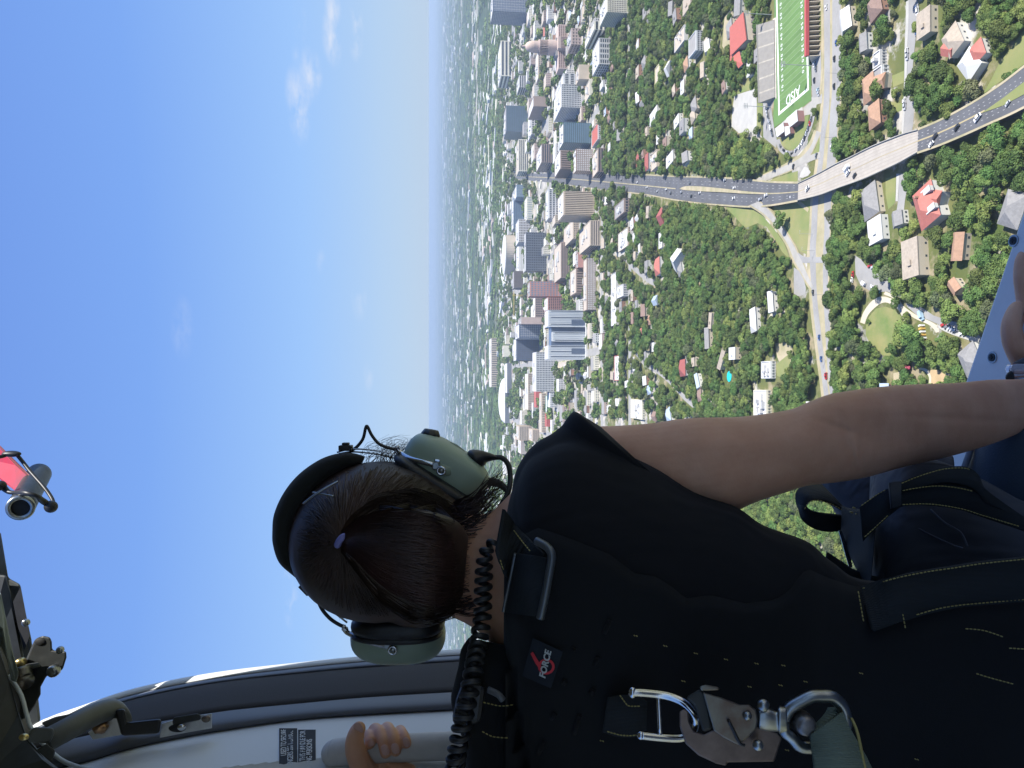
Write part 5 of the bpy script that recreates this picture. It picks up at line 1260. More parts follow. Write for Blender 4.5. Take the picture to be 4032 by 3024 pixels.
# ---- materials
def fabric(name, col, rough=.9, weave=900, bump=.25, fold=0, fscale=9, var=.25):
    M = mat(name, col, rough, spec=.25, sheen=.05); t = M.node_tree; b = t.nodes['Principled BSDF']
    tcn = t.nodes.new('ShaderNodeTexCoord'); n = t.nodes.new('ShaderNodeTexNoise'); n.inputs['Scale'].default_value = weave; t.links.new(tcn.outputs['Object'], n.inputs['Vector'])
    bp = t.nodes.new('ShaderNodeBump'); bp.inputs['Strength'].default_value = bump; bp.inputs['Distance'].default_value = .0006; t.links.new(n.outputs['Fac'], bp.inputs['Height'])
    last = bp
    if fold:
        mp_ = t.nodes.new('ShaderNodeMapping'); mp_.inputs['Scale'].default_value = (fscale, fscale, fscale * .35); mp_.inputs['Rotation'].default_value = (.3, .5, .2); t.links.new(tcn.outputs['Object'], mp_.inputs[0])
        n2 = t.nodes.new('ShaderNodeTexNoise'); n2.inputs['Scale'].default_value = 1.0; n2.inputs['Detail'].default_value = 2; n2.inputs['Distortion'].default_value = 1.2; t.links.new(mp_.outputs[0], n2.inputs['Vector'])
        b2 = t.nodes.new('ShaderNodeBump'); b2.inputs['Strength'].default_value = fold; b2.inputs['Distance'].default_value = .02; t.links.new(n2.outputs['Fac'], b2.inputs['Height']); t.links.new(bp.outputs[0], b2.inputs['Normal']); last = b2
    t.links.new(last.outputs[0], b.inputs['Normal']); return M
m_shirt = fabric('black_knit_shirt', (.0072, .0075, .009), .85, fold=.5, fscale=9)
m_vest = fabric('black_padded_vest', (.0072, .008, .0092), .9, fold=.25, fscale=6)
m_trous = fabric('grey_trousers', (.058, .060, .070), .8, fold=.7, fscale=14)
m_seatc = fabric('blue_black_vinyl', (.030, .042, .060), .6, weave=420, bump=.6)
def webm(name, col):
    M = mat(name, col, .8, spec=.3); t = M.node_tree; b = t.nodes['Principled BSDF']
    tcn = t.nodes.new('ShaderNodeTexCoord'); w = t.nodes.new('ShaderNodeTexWave'); w.inputs['Scale'].default_value = 260; w.inputs['Distortion'].default_value = .6; t.links.new(tcn.outputs['Object'], w.inputs['Vector'])
    bp = t.nodes.new('ShaderNodeBump'); bp.inputs['Strength'].default_value = .7; bp.inputs['Distance'].default_value = .0008; t.links.new(w.outputs['Fac'], bp.inputs['Height']); t.links.new(bp.outputs[0], b.inputs['Normal']); return M
m_web = webm('black_webbing', (.017, .021, .024)); m_green = webm('grey_green_webbing', (.16, .20, .155))
m_yel = mat('yellow_thread', (.34, .29, .10), .8)
m_skin = mat('skin', (.68, .375, .235), .55, col2=(.60, .31, .185), vscale=22, bump=.25, bscale=420, spec=.35)
m_skin.node_tree.nodes['Principled BSDF'].inputs['Subsurface Weight'].default_value = .12
m_skin.node_tree.nodes['Principled BSDF'].inputs['Subsurface Scale'].default_value = .012
m_nail = mat('nail', (.60, .36, .30), .4)
m_hair = mat('dark_brown_hair', (.017, .011, .009), .5, col2=(.055, .031, .022), vscale=14, rand=.3)
m_shell = mat('sage_green_shell', (.27, .35, .27), .42, spec=.5, bump=.12, bscale=600)
m_pad = mat('black_leatherette', (.011, .012, .014), .42, bump=.4, bscale=160)
m_rub = mat('black_rubber', (.014, .015, .017), .45)
m_plast = mat('black_plastic', (.016, .017, .020), .4)
m_chrome = mat('polished_steel', (.62, .63, .65), .16, metal=1)
m_steel = mat('brushed_steel', (.40, .42, .42), .34, metal=1, var=.3, vscale=60)
m_zinc = mat('zinc_plated_steel', (.26, .27, .24), .42, metal=.9, col2=(.17, .13, .11), vscale=30)
m_brass = mat('brass', (.60, .47, .20), .3, metal=1)
m_frw = mat('white_door_rim', (.62, .64, .64), .55, bump=.1, bscale=300)
m_frg = mat('grey_door_seal', (.15, .17, .21), .5)
m_trim = mat('dark_brown_trim', (.026, .023, .023), .8, bump=.6, bscale=500)
m_tubem = mat('charcoal_edge_trim', (.10, .107, .125), .55, bump=.3, bscale=700)
m_panel = mat('light_grey_lining', (.60, .62, .64), .6, bump=.08, bscale=200)
m_handle = mat('warm_grey_handle', (.56, .535, .505), .6, var=.1, vscale=60)
m_dkgrey = mat('dark_green_grey_metal', (.028, .032, .032), .55, var=.4, vscale=40)
m_grey2 = mat('grey_painted_metal', (.085, .093, .093), .5, var=.15, vscale=60)
m_cab = mat('cabin_lining', (.15, .152, .155), .85)
m_sill = mat('blue_grey_sill_paint', (.80, .78, .74), .5, col2=(.72, .70, .67), vscale=9, bump=.05, bscale=80)
m_lab = mat('placard_black', (.012, .013, .015), .75, var=.5, vscale=80); m_labw = mat('placard_lettering', (.55, .56, .57), .6)

# ---- cabin shell (roof, sides, back) -------------------------------------------------
heli = thing('helicopter', 'helicopter cabin with open side door, grey door frame and grab handle', 'helicopter', (0, 0, 0))
def sy(x): return 1.025 - .47 * x          # the door opening runs obliquely across the view
zf = H - .80                               # cabin floor
# floor with rolled edge: sill plate along the door line
b = MB()
def quadbox(b, c4, z0, z1):
    k = len(b.v)
    for z in (z0, z1):
        for x, y in c4: b.v.append((x, y, z))
    b.f += [(k + 3, k + 2, k + 1, k), (k + 4, k + 5, k + 6, k + 7)] + [(k + i, k + (i + 1) % 4, k + 4 + (i + 1) % 4, k + 4 + i) for i in range(4)]
quadbox(b, [(-1.1, sy(-1.1)), (-1.1, sy(-1.1) - .30), (1.5, sy(1.5) - .30), (1.5, sy(1.5))], zf - .10, zf)
bevel(obj('door_sill', b, m_sill, heli, False), .004)
b = MB(); quadbox(b, [(-1.1, sy(-1.1) - .303), (-1.1, -1.6), (1.5, -1.6), (1.5, sy(1.5) - .303)], zf - .10, zf + .004)
obj('floor', b, m_cab, heli, False)
# fasteners on the sill
for (u, v) in ((2144, 772), (2190, 520)):
    ray = P(u, v, 1) - CAM; t_ = (zf - H) / ray.z; p = CAM + ray * t_
    bb = MB().cyl((p.x, p.y), .0085, zf, zf + .0012, 20); obj('fastener_ring', bb, m_steel, heli, False); bb = MB().cyl((p.x, p.y), .0058, zf + .0012, zf + .0022, 16); obj('fastener', bb, m_dkgrey, heli, False)
    bb = MB(); bb.box(p.x - .0032, p.x + .0032, p.y - .0008, p.y + .0008, zf + .0022, zf + .003); bb.box(p.x - .0008, p.x + .0008, p.y - .0032, p.y + .0032, zf + .0022, zf + .0031); obj('screw_slot', bb, m_lab, heli, False)
# raised lip of the sill (pale strip)
for (u1, v1, u2, v2, m_) in ((2205, 745, 2180, 830, m_frw),):
    pa = []
    for (u, v) in ((u1, v1), (u2, v2)):
        ray = P(u, v, 1) - CAM; t_ = (zf - H) / ray.z; pa.append(CAM + ray * t_)
    d_ = (pa[1] - pa[0]).normalized(); n_ = Vector((d_.y, -d_.x, 0)); 
    if n_.y > 0: n_ = -n_
    bb = MB(); q = [pa[0] - d_ * .9, pa[0] + d_ * .9]
    quadbox(bb, [(q[0].x, q[0].y), (q[0].x + n_.x * .012, q[0].y + n_.y * .012), (q[1].x + n_.x * .012, q[1].y + n_.y * .012), (q[1].x, q[1].y)], zf + .001, zf + .006)
    bevel(obj('sill_lip', bb, mat('pale_blue_lip', (.40, .46, .54), .35), heli, False), .002)
# ceiling, back wall and far right wall, all beyond the frame of the photograph
b = MB(); quadbox(b, [(-1.2, sy(-1.2) + .02), (-1.2, -1.6), (1.55, -1.6), (1.55, sy(1.55) + .02)], H + .66, H + .72); obj('ceiling', b, m_cab, heli, False)
b = MB(); b.box(-1.2, 1.5, -1.66, -1.6, zf - .1, H - .25); b.box(-1.2, 1.5, -1.66, -1.6, H + .6, H + .66); b.box(-1.2, -1.1, -1.66, -1.6, H - .25, H + .6); b.box(1.4, 1.5, -1.66, -1.6, H - .25, H + .6); obj('rear_light_opening', b, m_cab, heli, False)  # unseen back wall, opening added to let sky light into the cabin
b = MB();  b.box(1.0, 1.06, -1.6, .35, H + .25, H + .66); b.box(1.0, 1.06, .35, sy(1.0), zf, H + .66); obj('right_light_opening', b, m_cab, heli, False)  # unseen right wall, opening shaped to add side light and block sun

# ---- door frame on the left (bottom of the picture), swept section by section --------
U = [40, 92, 183, 275, 380, 494, 643, 786, 965, 1100, 1300, 1500, 1800, 2200]
bands = {
    'a': [1590, 1555, 1522, 1491, 1467, 1448, 1431, 1417, 1404, 1397, 1392, 1394, 1402, 1420],      # outer edge of white rim
    'b': [1600, 1566, 1534, 1504, 1480, 1461, 1443, 1429, 1417, 1410, 1405, 1407, 1415, 1433],
    'c': [1606, 1574, 1544, 1514, 1490, 1471, 1455, 1442, 1430, 1422, 1417, 1419, 1428, 1446],
    'd': [1640, 1612, 1590, 1571, 1553, 1535, 1520, 1507, 1496, 1489, 1484, 1486, 1495, 1515],
    'e': [1700, 1670, 1648, 1620, 1597, 1577, 1556, 1545, 1535, 1528, 1523, 1525, 1535, 1555],
    'f': [1900] * 14}
dep = {'a': 1.27, 'b': 1.25, 'c': 1.235, 'd': 1.10, 'e': 1.05, 'f': .62}
def band(name, k0, k1, m_, prof, d0=None, d1=None):
    """surface between two band lines; prof = list of (t across, lift towards the viewer in m)"""
    b = MB(); st = crp([(U[i], bands[k0][i], bands[k1][i]) for i in range(len(U))], 5)
    d0 = d0 or dep[k0]; d1 = d1 or dep[k1]
    for (u, va, vb) in st:
        for t, l in prof:
            b.v.append(tuple(P(u, va + (vb - va) * t, d0 + (d1 - d0) * t - l)))
        for t, l in ((1, -.03), (0, -.03)): b.v.append(tuple(P(u, va + (vb - va) * t, d0 + (d1 - d0) * t - l)))
    n = len(prof) + 2
    for j in range(len(st) - 1):
        for i in range(n): i2 = (i + 1) % n; b.f.append((j * n + i, j * n + i2, (j + 1) * n + i2, (j + 1) * n + i))
    return obj(name, b, m_, heli)
rnd_ = lambda h, n=8: [(i / n, h * math.sin(math.pi * i / n) ** .8 if 0 < i < n else 0) for i in range(n + 1)]
band('door_rim', 'a', 'b', m_frw, [(0, 0), (.1, .004), (.9, .004), (1, 0)])
band('door_seal', 'b', 'c', m_frg, rnd_(.006))
band('pillar_trim', 'c', 'd', m_trim, [(0, 0), (.06, .010), (.3, .018), (.8, .010), (1, 0)])
band('edge_trim', 'd', 'e', m_tubem, rnd_(.022, 10))
band('side_lining', 'e', 'f', m_panel, [(0, 0), (.04, .006), (.18, .020), (.3, .012), (.55, .0), (1, 0)])
# grab handle
hd_ = 1.0
b = MB()
hpts = [P(722, 1626, .905), P(760, 1622, .90), (P(860, 1616, .895)), P(1002, 1610, .885), P(1130, 1606, .875), P(1260, 1600, .87)]
tube(b, hpts, lambda t: .0158, 20, 6)
ell(b, P(722, 1627, .905), IMX * .0158, IMY * .0158, IMZ * .0158); ell(b, P(1260, 1600, .87), IMX * .0158, IMY * .0158, IMZ * .0158)
gh = obj('grab_handle', b, m_handle, heli)
b = MB(); tube(b, [P(735, 1627, .91), P(735, 1640, .96), P(735, 1660, 1.0)], .011, 12, 4); obj('handle_mount', b, m_handle, heli)
def proj0(p):
    q = p - CAM; d = q.dot(FW); return 1106 - q.dot(UPW) / d * FQ, 829.5 - q.dot(RTW) / d * FQ, d
# placards with lettering, readable from picture bottom to top
def text_mesh(s, size, m_, name, parent, origin, right, up, extr=.0002, align='LEFT', shear=0, bold=0.0, sx=1):
    cu = bpy.data.curves.new(name, 'FONT'); cu.body = s; cu.size = size; cu.align_x = align; cu.extrude = extr; cu.shear = shear; cu.offset = bold; cu.resolution_u = 3
    o = bpy.data.objects.new(name, cu); C.objects.link(o); dg = bpy.context.evaluated_depsgraph_get(); me = bpy.data.meshes.new_from_object(o.evaluated_get(dg)); bpy.data.objects.remove(o)
    me.materials.clear(); me.materials.append(m_); right = right.normalized(); nn = right.cross(up).normalized(); up = nn.cross(right)
    M = Matrix((right, up, nn)).transposed().to_4x4(); M.translation = origin; me.transform(Matrix.Diagonal((sx, 1, 1, 1))); me.transform(M); return link(name, me, parent)
def lining(u, v, lift=.0):
    # depth of the side lining surface at a pixel
    st = crp([(U[i], bands['e'][i], bands['f'][i]) for i in range(len(U))], 5)
    q = min(st, key=lambda s: abs(s[0] - u)); t = (v - q[1]) / (q[2] - q[1]); pr = [(0, 0), (.04, .006), (.18, .020), (.3, .012), (.55, .0), (1, 0)]
    for (t0, l0), (t1, l1) in zip(pr, pr[1:]):
        if t0 <= t <= t1: l = l0 + (l1 - l0) * (t - t0) / (t1 - t0); break
    else: l = 0
    return dep['e'] + (dep['f'] - dep['e']) * t - l - lift
for (ua, ub, va, l1, l2) in ((603, 642, 1573, 'USED TO SECURE', 'PASSENGERS 200 KG MAX.'), (644, 682, 1576, 'THIS HANDLE FOR', 'SECURING PERSONS')):
    b = MB(); n = 12; vs = [va + (1760 - va) * i / n for i in range(n + 1)]
    for v in vs:
        for u in (ua, ub): b.v.append(tuple(P(u, v, lining(u, v, .0028))))
    for i in range(n): b.f.append((2 * i, 2 * i + 1, 2 * i + 3, 2 * i + 2))
    o = obj('placard', b, m_lab, heli, False)
    s_ = o.modifiers.new('solid', 'SOLIDIFY'); s_.thickness = .0008
    for k, (s, vtop) in enumerate(((l1, va + 2), (l2, va + (5 if ub < 650 else 20)))):
        u = ua + (15.5 if k == 0 else 30)
        pa = P(u, vtop, lining(u, vtop, .009)); pb = P(u, 1659, lining(u, 1659, .007))
        tm = text_mesh(s, .0102, m_labw, 'lettering', o, pa, pa - pb, -IMX, align='RIGHT', sx=1.0)
        for vx in tm.data.vertices:
            uu_, vv_, _d = proj0(vx.co); vx.co = P(uu_, vv_, lining(uu_, vv_, .0048))
# latch plate and striker on the pillar
b = MB(); extrude(b, [(345, 1594, 1.017), (349, 1563, 1.027), (395, 1549, 1.027), (458, 1541, 1.022), (458, 1573, 1.012), (400, 1583, 1.012)], .004); lp = bevel(obj('latch_plate', b, mat('bright_latch_metal', (.66, .67, .68), .35, metal=.25, var=.2, vscale=70), heli, False), .001)
b = MB(); extrude(b, [(372, 1557, 1.010), (376, 1549, 1.004), (425, 1541, 1.004), (434, 1544, 1.004), (434, 1555, 1.010), (374, 1567, 1.010)], .012); bevel(obj('latch_hook', b, m_dkgrey, lp, False), .002)
b = MB(); ell(b, P(383, 1573, 1.011), IMX * .012, IMY * .0055, IMZ * .003); obj('latch_slot', b, m_lab, lp)
b = MB(); ell(b, P(392, 1571, 1.007), IMX * .006, IMY * .0045, IMZ * .003); obj('striker_pin', b, m_chrome, lp)
b = MB(); ell(b, P(445, 1553, 1.010), IMX * .0062, IMY * .005, IMZ * .003); obj('screw', b, m_zinc, lp)
# folded bracket and curved arm near the upper corner
b = MB(); tube(b, [P(100, 1600, .93), P(150, 1573, .95), P(200, 1546, .985), P(238, 1534, 1.02), P(255, 1545, 1.05), P(262, 1560, 1.07)], .0145, 16, 6); obj('door_arm', b, m_grey2, heli)
b = MB(); extrude(b, [(66, 1578, .90), (72, 1570, .91), (116, 1572, .91), (118, 1585, .90), (108, 1606, .90), (62, 1604, .90), (58, 1590, .90)], .045); bevel(obj('arm_block', b, m_grey2, heli, False), .003)
b = MB(); extrude(b, [(100, 1606, .90), (120, 1622, .895), (112, 1648, .895), (78, 1620, .895)], .02); bevel(obj('arm_fork', b, m_dkgrey, heli, False), .002)
b = MB(); extrude(b, [(247, 1533, 1.02), (270, 1530, 1.02), (275, 1560, 1.0), (350, 1552, 1.0), (345, 1585, 1.0), (262, 1590, 1.0)], .03); bevel(obj('hinge_cover', b, m_plast, heli, False), .004)
b = MB(); extrude(b, [(190, 1582, 1.01), (240, 1550, 1.01), (272, 1556, 1.01), (262, 1588, 1.01), (200, 1598, 1.01)], .01); bevel(obj('hinge_plate', b, MATS['bright_latch_metal'], heli, False), .001)
b = MB(); ell(b, P(217, 1571, 1.0), IMX * .011, IMY * .009, IMZ * .01, 6, 6); obj('hinge_bolt', b, mat('copper_bolt', (.40, .25, .15), .35, metal=1), heli)
b = MB(); extrude(b, [(88, 1561, 1.2), (120, 1548, 1.2), (160, 1540, 1.19), (170, 1556, 1.18), (110, 1580, 1.17)], .02); bevel(obj('corner_plate', b, m_frg, heli, False), .003)
b = MB(); ell(b, P(52, 1592, .89), IMX * .006, IMY * .004, IMZ * .004); obj('small_bolt', b, m_brass, heli)
b = MB(); tube(b, [P(20, 1460, 1.15), P(45, 1500, 1.12), P(58, 1545, 1.1), P(72, 1580, 1.08), P(130, 1640, 1.04), P(200, 1665, 1.0)], .003, 8, 6); obj('cable', b, mat('pale_grey_cable', (.4, .43, .43), .5), heli)
# roof edge, door track and hinge (top left corner of the picture)
b = MB(); extrude(b, [(-60, 1090, 1.30), (2, 1152, 1.30), (18, 1248, 1.30), (44, 1262, 1.30), (57, 1330, 1.30), (68, 1380, 1.30), (80, 1480, 1.30), (88, 1556, 1.30), (60, 1600, 1.28), (-60, 1640, 1.25)], .10); bevel(obj('door_header', b, m_grey2, heli, False), .004)
b = MB(); extrude(b, [(-60, 1235, 1.26), (14, 1242, 1.26), (30, 1310, 1.26), (42, 1370, 1.26), (52, 1420, 1.25), (50, 1460, 1.24), (-60, 1500, 1.22)], .03); bevel(obj('door_track', b, m_dkgrey, heli, False), .004)
b = MB(); extrude(b, [(28, 1300, 1.255), (44, 1268, 1.26), (56, 1330, 1.26), (64, 1375, 1.26), (52, 1405, 1.255), (38, 1350, 1.25)], .02, ); obj('track_recess', b, m_lab, heli, False)
b = MB(); extrude(b, [(70, 1392, 1.20), (76, 1380, 1.20), (92, 1373, 1.20), (108, 1376, 1.20), (112, 1386, 1.20), (113, 1404, 1.20), (132, 1407, 1.20), (143, 1406, 1.20), (144, 1420, 1.20), (136, 1446, 1.20), (128, 1452, 1.20), (114, 1455, 1.20), (101, 1460, 1.20), (88, 1484, 1.19), (88, 1500, 1.19), (78, 1520, 1.18), (60, 1545, 1.17), (48, 1556, 1.17), (40, 1500, 1.18), (50, 1440, 1.19), (60, 1415, 1.20)], .035); hb_ = bevel(obj('hinge_bracket', b, m_dkgrey, heli, False), .003)
b = MB(); ell(b, P(88, 1386, 1.195), IMX * .010, IMY * .007, IMZ * .004); obj('bracket_hole', b, m_lab, hb_)
for (u, v, r_, m_) in ((130, 1404, .006, m_steel), (116, 1449, .010, m_steel), (56, 1345, .006, m_steel), (45, 1433, .009, m_brass)):
    b = MB(); ell(b, P(u, v, 1.185), IMX * r_, IMY * r_, IMZ * r_ * .8, 12, 8, .6, 1); obj('bolt', b, m_, hb_)
b = MB(); extrude(b, [(46, 1436, 1.18), (86, 1430, 1.18), (88, 1441, 1.18), (48, 1448, 1.18)], .012); bevel(obj('lever', b, m_zinc, hb_, False), .003)
b = MB(); tube(b, [P(48, 1440, 1.18), P(52, 1466, 1.175), P(55, 1472, 1.17)], .013, 16, 3); obj('pivot_pin', b, m_zinc, hb_)
b = MB(); extrude(b, [(-60, 1260, 1.16), (2, 1280, 1.15), (12, 1330, 1.14), (26, 1400, 1.13), (40, 1452, 1.12), (36, 1474, 1.12), (24, 1470, 1.12), (14, 1420, 1.12), (4, 1360, 1.12), (-60, 1290, 1.12)], .01); bevel(obj('guide_rail', b, mat('pale_green_grey_rail', (.17, .20, .19), .5), heli, False), .002)
b = MB(); extrude(b, [(-60, 1395, 1.08), (0, 1400, 1.08), (20, 1470, 1.06), (40, 1540, 1.05), (58, 1590, 1.03), (100, 1640, 1.0), (180, 1700, .98), (-60, 1700, .98)], .02); bevel(obj('corner_lining', b, m_dkgrey, heli, False), .006)

# ---- red arm with crossways tube outside the door (top left)
arm = thing('red_hoist_arm', 'red painted arm with a dark metal tube and black bungee above the open door', 'hoist arm')
q1 = lambda x, y, d: (x / 3.318 / 1.8228, (1650 + y / 3.318) / 1.8228, d)
m_redarm = mat('red_painted_arm', (.42, .018, .05), .6, col2=(.30, .03, .07), vscale=25, spec=.2)
b = MB(); extrude(b, [q1(-400, -60, 1.5), q1(0, 380, 1.45), q1(200, 590, 1.43), q1(520, 890, 1.40), q1(530, 950, 1.40), q1(215, 950, 1.40), q1(0, 790, 1.43), q1(-400, 480, 1.48)], .016); bevel(obj('arm', b, m_redarm, arm, False), .002)
b = MB(); extrude(b, [q1(-400, -110, 1.5), q1(0, 345, 1.45), q1(270, 620, 1.42), q1(545, 880, 1.40), q1(525, 900, 1.40), q1(200, 592, 1.43), q1(-400, -55, 1.5)], .045); obj('arm_flange', b, mat('brownish_red_edge', (.20, .05, .05), .6), arm, False)
b = MB(); a0, a1 = P(*q1(510, 720, 1.49)), P(*q1(272, 1150, 1.30))
b1 = MB(); tube(b, [a0, a0.lerp(a1, .3), a0.lerp(a1, .7), a1], .0222, 28, 4); obj('cross_tube', b, mat('gunmetal', (.045, .052, .052), .45, metal=.3, var=.4, vscale=30), arm)
dirt = (a1 - a0).normalized()
b = MB(); ax_ = dirt.orthogonal().normalized(); ay_ = dirt.cross(ax_)
rim = MB(); n = 32
for j, (r_, z_) in enumerate(((.0226, 0), (.0226, .005), (.0205, .007), (.0150, .007), (.0145, -.0))):
    for i in range(n): w = 2 * math.pi * i / n; rim.v.append(tuple(a1 + dirt * z_ + (ax_ * math.cos(w) + ay_ * math.sin(w)) * r_))
for j in range(4):
    for i in range(n): i2 = (i + 1) % n; rim.f.append((j * n + i, j * n + i2, (j + 1) * n + i2, (j + 1) * n + i))
obj('tube_rim', rim, m_steel, arm)
b = MB(); n = 24
for i in range(n): w = 2 * math.pi * i / n; b.v.append(tuple(a1 + dirt * .0012 + (ax_ * math.cos(w) + ay_ * math.sin(w)) * .0148))
b.f.append(tuple(range(n))); obj('tube_bore', b, m_lab, arm, False)
b = MB(); tube(b, [P(*q1(x, y, d)) for x, y, d in ((-60, 495, 1.35), (20, 490, 1.36), (80, 470, 1.37), (130, 440, 1.38), (200, 450, 1.38), (290, 550, 1.38), (400, 690, 1.37), (560, 870, 1.35), (650, 990, 1.34), (695, 1080, 1.33), (690, 1150, 1.32))], .0034, 8, 6); obj('bungee', b, m_rub, arm)
b = MB(); tube(b, [P(*q1(x, y, d)) for x, y, d in ((-60, 830, 1.33), (20, 870, 1.33), (110, 950, 1.32), (220, 962, 1.31), (340, 965, 1.28), (480, 1005, 1.28), (560, 1070, 1.30), (650, 1130, 1.31))], lambda t: .0036 + .002 * math.sin(t * 9) ** 2, 8, 6); obj('bungee', b, m_rub, arm)
b = MB(); ell(b, P(*q1(665, 1145, 1.31)), IMX * .0115, IMY * .011, IMZ * .01); ell(b, P(*q1(5, 870, 1.32)), IMX * .010, IMY * .009, IMZ * .01); ell(b, P(*q1(150, 455, 1.37)), IMX * .018, IMY * .006, IMZ * .008); obj('bungee_knot', b, m_rub, arm)

# ================================================================== person
per = thing('person', 'person seen from behind in black shirt and grey trousers, sitting in the open helicopter door', 'person')
# one continuous body: head, neck, trunk, both arms and hands
def hand_chain(b, pts, r0, r1, n=12):
    tube(b, [P(*q) for q in pts], lambda t: r0 + (r1 - r0) * t, n, 5); ell(b, P(*pts[-1]), IMX * r1, IMY * r1, IMZ * r1, 12, 8)
b = MB()
# head (under the hair), neck and upper trunk
ell(b, P(815, 1165, .86), IMX * .093, IMY * .078, IMZ * .095, 28, 18)
# face details on the far side: brow, nose, chin, ears
ell(b, P(815, 1165, .955), IMX * .018, IMY * .009, IMZ * .016); ell(b, P(890, 1165, .92), IMX * .028, IMY * .024, IMZ * .03)
loft(b, [(900, 1060, 900, 1290, .86, .06), (960, 1085, 960, 1325, .85, .058), (1010, 1108, 1015, 1352, .84, .056), (1060, 1105, 1060, 1390, .82, .06), (1110, 1060, 1110, 1470, .80, .07), (1200, 990, 1200, 1600, .79, .075)])
# right arm
loft(b, [(1200, 960, 1330, 1180, .79, .045), (1270, 925, 1440, 1150, .785, .047), (1330, 920, 1510, 1118, .78, .047), (1400, 915, 1545, 1112, .775, .046), (1490, 903, 1585, 1106, .77, .046), (1600, 900, 1635, 1084, .77, .044), (1700, 886, 1700, 1063, .775, .042),
         (1745, 869, 1745, 1049, .78, .042), (1790, 852, 1790, 1044, .79, .043), (1835, 844, 1835, 1038, .80, .043), (1877, 838, 1877, 1030, .81, .042), (1956, 831, 1960, 1007, .84, .041), (2062, 827, 2060, 984, .87, .039), (2141, 820, 2152, 956, .90, .036), (2212, 818, 2220, 926, .93, .032), (2245, 806, 2270, 892, .96, .027), (2246, 795, 2290, 860, .98, .024)], 36, 5)
# right hand resting on the sill: palm, thumb, four fingers
loft(b, [(2222, 812, 2285, 850, .985, .021), (2190, 780, 2282, 800, .995, .019), (2186, 735, 2290, 745, 1.0, .018), (2194, 690, 2290, 695, 1.005, .017), (2205, 655, 2285, 655, 1.01, .014)], 24, 4)
for pts, r0, r1 in (([(2218, 690, 1.0), (2214, 645, .995), (2207, 600, .995), (2208, 565, 1.0), (2214, 550, 1.005)], .0115, .0082), ([(2238, 680, .998), (2236, 630, .99), (2232, 580, .99), (2233, 545, .995), (2236, 528, 1.0)], .0115, .0083),
                    ([(2258, 680, 1.0), (2260, 630, .993), (2260, 585, .993), (2262, 555, 1.0), (2264, 540, 1.005)], .011, .008), ([(2276, 690, 1.003), (2282, 650, .998), (2288, 615, .998), (2292, 590, 1.005)], .0098, .0072),
                    ([(2205, 775, .985), (2188, 740, .98), (2183, 705, .98), (2190, 678, .985), (2197, 665, .99)], .0135, .0092)):
    hand_chain(b, pts, r0, r1)
# left arm: hidden behind the vest and below the picture, comes back up to the handle
loft(b, [(1080, 1520, 1140, 1650, .82, .05), (1090, 1640, 1190, 1740, .84, .048), (1110, 1780, 1220, 1830, .86, .045), (1060, 1830, 1160, 1900, .88, .042), (960, 1730, 1010, 1850, .89, .034), (905, 1660, 925, 1762, .895, .026), (868, 1645, 880, 1718, .895, .022), (835, 1640, 845, 1705, .895, .019)], 26, 5)
loft(b, [(850, 1642, 860, 1712, .895, .019), (815, 1639, 818, 1712, .90, .018), (790, 1640, 785, 1705, .905, .017), (768, 1650, 762, 1692, .915, .014)], 22, 4)
loft(b, [(850, 1655, 855, 1700, .90, .016), (848, 1652, 850, 1690, .93, .014), (838, 1645, 838, 1680, .955, .012)], 16, 4); loft(b, [(805, 1655, 805, 1700, .90, .016), (805, 1652, 805, 1690, .93, .014), (800, 1645, 798, 1680, .955, .012)], 16, 4)
for pts, r0, r1 in (([(802, 1684, .888), (782, 1655, .876), (769, 1625, .868), (766, 1602, .866), (770, 1584, .870), (775, 1574, .876)], .0150, .0084),
                    ([(770, 1664, .955), (776, 1624, .955), (788, 1594, .932), (798, 1590, .900), (801, 1600, .886), (799, 1606, .884)], .0080, .0066), ([(790, 1664, .958), (799, 1615, .955), (808, 1577, .932), (818, 1582, .898), (827, 1600, .880), (832, 1620, .874), (833, 1626, .874)], .0080, .0068),
                    ([(815, 1664, .958), (824, 1612, .955), (834, 1574, .932), (843, 1580, .898), (850, 1598, .880), (854, 1617, .874), (855, 1622, .874)], .0079, .0066), ([(840, 1664, .958), (850, 1618, .955), (862, 1580, .932), (869, 1584, .900), (875, 1596, .884), (878, 1606, .880)], .0072, .0060)):
    hand_chain(b, pts, r0, r1)
body = obj('body', b, m_skin, per); remesh(body, .0016, 2, .45)
def proj(p):
    q = p - CAM; d = q.dot(FW); return 1106 - q.dot(UPW) / d * FQ, 829.5 - q.dot(RTW) / d * FQ, d
# muscle and crease relief round the elbow and along the forearm
G = lambda u, v, cu, cv, su, sv, a: math.exp(-(((u - cu) * math.cos(a) + (v - cv) * math.sin(a)) / su) ** 2 - ((-(u - cu) * math.sin(a) + (v - cv) * math.cos(a)) / sv) ** 2)
for vx in body.data.vertices:
    u, v, dd_ = proj(vx.co)
    if 1300 < u < 2215 and 800 < v < 1120 and dd_ < .93:
        h = .0045 * G(u, v, 1745, 950, 75, 38, .1) + .006 * G(u, v, 1890, 885, 90, 30, .1) + .003 * G(u, v, 1900, 985, 80, 26, -.15) - .0042 * G(u, v, 1828, 955, 13, 60, -.2) - .003 * G(u, v, 1815, 925, 45, 8, .35) - .0016 * G(u, v, 1846, 1000, 5, 45, -.15) - .0014 * G(u, v, 1862, 990, 4, 40, -.1) + .0025 * G(u, v, 1600, 960, 120, 26, .02) - .002 * G(u, v, 2080, 905, 130, 9, .05)
        vx.co -= (vx.co - CAM).normalized() * h
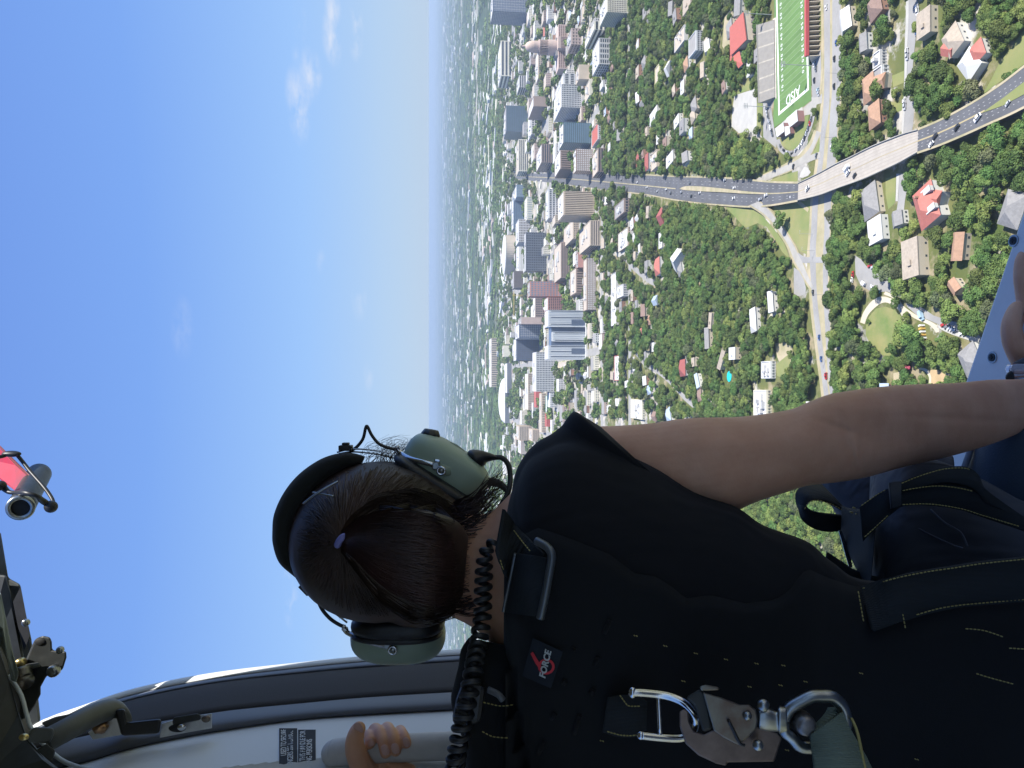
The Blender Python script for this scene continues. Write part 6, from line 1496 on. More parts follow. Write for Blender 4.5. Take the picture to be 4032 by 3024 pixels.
# nails
for (u, v, d, a_, w_, l_) in ((774, 1573, .8655, .5, .0055, .0072), (800, 1604, .8770, .45, .0045, .0052), (832, 1620, .8672, .3, .0048, .0066), (854, 1617, .8672, .25, .0047, .0064), (878, 1603, .8738, .2, .0042, .0058)):
    b = MB(); ca, sa = math.cos(a_), math.sin(a_); ell(b, P(u, v, d), (IMX * ca - IMY * sa) * w_, (IMX * sa + IMY * ca) * l_, IMZ * .0022, 14, 8, 1, .8); obj('fingernail', b, m_nail, body)
# creases at the elbow
# shirt: trunk, shoulder and flared sleeve
b = MB()
loft(b, [(1088, 1120, 1088, 1420, .80, .06), (1110, 1056, 1110, 1560, .795, .085), (1150, 990, 1150, 1720, .79, .11), (1250, 960, 1250, 1860, .785, .125), (1400, 1010, 1400, 1900, .78, .13), (1500, 1070, 1500, 1900, .78, .13), (1590, 1103, 1590, 1900, .78, .13), (1650, 1143, 1650, 1900, .78, .13), (1745, 1177, 1745, 1900, .785, .13), (1800, 1222, 1800, 1900, .79, .13), (1900, 1262, 1900, 1900, .79, .13), (2300, 1250, 2300, 1900, .79, .13)], 48, 5, 2.4)
loft(b, [(1103, 1080, 1180, 1320, .79, .06), (1112, 1025, 1240, 1290, .79, .065), (1132, 985, 1300, 1270, .785, .066), (1160, 955, 1370, 1240, .78, .066), (1192, 937, 1430, 1200, .78, .064), (1214, 919, 1478, 1150, .78, .060), (1240, 892, 1503, 1117, .775, .057)], 36, 5)
sh = obj('shirt', b, m_shirt, per); remesh(sh, .0035, 3, .5)
# sleeve hem folded thin, pointing out at the top
b = MB(); loft(b, [(1213, 921, 1480, 1150, .78, .0585), (1238, 890, 1504, 1118, .775, .0575), (1262, 900, 1505, 1112, .775, .0572), (1298, 922, 1507, 1114, .774, .0568)], 40, 4, cap=False); o = obj('sleeve_hem', b, m_shirt, per); o.modifiers.new('s', 'SOLIDIFY').thickness = .0012
# hair: cap, ponytail and loose strands built as fine strips
b = MB(); ell(b, P(822, 1166, .845), IMX * .102, IMY * .090, IMZ * .105, 32, 20); ell(b, P(905, 1195, .84), IMX * .070, IMY * .083, IMZ * .075, 28, 16); ell(b, P(965, 1185, .84), IMX * .030, IMY * .055, IMZ * .05, 24, 14)
hair = obj('hair', b, m_hair, per); remesh(hair, .004, 3)
hr = random.Random(4)
def strand(b, pts, w, sub=5):
    pp = [Vector(q) for q in crp([tuple(P(*p)) for p in pts], sub)]; k = len(b.v); n = len(pp)
    for j, p in enumerate(pp):
        t = (pp[min(n - 1, j + 1)] - pp[max(0, j - 1)]).normalized(); s = t.cross((p - CAM).normalized()).normalized(); ww = w * (1 - .75 * (j / (n - 1)) ** 2)
        up = s.cross(t)
        b.v += [tuple(p - s * ww), tuple(p + up * ww), tuple(p + s * ww)]
    for j in range(n - 1): b.f += [(k + 3 * j, k + 3 * j + 1, k + 3 * j + 4, k + 3 * j + 3), (k + 3 * j + 1, k + 3 * j + 2, k + 3 * j + 5, k + 3 * j + 4)]
TU, TV = 738, 1172     # where the hair is tied
def capd(u, v, lift=0):
    x = (u - 802) / 212; y = (v - 1168) / 172; q = max(0, 1 - x * x - y * y); return .845 - .105 * math.sqrt(q) - lift
# ponytail
b = MB()
pt_main = [(738, 1152, 738, 1192, .737, .010), (768, 1128, 760, 1222, .728, .020), (825, 1104, 812, 1290, .722, .030), (890, 1100, 880, 1330, .722, .036), (945, 1108, 935, 1338, .728, .036), (990, 1128, 975, 1325, .745, .027), (1012, 1160, 1000, 1285, .760, .014)]
loft(b, pt_main, 28, 5); pony = obj('ponytail', b, m_hair, per)
b = MB()
for i in range(2600):
    f = hr.uniform(-1, 1); l = hr.uniform(.45, 1.0); am = hr.uniform(.02, .09); ph_ = hr.uniform(0, 6.3); z_ = hr.uniform(-.004, .004); pts_ = []
    for j, (u1, v1, u2, v2, d, rd) in enumerate(pt_main):
        if j / 6 > l: break
        w = max(-.995, min(.995, f * .95 + am * math.sin(j * 1.7 + ph_))); vv = (v1 + v2) / 2 + (v2 - v1) / 2 * w; uu = (u1 + u2) / 2; pts_.append((uu, vv, d - rd * math.sqrt(max(0, 1 - w * w)) - .0020 + z_ * .5))
    if l > .93 and hr.random() < .6: pts_.append((uu + hr.uniform(14, 34), vv + hr.uniform(-12, 12), d + .004))
    if len(pts_) > 2: strand(b, pts_, hr.uniform(.0003, .0009))
o = obj('hair_strands', b, m_hair, pony); o['kind'] = 'stuff'
# loose hair at the nape and fly-aways against the sky
b = MB()
for i in range(150):
    v0 = hr.uniform(1090, 1330); u0 = hr.uniform(960, 1000); k = hr.uniform(-1, 1)
    strand(b, [(u0, v0, .80), (u0 + 25, v0 + k * 8, .79), (u0 + hr.uniform(35, 60), v0 + k * 16 - 6, .79), (u0 + hr.uniform(40, 85), v0 + k * 22 - 14, .80)], hr.uniform(.00025, .0006))
for i in range(120):
    v0 = hr.uniform(1085, 1150); strand(b, [(975, v0, .82), (1015, v0 - hr.uniform(0, 20), .80), (1050, v0 - hr.uniform(20, 60), .80), (hr.uniform(1065, 1100), v0 - hr.uniform(40, 100), .82)], hr.uniform(.00025, .0006))
for i in range(90):
    u0 = hr.uniform(780, 872); v0 = 1010 - (u0 - 780) * .12 + hr.uniform(-4, 10); strand(b, [(u0, v0, .86), (u0 + hr.uniform(-10, 25), v0 - 20, .86), (u0 + hr.uniform(0, 45), v0 - hr.uniform(25, 55), .87), (u0 + hr.uniform(15, 70), v0 - hr.uniform(25, 70), .87)], hr.uniform(.00014, .0003))
for i in range(50):
    a = hr.uniform(.9, 2.1); u0 = 822 + 190 * math.cos(a); v0 = 1166 + 166 * math.sin(a); s_ = 1
    strand(b, [(u0, v0, .85), (u0 - 12, v0 + s_ * 8, .85), (u0 - 8, v0 + s_ * hr.uniform(14, 30), .85)], .00013)
o = obj('loose_hair', b, m_hair, hair); o['kind'] = 'stuff'
b = MB(); tube(b, [P(729, 1178, .729), P(733, 1168, .722), P(741, 1160, .72), P(750, 1157, .724)], .0034, 10, 5); obj('hair_tie', b, mat('violet_hair_tie', (.17, .17, .42), .7), per)
for pts_ in ([(676, 1064, .765), (700, 1068, .757), (720, 1072, .752)], [(655, 1088, .768), (690, 1062, .760), (730, 1040, .765)]):
    b = MB(); tube(b, [P(*q) for q in pts_], .0011, 6, 8); obj('hair_clip', b, m_steel, per)
# trousers
b = MB()
loft(b, [(1880, 1020, 1868, 1320, .98, .05), (1900, 1000, 1885, 1420, .95, .09), (1960, 985, 1950, 1420, .92, .10), (2040, 1000, 2040, 1420, .91, .10), (2130, 1040, 2130, 1430, .90, .10), (2230, 1090, 2230, 1430, .90, .10), (2350, 1100, 2350, 1430, .90, .10)], 40, 5, 2.2)
tr = obj('trousers', b, m_trous, per); remesh(tr, .004, 3)
b = MB(); loft(b, [(1768, 1036, 1800, 1100, 1.14, .04), (1790, 990, 1860, 1200, 1.12, .06), (1860, 960, 1940, 1220, 1.08, .07), (1960, 950, 2010, 1200, 1.04, .07), (2060, 985, 2080, 1200, 1.02, .06)], 32, 5)
o = obj('trousers', b, m_trous, per); remesh(o, .004, 3)
b = MB(); tube(b, [P(1955, 1105, .842), P(1972, 1133, .835), P(2010, 1155, .825), (P(2060, 1178, .812)), P(2080, 1184, .806)], .0009, 6, 6); obj('pocket_seam', b, mat('seam_grey', (.09, .10, .12), .8), per)
b = MB(); tube(b, [P(2010, 1100, .830), P(2040, 1128, .818), P(2075, 1150, .808), P(2090, 1180, .803)], .0010, 6, 6); obj('pocket_seam', b, mat('seam_grey', (.09, .10, .12), .8), per)
# seat cushion
st = thing('seat_cushion', 'dark blue vinyl seat cushion at the lower right, beside the thigh', 'seat')
b = MB(); loft(b, [(2112, 905, 2060, 1130, 1.06, .05), (2120, 900, 2075, 1160, 1.03, .07), (2160, 875, 2120, 1180, 1.0, .08), (2230, 850, 2230, 1240, .98, .09), (2350, 800, 2350, 1300, .98, .09)], 28, 5, 3.0); obj('cushion', b, m_seatc, st)
b = MB(); tube(b, [P(2118, 895, .985), P(2100, 960, .98), P(2080, 1020, .98)], .004, 8, 6); obj('piping', b, m_frg, st)
# ---- depth of an object's surface at a pixel (for straps and pads that lie on it)
from mathutils.bvhtree import BVHTree
def surf(*objs):
    ts = [BVHTree.FromPolygons([tuple(v.co) for v in o.data.vertices], [tuple(p.vertices) for p in o.data.polygons]) for o in objs]
    def f(u, v, lift=0, default=.78):
        best = None
        ray = (P(u, v, 1) - CAM); L = ray.length
        for t in ts:
            h = t.ray_cast(CAM, ray / L)
            if h[0] is not None:
                dd = h[3] / L
                if best is None or dd < best: best = dd
        return (best if best is not None else default) - lift
    return f
on_back = surf(sh)
# ---- strands over the head that follow its real surface
on_head = surf(hair)
b = MB()
for i in range(1500):
    a = hr.uniform(0, 2 * math.pi); q_ = hr.uniform(.62, .985)
    eu = 822 + 188 * q_ * math.cos(a); ev = 1168 + 168 * q_ * math.sin(a)
    mid = hr.uniform(-16, 16); pts_ = []
    for t in (0, .25, .5, .75, 1):
        u = eu + (TU - eu) * t; v = ev + (TV - ev) * t + math.sin(math.pi * t) * mid; pts_.append((u, v, on_head(u, v, .0012 + hr.uniform(0, .0035), .845)))
    if max(p[2] for p in pts_) - min(p[2] for p in pts_) < .11: strand(b, pts_, hr.uniform(.0003, .00085), 3)
o = obj('hair_strands', b, m_hair, hair); o['kind'] = 'stuff'

on_tail = surf(pony, hair)
b = MB()
for i in range(900):
    f = hr.choice([-1, 1]) * hr.uniform(.78, 1.0); f *= 1.3 if f < 0 else 1.02; l = hr.uniform(.35, 1.0); pts_ = []; am = hr.uniform(.03, .12); ph_ = hr.uniform(0, 6.3)
    for j, (u1, v1, u2, v2, d, rd) in enumerate(pt_main):
        if j / 6 > l: break
        w = f * (1 - .12 * (j == 0)) + am * math.sin(j * 1.5 + ph_); uu = (u1 + u2) / 2; vv = (v1 + v2) / 2 + (v2 - v1) / 2 * w; pts_.append((uu, vv, on_tail(uu, vv, .002 + .004 * abs(math.sin(ph_ + j)), .80)))
    if len(pts_) > 2 and max(p[2] for p in pts_) - min(p[2] for p in pts_) < .12: strand(b, pts_, hr.uniform(.0003, .0009), 4)
o = obj('hair_strands', b, m_hair, hair); o['kind'] = 'stuff'

# ================================================================== headset
hs = thing('headset', 'sage green aviation headset with black padded headband worn over the ponytailed hair', 'headset')
def vec(du, dv): return (IMX * du + IMY * dv).normalized()
Lx = vec(165, 105); Ox = vec(.537, -.844)
b = MB(); ell(b, P(966, 1008, .872), Lx * .0535, Ox * .0265, IMZ * .038, 40, 24, .62, .72); shell_r = obj('ear_cup', b, m_shell, hs)
b = MB(); ell(b, P(949, 1040, .868), Lx * .0600, Ox * .0105, IMZ * .044, 40, 20, .55, .8); obj('ear_seal', b, m_pad, hs)
b = MB(); ell(b, P(939, 1058, .862), Lx * .0545, Ox * .0120, IMZ * .040, 40, 20, .6, .8); obj('ear_cushion', b, m_pad, hs)
b = MB(); ell(b, P(861, 1372, .872), IMX * .0555, IMY * .0300, IMZ * .038, 40, 24, .72, .78); obj('ear_cup', b, m_shell, hs)
b = MB(); ell(b, P(861, 1361, .868), IMX * .0535, IMY * .0065, IMZ * .042, 40, 20, .6, .8); obj('ear_seal', b, m_rub, hs)
b = MB(); ell(b, P(862, 1343, .862), IMX * .0540, IMY * .0140, IMZ * .040, 40, 20, .6, .8); obj('ear_cushion', b, m_pad, hs)
on_cup = surf(*[o for o in bpy.data.objects if o.name.startswith('ear_cup')])
# recessed label and raised slot on the shells
for pts_ in ([(950, 1000), (975, 1010), (974, 1026), (962, 1029), (946, 1016)],):
    b = MB(); k = len(pts_); cc = (sum(p[0] for p in pts_) / k, sum(p[1] for p in pts_) / k)
    for l, s in ((0, 1.0), (.0016, .93)):
        for (u, v) in pts_: b.v.append(tuple(P(cc[0] + (u - cc[0]) * s, cc[1] + (v - cc[1]) * s, on_cup(u, v, l, .85))))
    b.f += [tuple(range(k, 2 * k))] + [(i, (i + 1) % k, k + (i + 1) % k, k + i) for i in range(k)]
    obj('raised_slot', b, m_shell, hs)
b = MB(); webbing(b, [(960, 962, .868), (980, 967, .868), (1000, 981, .868)], [(966, 954, .872), (985, 960, .872), (1004, 975, .872)], .0008); obj('label_plate', b, mat('shell_label', (.20, .26, .21), .5), hs)
# stirrups: polished band over each shell, slide block and ring
def band3(pts, w, name='stirrup', lift=.0022, th=.0009):
    L_, R_ = [], []
    for i, (u, v) in enumerate(pts):
        a = pts[max(0, i - 1)]; c = pts[min(len(pts) - 1, i + 1)]; t = Vector((c[0] - a[0], c[1] - a[1])).normalized(); n = Vector((-t.y, t.x)) * w
        d = min(on_cup(u, v, lift, 9), .852); d = .852 if d > .86 else d
        L_.append((u + n.x, v + n.y, d)); R_.append((u - n.x, v - n.y, d))
    b = MB(); webbing(b, L_, R_, th); return obj(name, b, m_chrome, hs)
band3([(856, 965), (866, 979), (884, 990), (908, 997), (932, 1003), (945, 1008)], 5.2)
band3([(742, 1355), (750, 1366), (770, 1376), (800, 1388), (825, 1394), (840, 1397)], 5.2)
for (u, v) in ((941, 1006), (836, 1394)):
    b = MB(); d = on_cup(u, v, .004, .83); extrude(b, [(u - 7, v - 7, d), (u + 6, v - 9, d), (u + 9, v + 2, d), (u + 3, v + 10, d), (u - 8, v + 8, d)], .005); bevel(obj('slide_block', b, m_steel, hs, False), .0012)
    b = MB(); c = P(u + 12, v + 11, d - .002); pts_ = [c + (IMX * math.cos(a * .6283) + IMY * math.sin(a * .6283)) * .0042 for a in range(11)]; tube(b, pts_, .0014, 8, 3); obj('adjuster_ring', b, m_chrome, hs)
    b = MB(); ell(b, c + IMZ * .002, IMX * .0028, IMY * .0028, IMZ * .002); obj('adjuster_screw', b, m_steel, hs)
    b = MB(); extrude(b, [(u - 2, v - 15, d), (u + 10, v - 13, d), (u + 9, v - 7, d), (u - 3, v - 9, d)], .004); bevel(obj('clip_tab', b, m_chrome, hs, False), .0008)
# headband pad
b = MB()
loft(b, [(789, 986, 782, 1001, .865, .014), (765, 979, 768, 1006, .86, .024), (738, 978, 747, 1012, .855, .030), (694, 991, 712, 1034, .85, .034), (647, 1023, 678, 1060, .846, .036), (613, 1064, 652, 1092, .844, .037), (592, 1110, 636, 1124, .843, .037), (588, 1150, 630, 1152, .843, .037),
         (590, 1180, 630, 1178, .843, .037), (603, 1216, 638, 1205, .844, .036), (632, 1243, 656, 1230, .848, .032), (656, 1262, 670, 1252, .855, .024)], 28, 5, 2.6)
m_fleece = fabric('headband_fleece', (.012, .014, .015), .95, weave=500, bump=.9)
obj('headband_pad', b, m_fleece, hs)
# spring wires and cables
b = MB(); tube(b, [P(*q) for q in ((756, 975, .862), (770, 966, .862), (784, 948, .862), (790, 924, .862), (794, 922, .862), (803, 940, .862), (818, 958, .862), (838, 967, .862), (860, 972, .862))], .0019, 10, 6); obj('headset_lead', b, m_rub, hs)
b = MB(); tube(b, [P(*q) for q in ((728, 977, .86), (748, 972, .86), (775, 970, .86), (810, 973, .86), (838, 978, .86), (856, 984, .86))], .0010, 8, 6); obj('spring_wire', b, m_chrome, hs)
b = MB(); tube(b, [P(*q) for q in ((732, 980, .864), (760, 976, .864), (800, 979, .864), (830, 984, .864), (850, 990, .864))], .0010, 8, 6); obj('spring_wire', b, m_steel, hs)
b = MB(); tube(b, [P(*q) for q in ((686, 1296, .86), (697, 1318, .86), (714, 1337, .86), (734, 1350, .86), (746, 1354, .86))], .0022, 10, 6); obj('headset_lead', b, m_rub, hs)
b = MB(); tube(b, [P(*q) for q in ((652, 1262, .862), (680, 1290, .862), (715, 1318, .862), (750, 1345, .862))], .0011, 8, 6); obj('spring_wire', b, m_steel, hs)
for (u, v, a) in ((747, 968, 0), (660, 1272, .8)):
    b = MB(); c = P(u, v, .858); ca, sa = math.cos(a), math.sin(a); M = Matrix((IMX * ca + IMY * sa, -IMX * sa + IMY * ca, IMZ)).transposed().to_4x4(); M.translation = c; b.box(-.0075, .0075, -.0035, .0030, -.006, .006, M); b.box(-.004, .004, -.0065, -.0034, -.004, .004, M); bevel(obj('wire_clamp', b, m_plast, hs, False), .001)
# stirrup yoke at each cup
for (u, v) in ((860, 976), (746, 1360)):
    b = MB(); extrude(b, [(u - 6, v - 10, .853), (u + 5, v - 6, .853), (u + 9, v + 6, .853), (u - 2, v + 8, .853), (u - 9, v, .853)], .012); bevel(obj('yoke', b, m_chrome, hs, False), .0012)
# volume knob, plug, cables
def knob(c, axis, r, h, m_, name, n=9, r2=.75):
    b = MB(); ax_ = axis.orthogonal().normalized(); ay_ = axis.cross(ax_); rings_ = ((1.0, 0), (1.05, h * .5), (r2, h), (.0, h))
    N = n * 4
    for rr_, z in rings_:
        for i in range(N):
            w = 2 * math.pi * i / N; k = 1 + .05 * math.cos(n * w); b.v.append(tuple(c + axis * z + (ax_ * math.cos(w) + ay_ * math.sin(w)) * r * rr_ * k))
    for j in range(3):
        for i in range(N): i2 = (i + 1) % N; b.f.append((j * N + i, j * N + i2, (j + 1) * N + i2, (j + 1) * N + i))
    return obj(name, b, m_, hs)
kx = vec(.18, -.98)
knob(P(929, 947, .868), kx, .0105, .0105, m_plast, 'volume_knob')
px_ = vec(.75, -.66)
b = MB(); loft(b, [(1008, 985, 1034, 1012, .868, .012), (1012, 974, 1043, 1008, .868, .0145), (1022, 971, 1048, 1005, .868, .013), (1040, 973, 1052, 999, .868, .009), (1060, 979, 1065, 995, .868, .006), (1072, 984, 1074, 994, .868, .0035)], 24, 5); obj('boom_plug', b, m_plast, hs)
b = MB(); tube(b, [P(*q) for q in ((1068, 988, .868), (1084, 989, .868), (1097, 1002, .866), (1102, 1025, .862), (1101, 1050, .855), (1094, 1072, .85), (1084, 1088, .845), (1076, 1104, .84))], .0031, 12, 6); obj('headset_cable', b, m_rub, hs)
b = MB(); tube(b, [P(*q) for q in ((1052, 1042, .866), (1064, 1041, .866), (1080, 1046, .862), (1092, 1056, .858), (1098, 1066, .853))], lambda t: .0058 - .0028 * t, 12, 5); obj('strain_relief', b, m_rub, hs)

# ---- coiled cord running over the neck and left shoulder
cord = thing('coiled_cord', 'black coiled headset cord crossing the bare neck and left shoulder', 'cord')
path = [(1068, 1170, .745), (1052, 1188, .742), (1046, 1215, .74), (1045, 1250, .737), (1043, 1290, .733), (1042, 1333, .728), (1034, 1385, .715), (1024, 1440, .69), (1016, 1485, .677), (1006, 1530, .672), (998, 1565, .67), (992, 1600, .67), (985, 1640, .67), (982, 1690, .68)]
pc = [Vector(q) for q in crp([tuple(P(*q)) for q in path], 60)]
acc_ = 0; hp_ = []; prev = None; pitch = .0096; rc_ = .0070
for i, p in enumerate(pc):
    t = (pc[min(len(pc) - 1, i + 1)] - pc[max(0, i - 1)]).normalized()
    if prev is None: a = t.orthogonal().normalized()
    else: a = (prev - t * prev.dot(t)).normalized(); acc_ += (p - pc[i - 1]).length
    prev = a; hp_.append((p, t, a, acc_))
b = MB(); cps = []; tot = acc_; nturn = tot / pitch; N = int(nturn * 14); j = 0
for k in range(N):
    s = tot * k / N
    while j < len(hp_) - 2 and hp_[j + 1][3] < s: j += 1
    p, t, a, s0 = hp_[j]; p = p + t * (s - s0); c = t.cross(a); w = 2 * math.pi * s / pitch; r_ = rc_ * (1 if s > .03 else .5 + s / .06)
    cps.append(p + (a * math.cos(w) + c * math.sin(w)) * r_)
tube(b, cps, .0028, 8, 1); obj('coil', b, m_rub, cord)

# ================================================================== harness
hn = thing('safety_harness', 'black webbing safety harness with yellow stitching, steel ring and logo patch on the back', 'harness')
top = [(1092, 1195), (1120, 1160), (1162, 1140), (1199, 1151), (1246, 1169), (1319, 1198), (1370, 1238), (1417, 1245), (1461, 1274), (1479, 1293), (1534, 1285), (1610, 1303), (1672, 1296), (1705, 1276), (1728, 1240), (1745, 1228), (1785, 1247), (1844, 1266), (1900, 1272), (2000, 1270), (2260, 1270)]
def topv(u):
    for (a, va), (c, vc) in zip(top, top[1:]):
        if a <= u <= c: return va + (vc - va) * (u - a) / (c - a)
    return top[0][1] if u < top[0][0] else top[-1][1]
b = MB(); us = [1092 + 14 * i for i in range(84)]; nv = 40
for u in us:
    t0 = topv(u)
    for j in range(nv + 1):
        f = j / nv; v = t0 + (1780 - t0) * f
        e = min(1, f * 18) ** .5
        b.v.append(tuple(P(u, v, on_back(u, v, .001 + .010 * e, .70))))
for i in range(len(us) - 1):
    for j in range(nv): a = i * (nv + 1) + j; b.f.append((a, a + nv + 1, a + nv + 2, a + 1))
vest = obj('back_pad', b, m_vest, hn); 
dg = bpy.context.evaluated_depsgraph_get()
b = MB(); loft(b, [(1012, 1378, 1100, 1395, .775, .03), (996, 1403, 1115, 1420, .77, .04), (990, 1440, 1125, 1440, .765, .045), (980, 1480, 1130, 1490, .76, .048), (974, 1512, 1135, 1535, .757, .05), (984, 1560, 1140, 1580, .755, .05), (1000, 1600, 1145, 1620, .755, .05), (1006, 1660, 1150, 1680, .755, .05), (1010, 1760, 1160, 1780, .76, .05)], 30, 5, 2.3)
pad2 = obj('shoulder_pad', b, m_vest, hn)
on_all = surf(vest, pad2, sh)
def stitches(pts, lift=.004, step=8.5, length=5.2, w=.00055, parent=None, d=None, name='stitching'):
    q = crp([(u, v, 0) for u, v in pts], 8); b = MB(); carry = 0; cur = 0
    P2 = [Vector((a[0], a[1])) for a in q]; dist = [0]
    for i in range(1, len(P2)): dist.append(dist[-1] + (P2[i] - P2[i - 1]).length)
    s = 0
    def at(s):
        for i in range(1, len(dist)):
            if dist[i] >= s: return P2[i - 1].lerp(P2[i], (s - dist[i - 1]) / max(1e-6, dist[i] - dist[i - 1]))
        return P2[-1]
    while s + length < dist[-1]:
        a, c = at(s), at(s + length); da = d if d else on_all(a.x, a.y, lift, .7); dc = d if d else on_all(c.x, c.y, lift, .7)
        m_ = (P(a.x, a.y, da - .0006) + P(c.x, c.y, dc - .0006)) / 2
        tube(b, [P(a.x, a.y, da), m_, P(c.x, c.y, dc)], w, 5, 1); s += step
    o = obj(name, b, m_yel, parent or hn); o['kind'] = 'stuff'; return o
def patchweb(L_, R_, lift, m_, name, th=.0014, sub=5):
    b = MB(); webbing(b, [(u, v, on_all(u, v, lift, .7)) for u, v in L_], [(u, v, on_all(u, v, lift, .7)) for u, v in R_], th, sub); return obj(name, b, m_, hn)
# shoulder strap with stitched border and slide buckle
s1 = patchweb([(1088, 1100), (1110, 1130), (1150, 1172), (1175, 1196)], [(1072, 1190), (1082, 1222), (1100, 1262), (1120, 1300)], .008, m_web, 'shoulder_strap')
stitches([(1093, 1126), (1110, 1146), (1130, 1172), (1148, 1194)], .012, 6.5, 4.2, parent=s1); stitches([(1081, 1210), (1088, 1232), (1102, 1252)], .012, 6.5, 4.2, parent=s1)
s2 = patchweb([(1118, 1196), (1150, 1200), (1182, 1206)], [(1090, 1322), (1130, 1328), (1164, 1332)], .012, m_web, 'strap_end')
b = MB(); pts_ = [(1114, 1194), (1158, 1168), (1182, 1182), (1192, 1200), (1188, 1230), (1178, 1285), (1167, 1336)]
tube(b, [P(u, v, on_all(u, v, .017, .7)) for u, v in pts_[1:]], .0038, 12, 6); tube(b, [P(u, v, on_all(u, v, .015, .7)) for u, v in ((1113, 1196), (1102, 1250), (1087, 1322))], .0016, 10, 4)
obj('slide_buckle', b, mat('grey_steel_buckle', (.12, .135, .15), .38, metal=.7), hn)
# logo patch
pc_ = [(1151, 1378), (1216, 1408), (1190, 1487), (1128, 1460)]
b = MB(); q = []
for i in range(5):
    for j in range(5):
        a = Vector(pc_[0]).lerp(Vector(pc_[1]), i / 4); c = Vector(pc_[3]).lerp(Vector(pc_[2]), i / 4); w = a.lerp(c, j / 4); b.v.append(tuple(P(w.x, w.y, on_all(w.x, w.y, .0035, .66))))
for i in range(4):
    for j in range(4): a = i * 5 + j; b.f.append((a, a + 5, a + 6, a + 1))
pt = obj('logo_patch', b, fabric('patch_cloth', (.016, .021, .028), .9), hn)
dd = on_all(1177, 1437, .0055, .66)
rt_ = (P(1183, 1410, dd) - P(1170, 1466, dd))
upv = -IMX
def conform(o, lift):
    for vx in o.data.vertices:
        uu_, vv_, _d = proj(vx.co); vx.co = P(uu_, vv_, on_all(uu_, vv_, lift, .66))
tf_ = text_mesh('FORCE', .0080, mat('logo_white', (.6, .63, .6), .8), 'logo_lettering', pt, P(1177, 1466, dd - .0064), rt_, upv, .0003, shear=.2, bold=.00025)
b = MB(); n_ = 40
for i in range(n_):
    w_ = 2 * math.pi * i / n_
    for r_ in (12.5, 18): b.v.append(tuple(P(1180 + r_ * math.cos(w_), 1440 + r_ * .95 * math.sin(w_), on_all(1180 + r_ * math.cos(w_), 1440 + r_ * .95 * math.sin(w_), .0046, .66))))
for i in range(n_): i2 = (i + 1) % n_; b.f.append((2 * i, 2 * i + 1, 2 * i2 + 1, 2 * i2))
k = len(b.v); sv = [(1146, 1412), (1151, 1408), (1158, 1420), (1163, 1428), (1170, 1440), (1163, 1442), (1157, 1434), (1152, 1424)]
for (u, v) in sv: b.v.append(tuple(P(u, v, on_all(u, v, .0047, .66))))
b.f.append(tuple(range(k, k + len(sv))))
t6_ = obj('logo_numeral', b, mat('logo_red', (.6, .04, .05), .8), pt, False)
conform(tf_, .0056)
# waist belt
C_ = [(1861, 1268), (1927, 1247), (1993, 1233), (2059, 1223), (2125, 1213), (2212, 1204), (2260, 1198)]; D_ = [(1885, 1362), (1940, 1345), (2000, 1326), (2076, 1310), (2142, 1304), (2212, 1298), (2260, 1294)]
wb = MB(); webbing(wb, [(u, v, on_all(u, v, .010, .70)) for u, v in C_], [(u, v, on_all(u, v, .012, .70)) for u, v in D_], .002); wbo = obj('waist_belt', wb, m_web, hn)
on_belt = surf(wbo)
def st_on(pts, **k): stitches(pts, d=None, **k)
def belt_st(pts, par=None):
    m_ = min(on_belt(u, v + 3, .002, .66) for u, v in pts); stitches(pts, lift=.0155, parent=wbo)
belt_st([(1864, 1271), (1927, 1251), (1993, 1237), (2059, 1227), (2125, 1217), (2212, 1208)]); belt_st([(1980, 1328), (2026, 1315), (2076, 1307), (2142, 1301), (2212, 1295)])
for pts_ in ([(1854, 1278), (1858, 1300), (1866, 1346)], [(1950, 1326), (1953, 1342), (1956, 1358)], [(2086, 1358), (2125, 1362), (2168, 1376)], [(2109, 1455), (2142, 1465), (2191, 1478)], [(2180, 1400), (2196, 1401), (2212, 1402)],
             [(1042, 1580), (1064, 1591), (1096, 1594)], [(1044, 1517), (1081, 1525), (1110, 1522)]): stitches(pts_, lift=.016)
b = MB()
for (u, v) in ((1373, 1373), (1437, 1395), (1503, 1411), (1568, 1424), (1634, 1433), (1692, 1437), (1476, 1471), (1686, 1480), (1740, 1472), (1619, 1483), (1860, 1454), (1300, 1600), (1700, 1620), (1980, 1640)):
    for (a, c) in (((u - 4, v - 1), (u - 1, v + 1)), ((u + 1, v), (u + 4, v + 2))): tube(b, [P(a[0], a[1], on_all(a[0], a[1], .0025, .7)), P(c[0], c[1], on_all(c[0], c[1], .0025, .7))], .0005, 5, 1)
o = obj('tack_stitches', b, m_yel, hn); o['kind'] = 'stuff'
# slots punched in the pad and vertical seams
for (u1, v1, u2, v2) in ((1305, 1368, 1318, 1340), (1285, 1440, 1292, 1420), (1238, 1405, 1240, 1400), (1216, 1478, 1222, 1470), (1276, 1500, 1282, 1490), (1240, 1585, 1252, 1545), (1164, 1628, 1176, 1600), (1190, 1552, 1200, 1540)):
    b = MB(); tube(b, [P(u1, v1, on_all(u1, v1, .0005, .7)), P(u2, v2, on_all(u2, v2, .0005, .7))], .0025, 8, 2); obj('pad_slot', b, mat('slot_black', (.003, .003, .004), 1), hn)
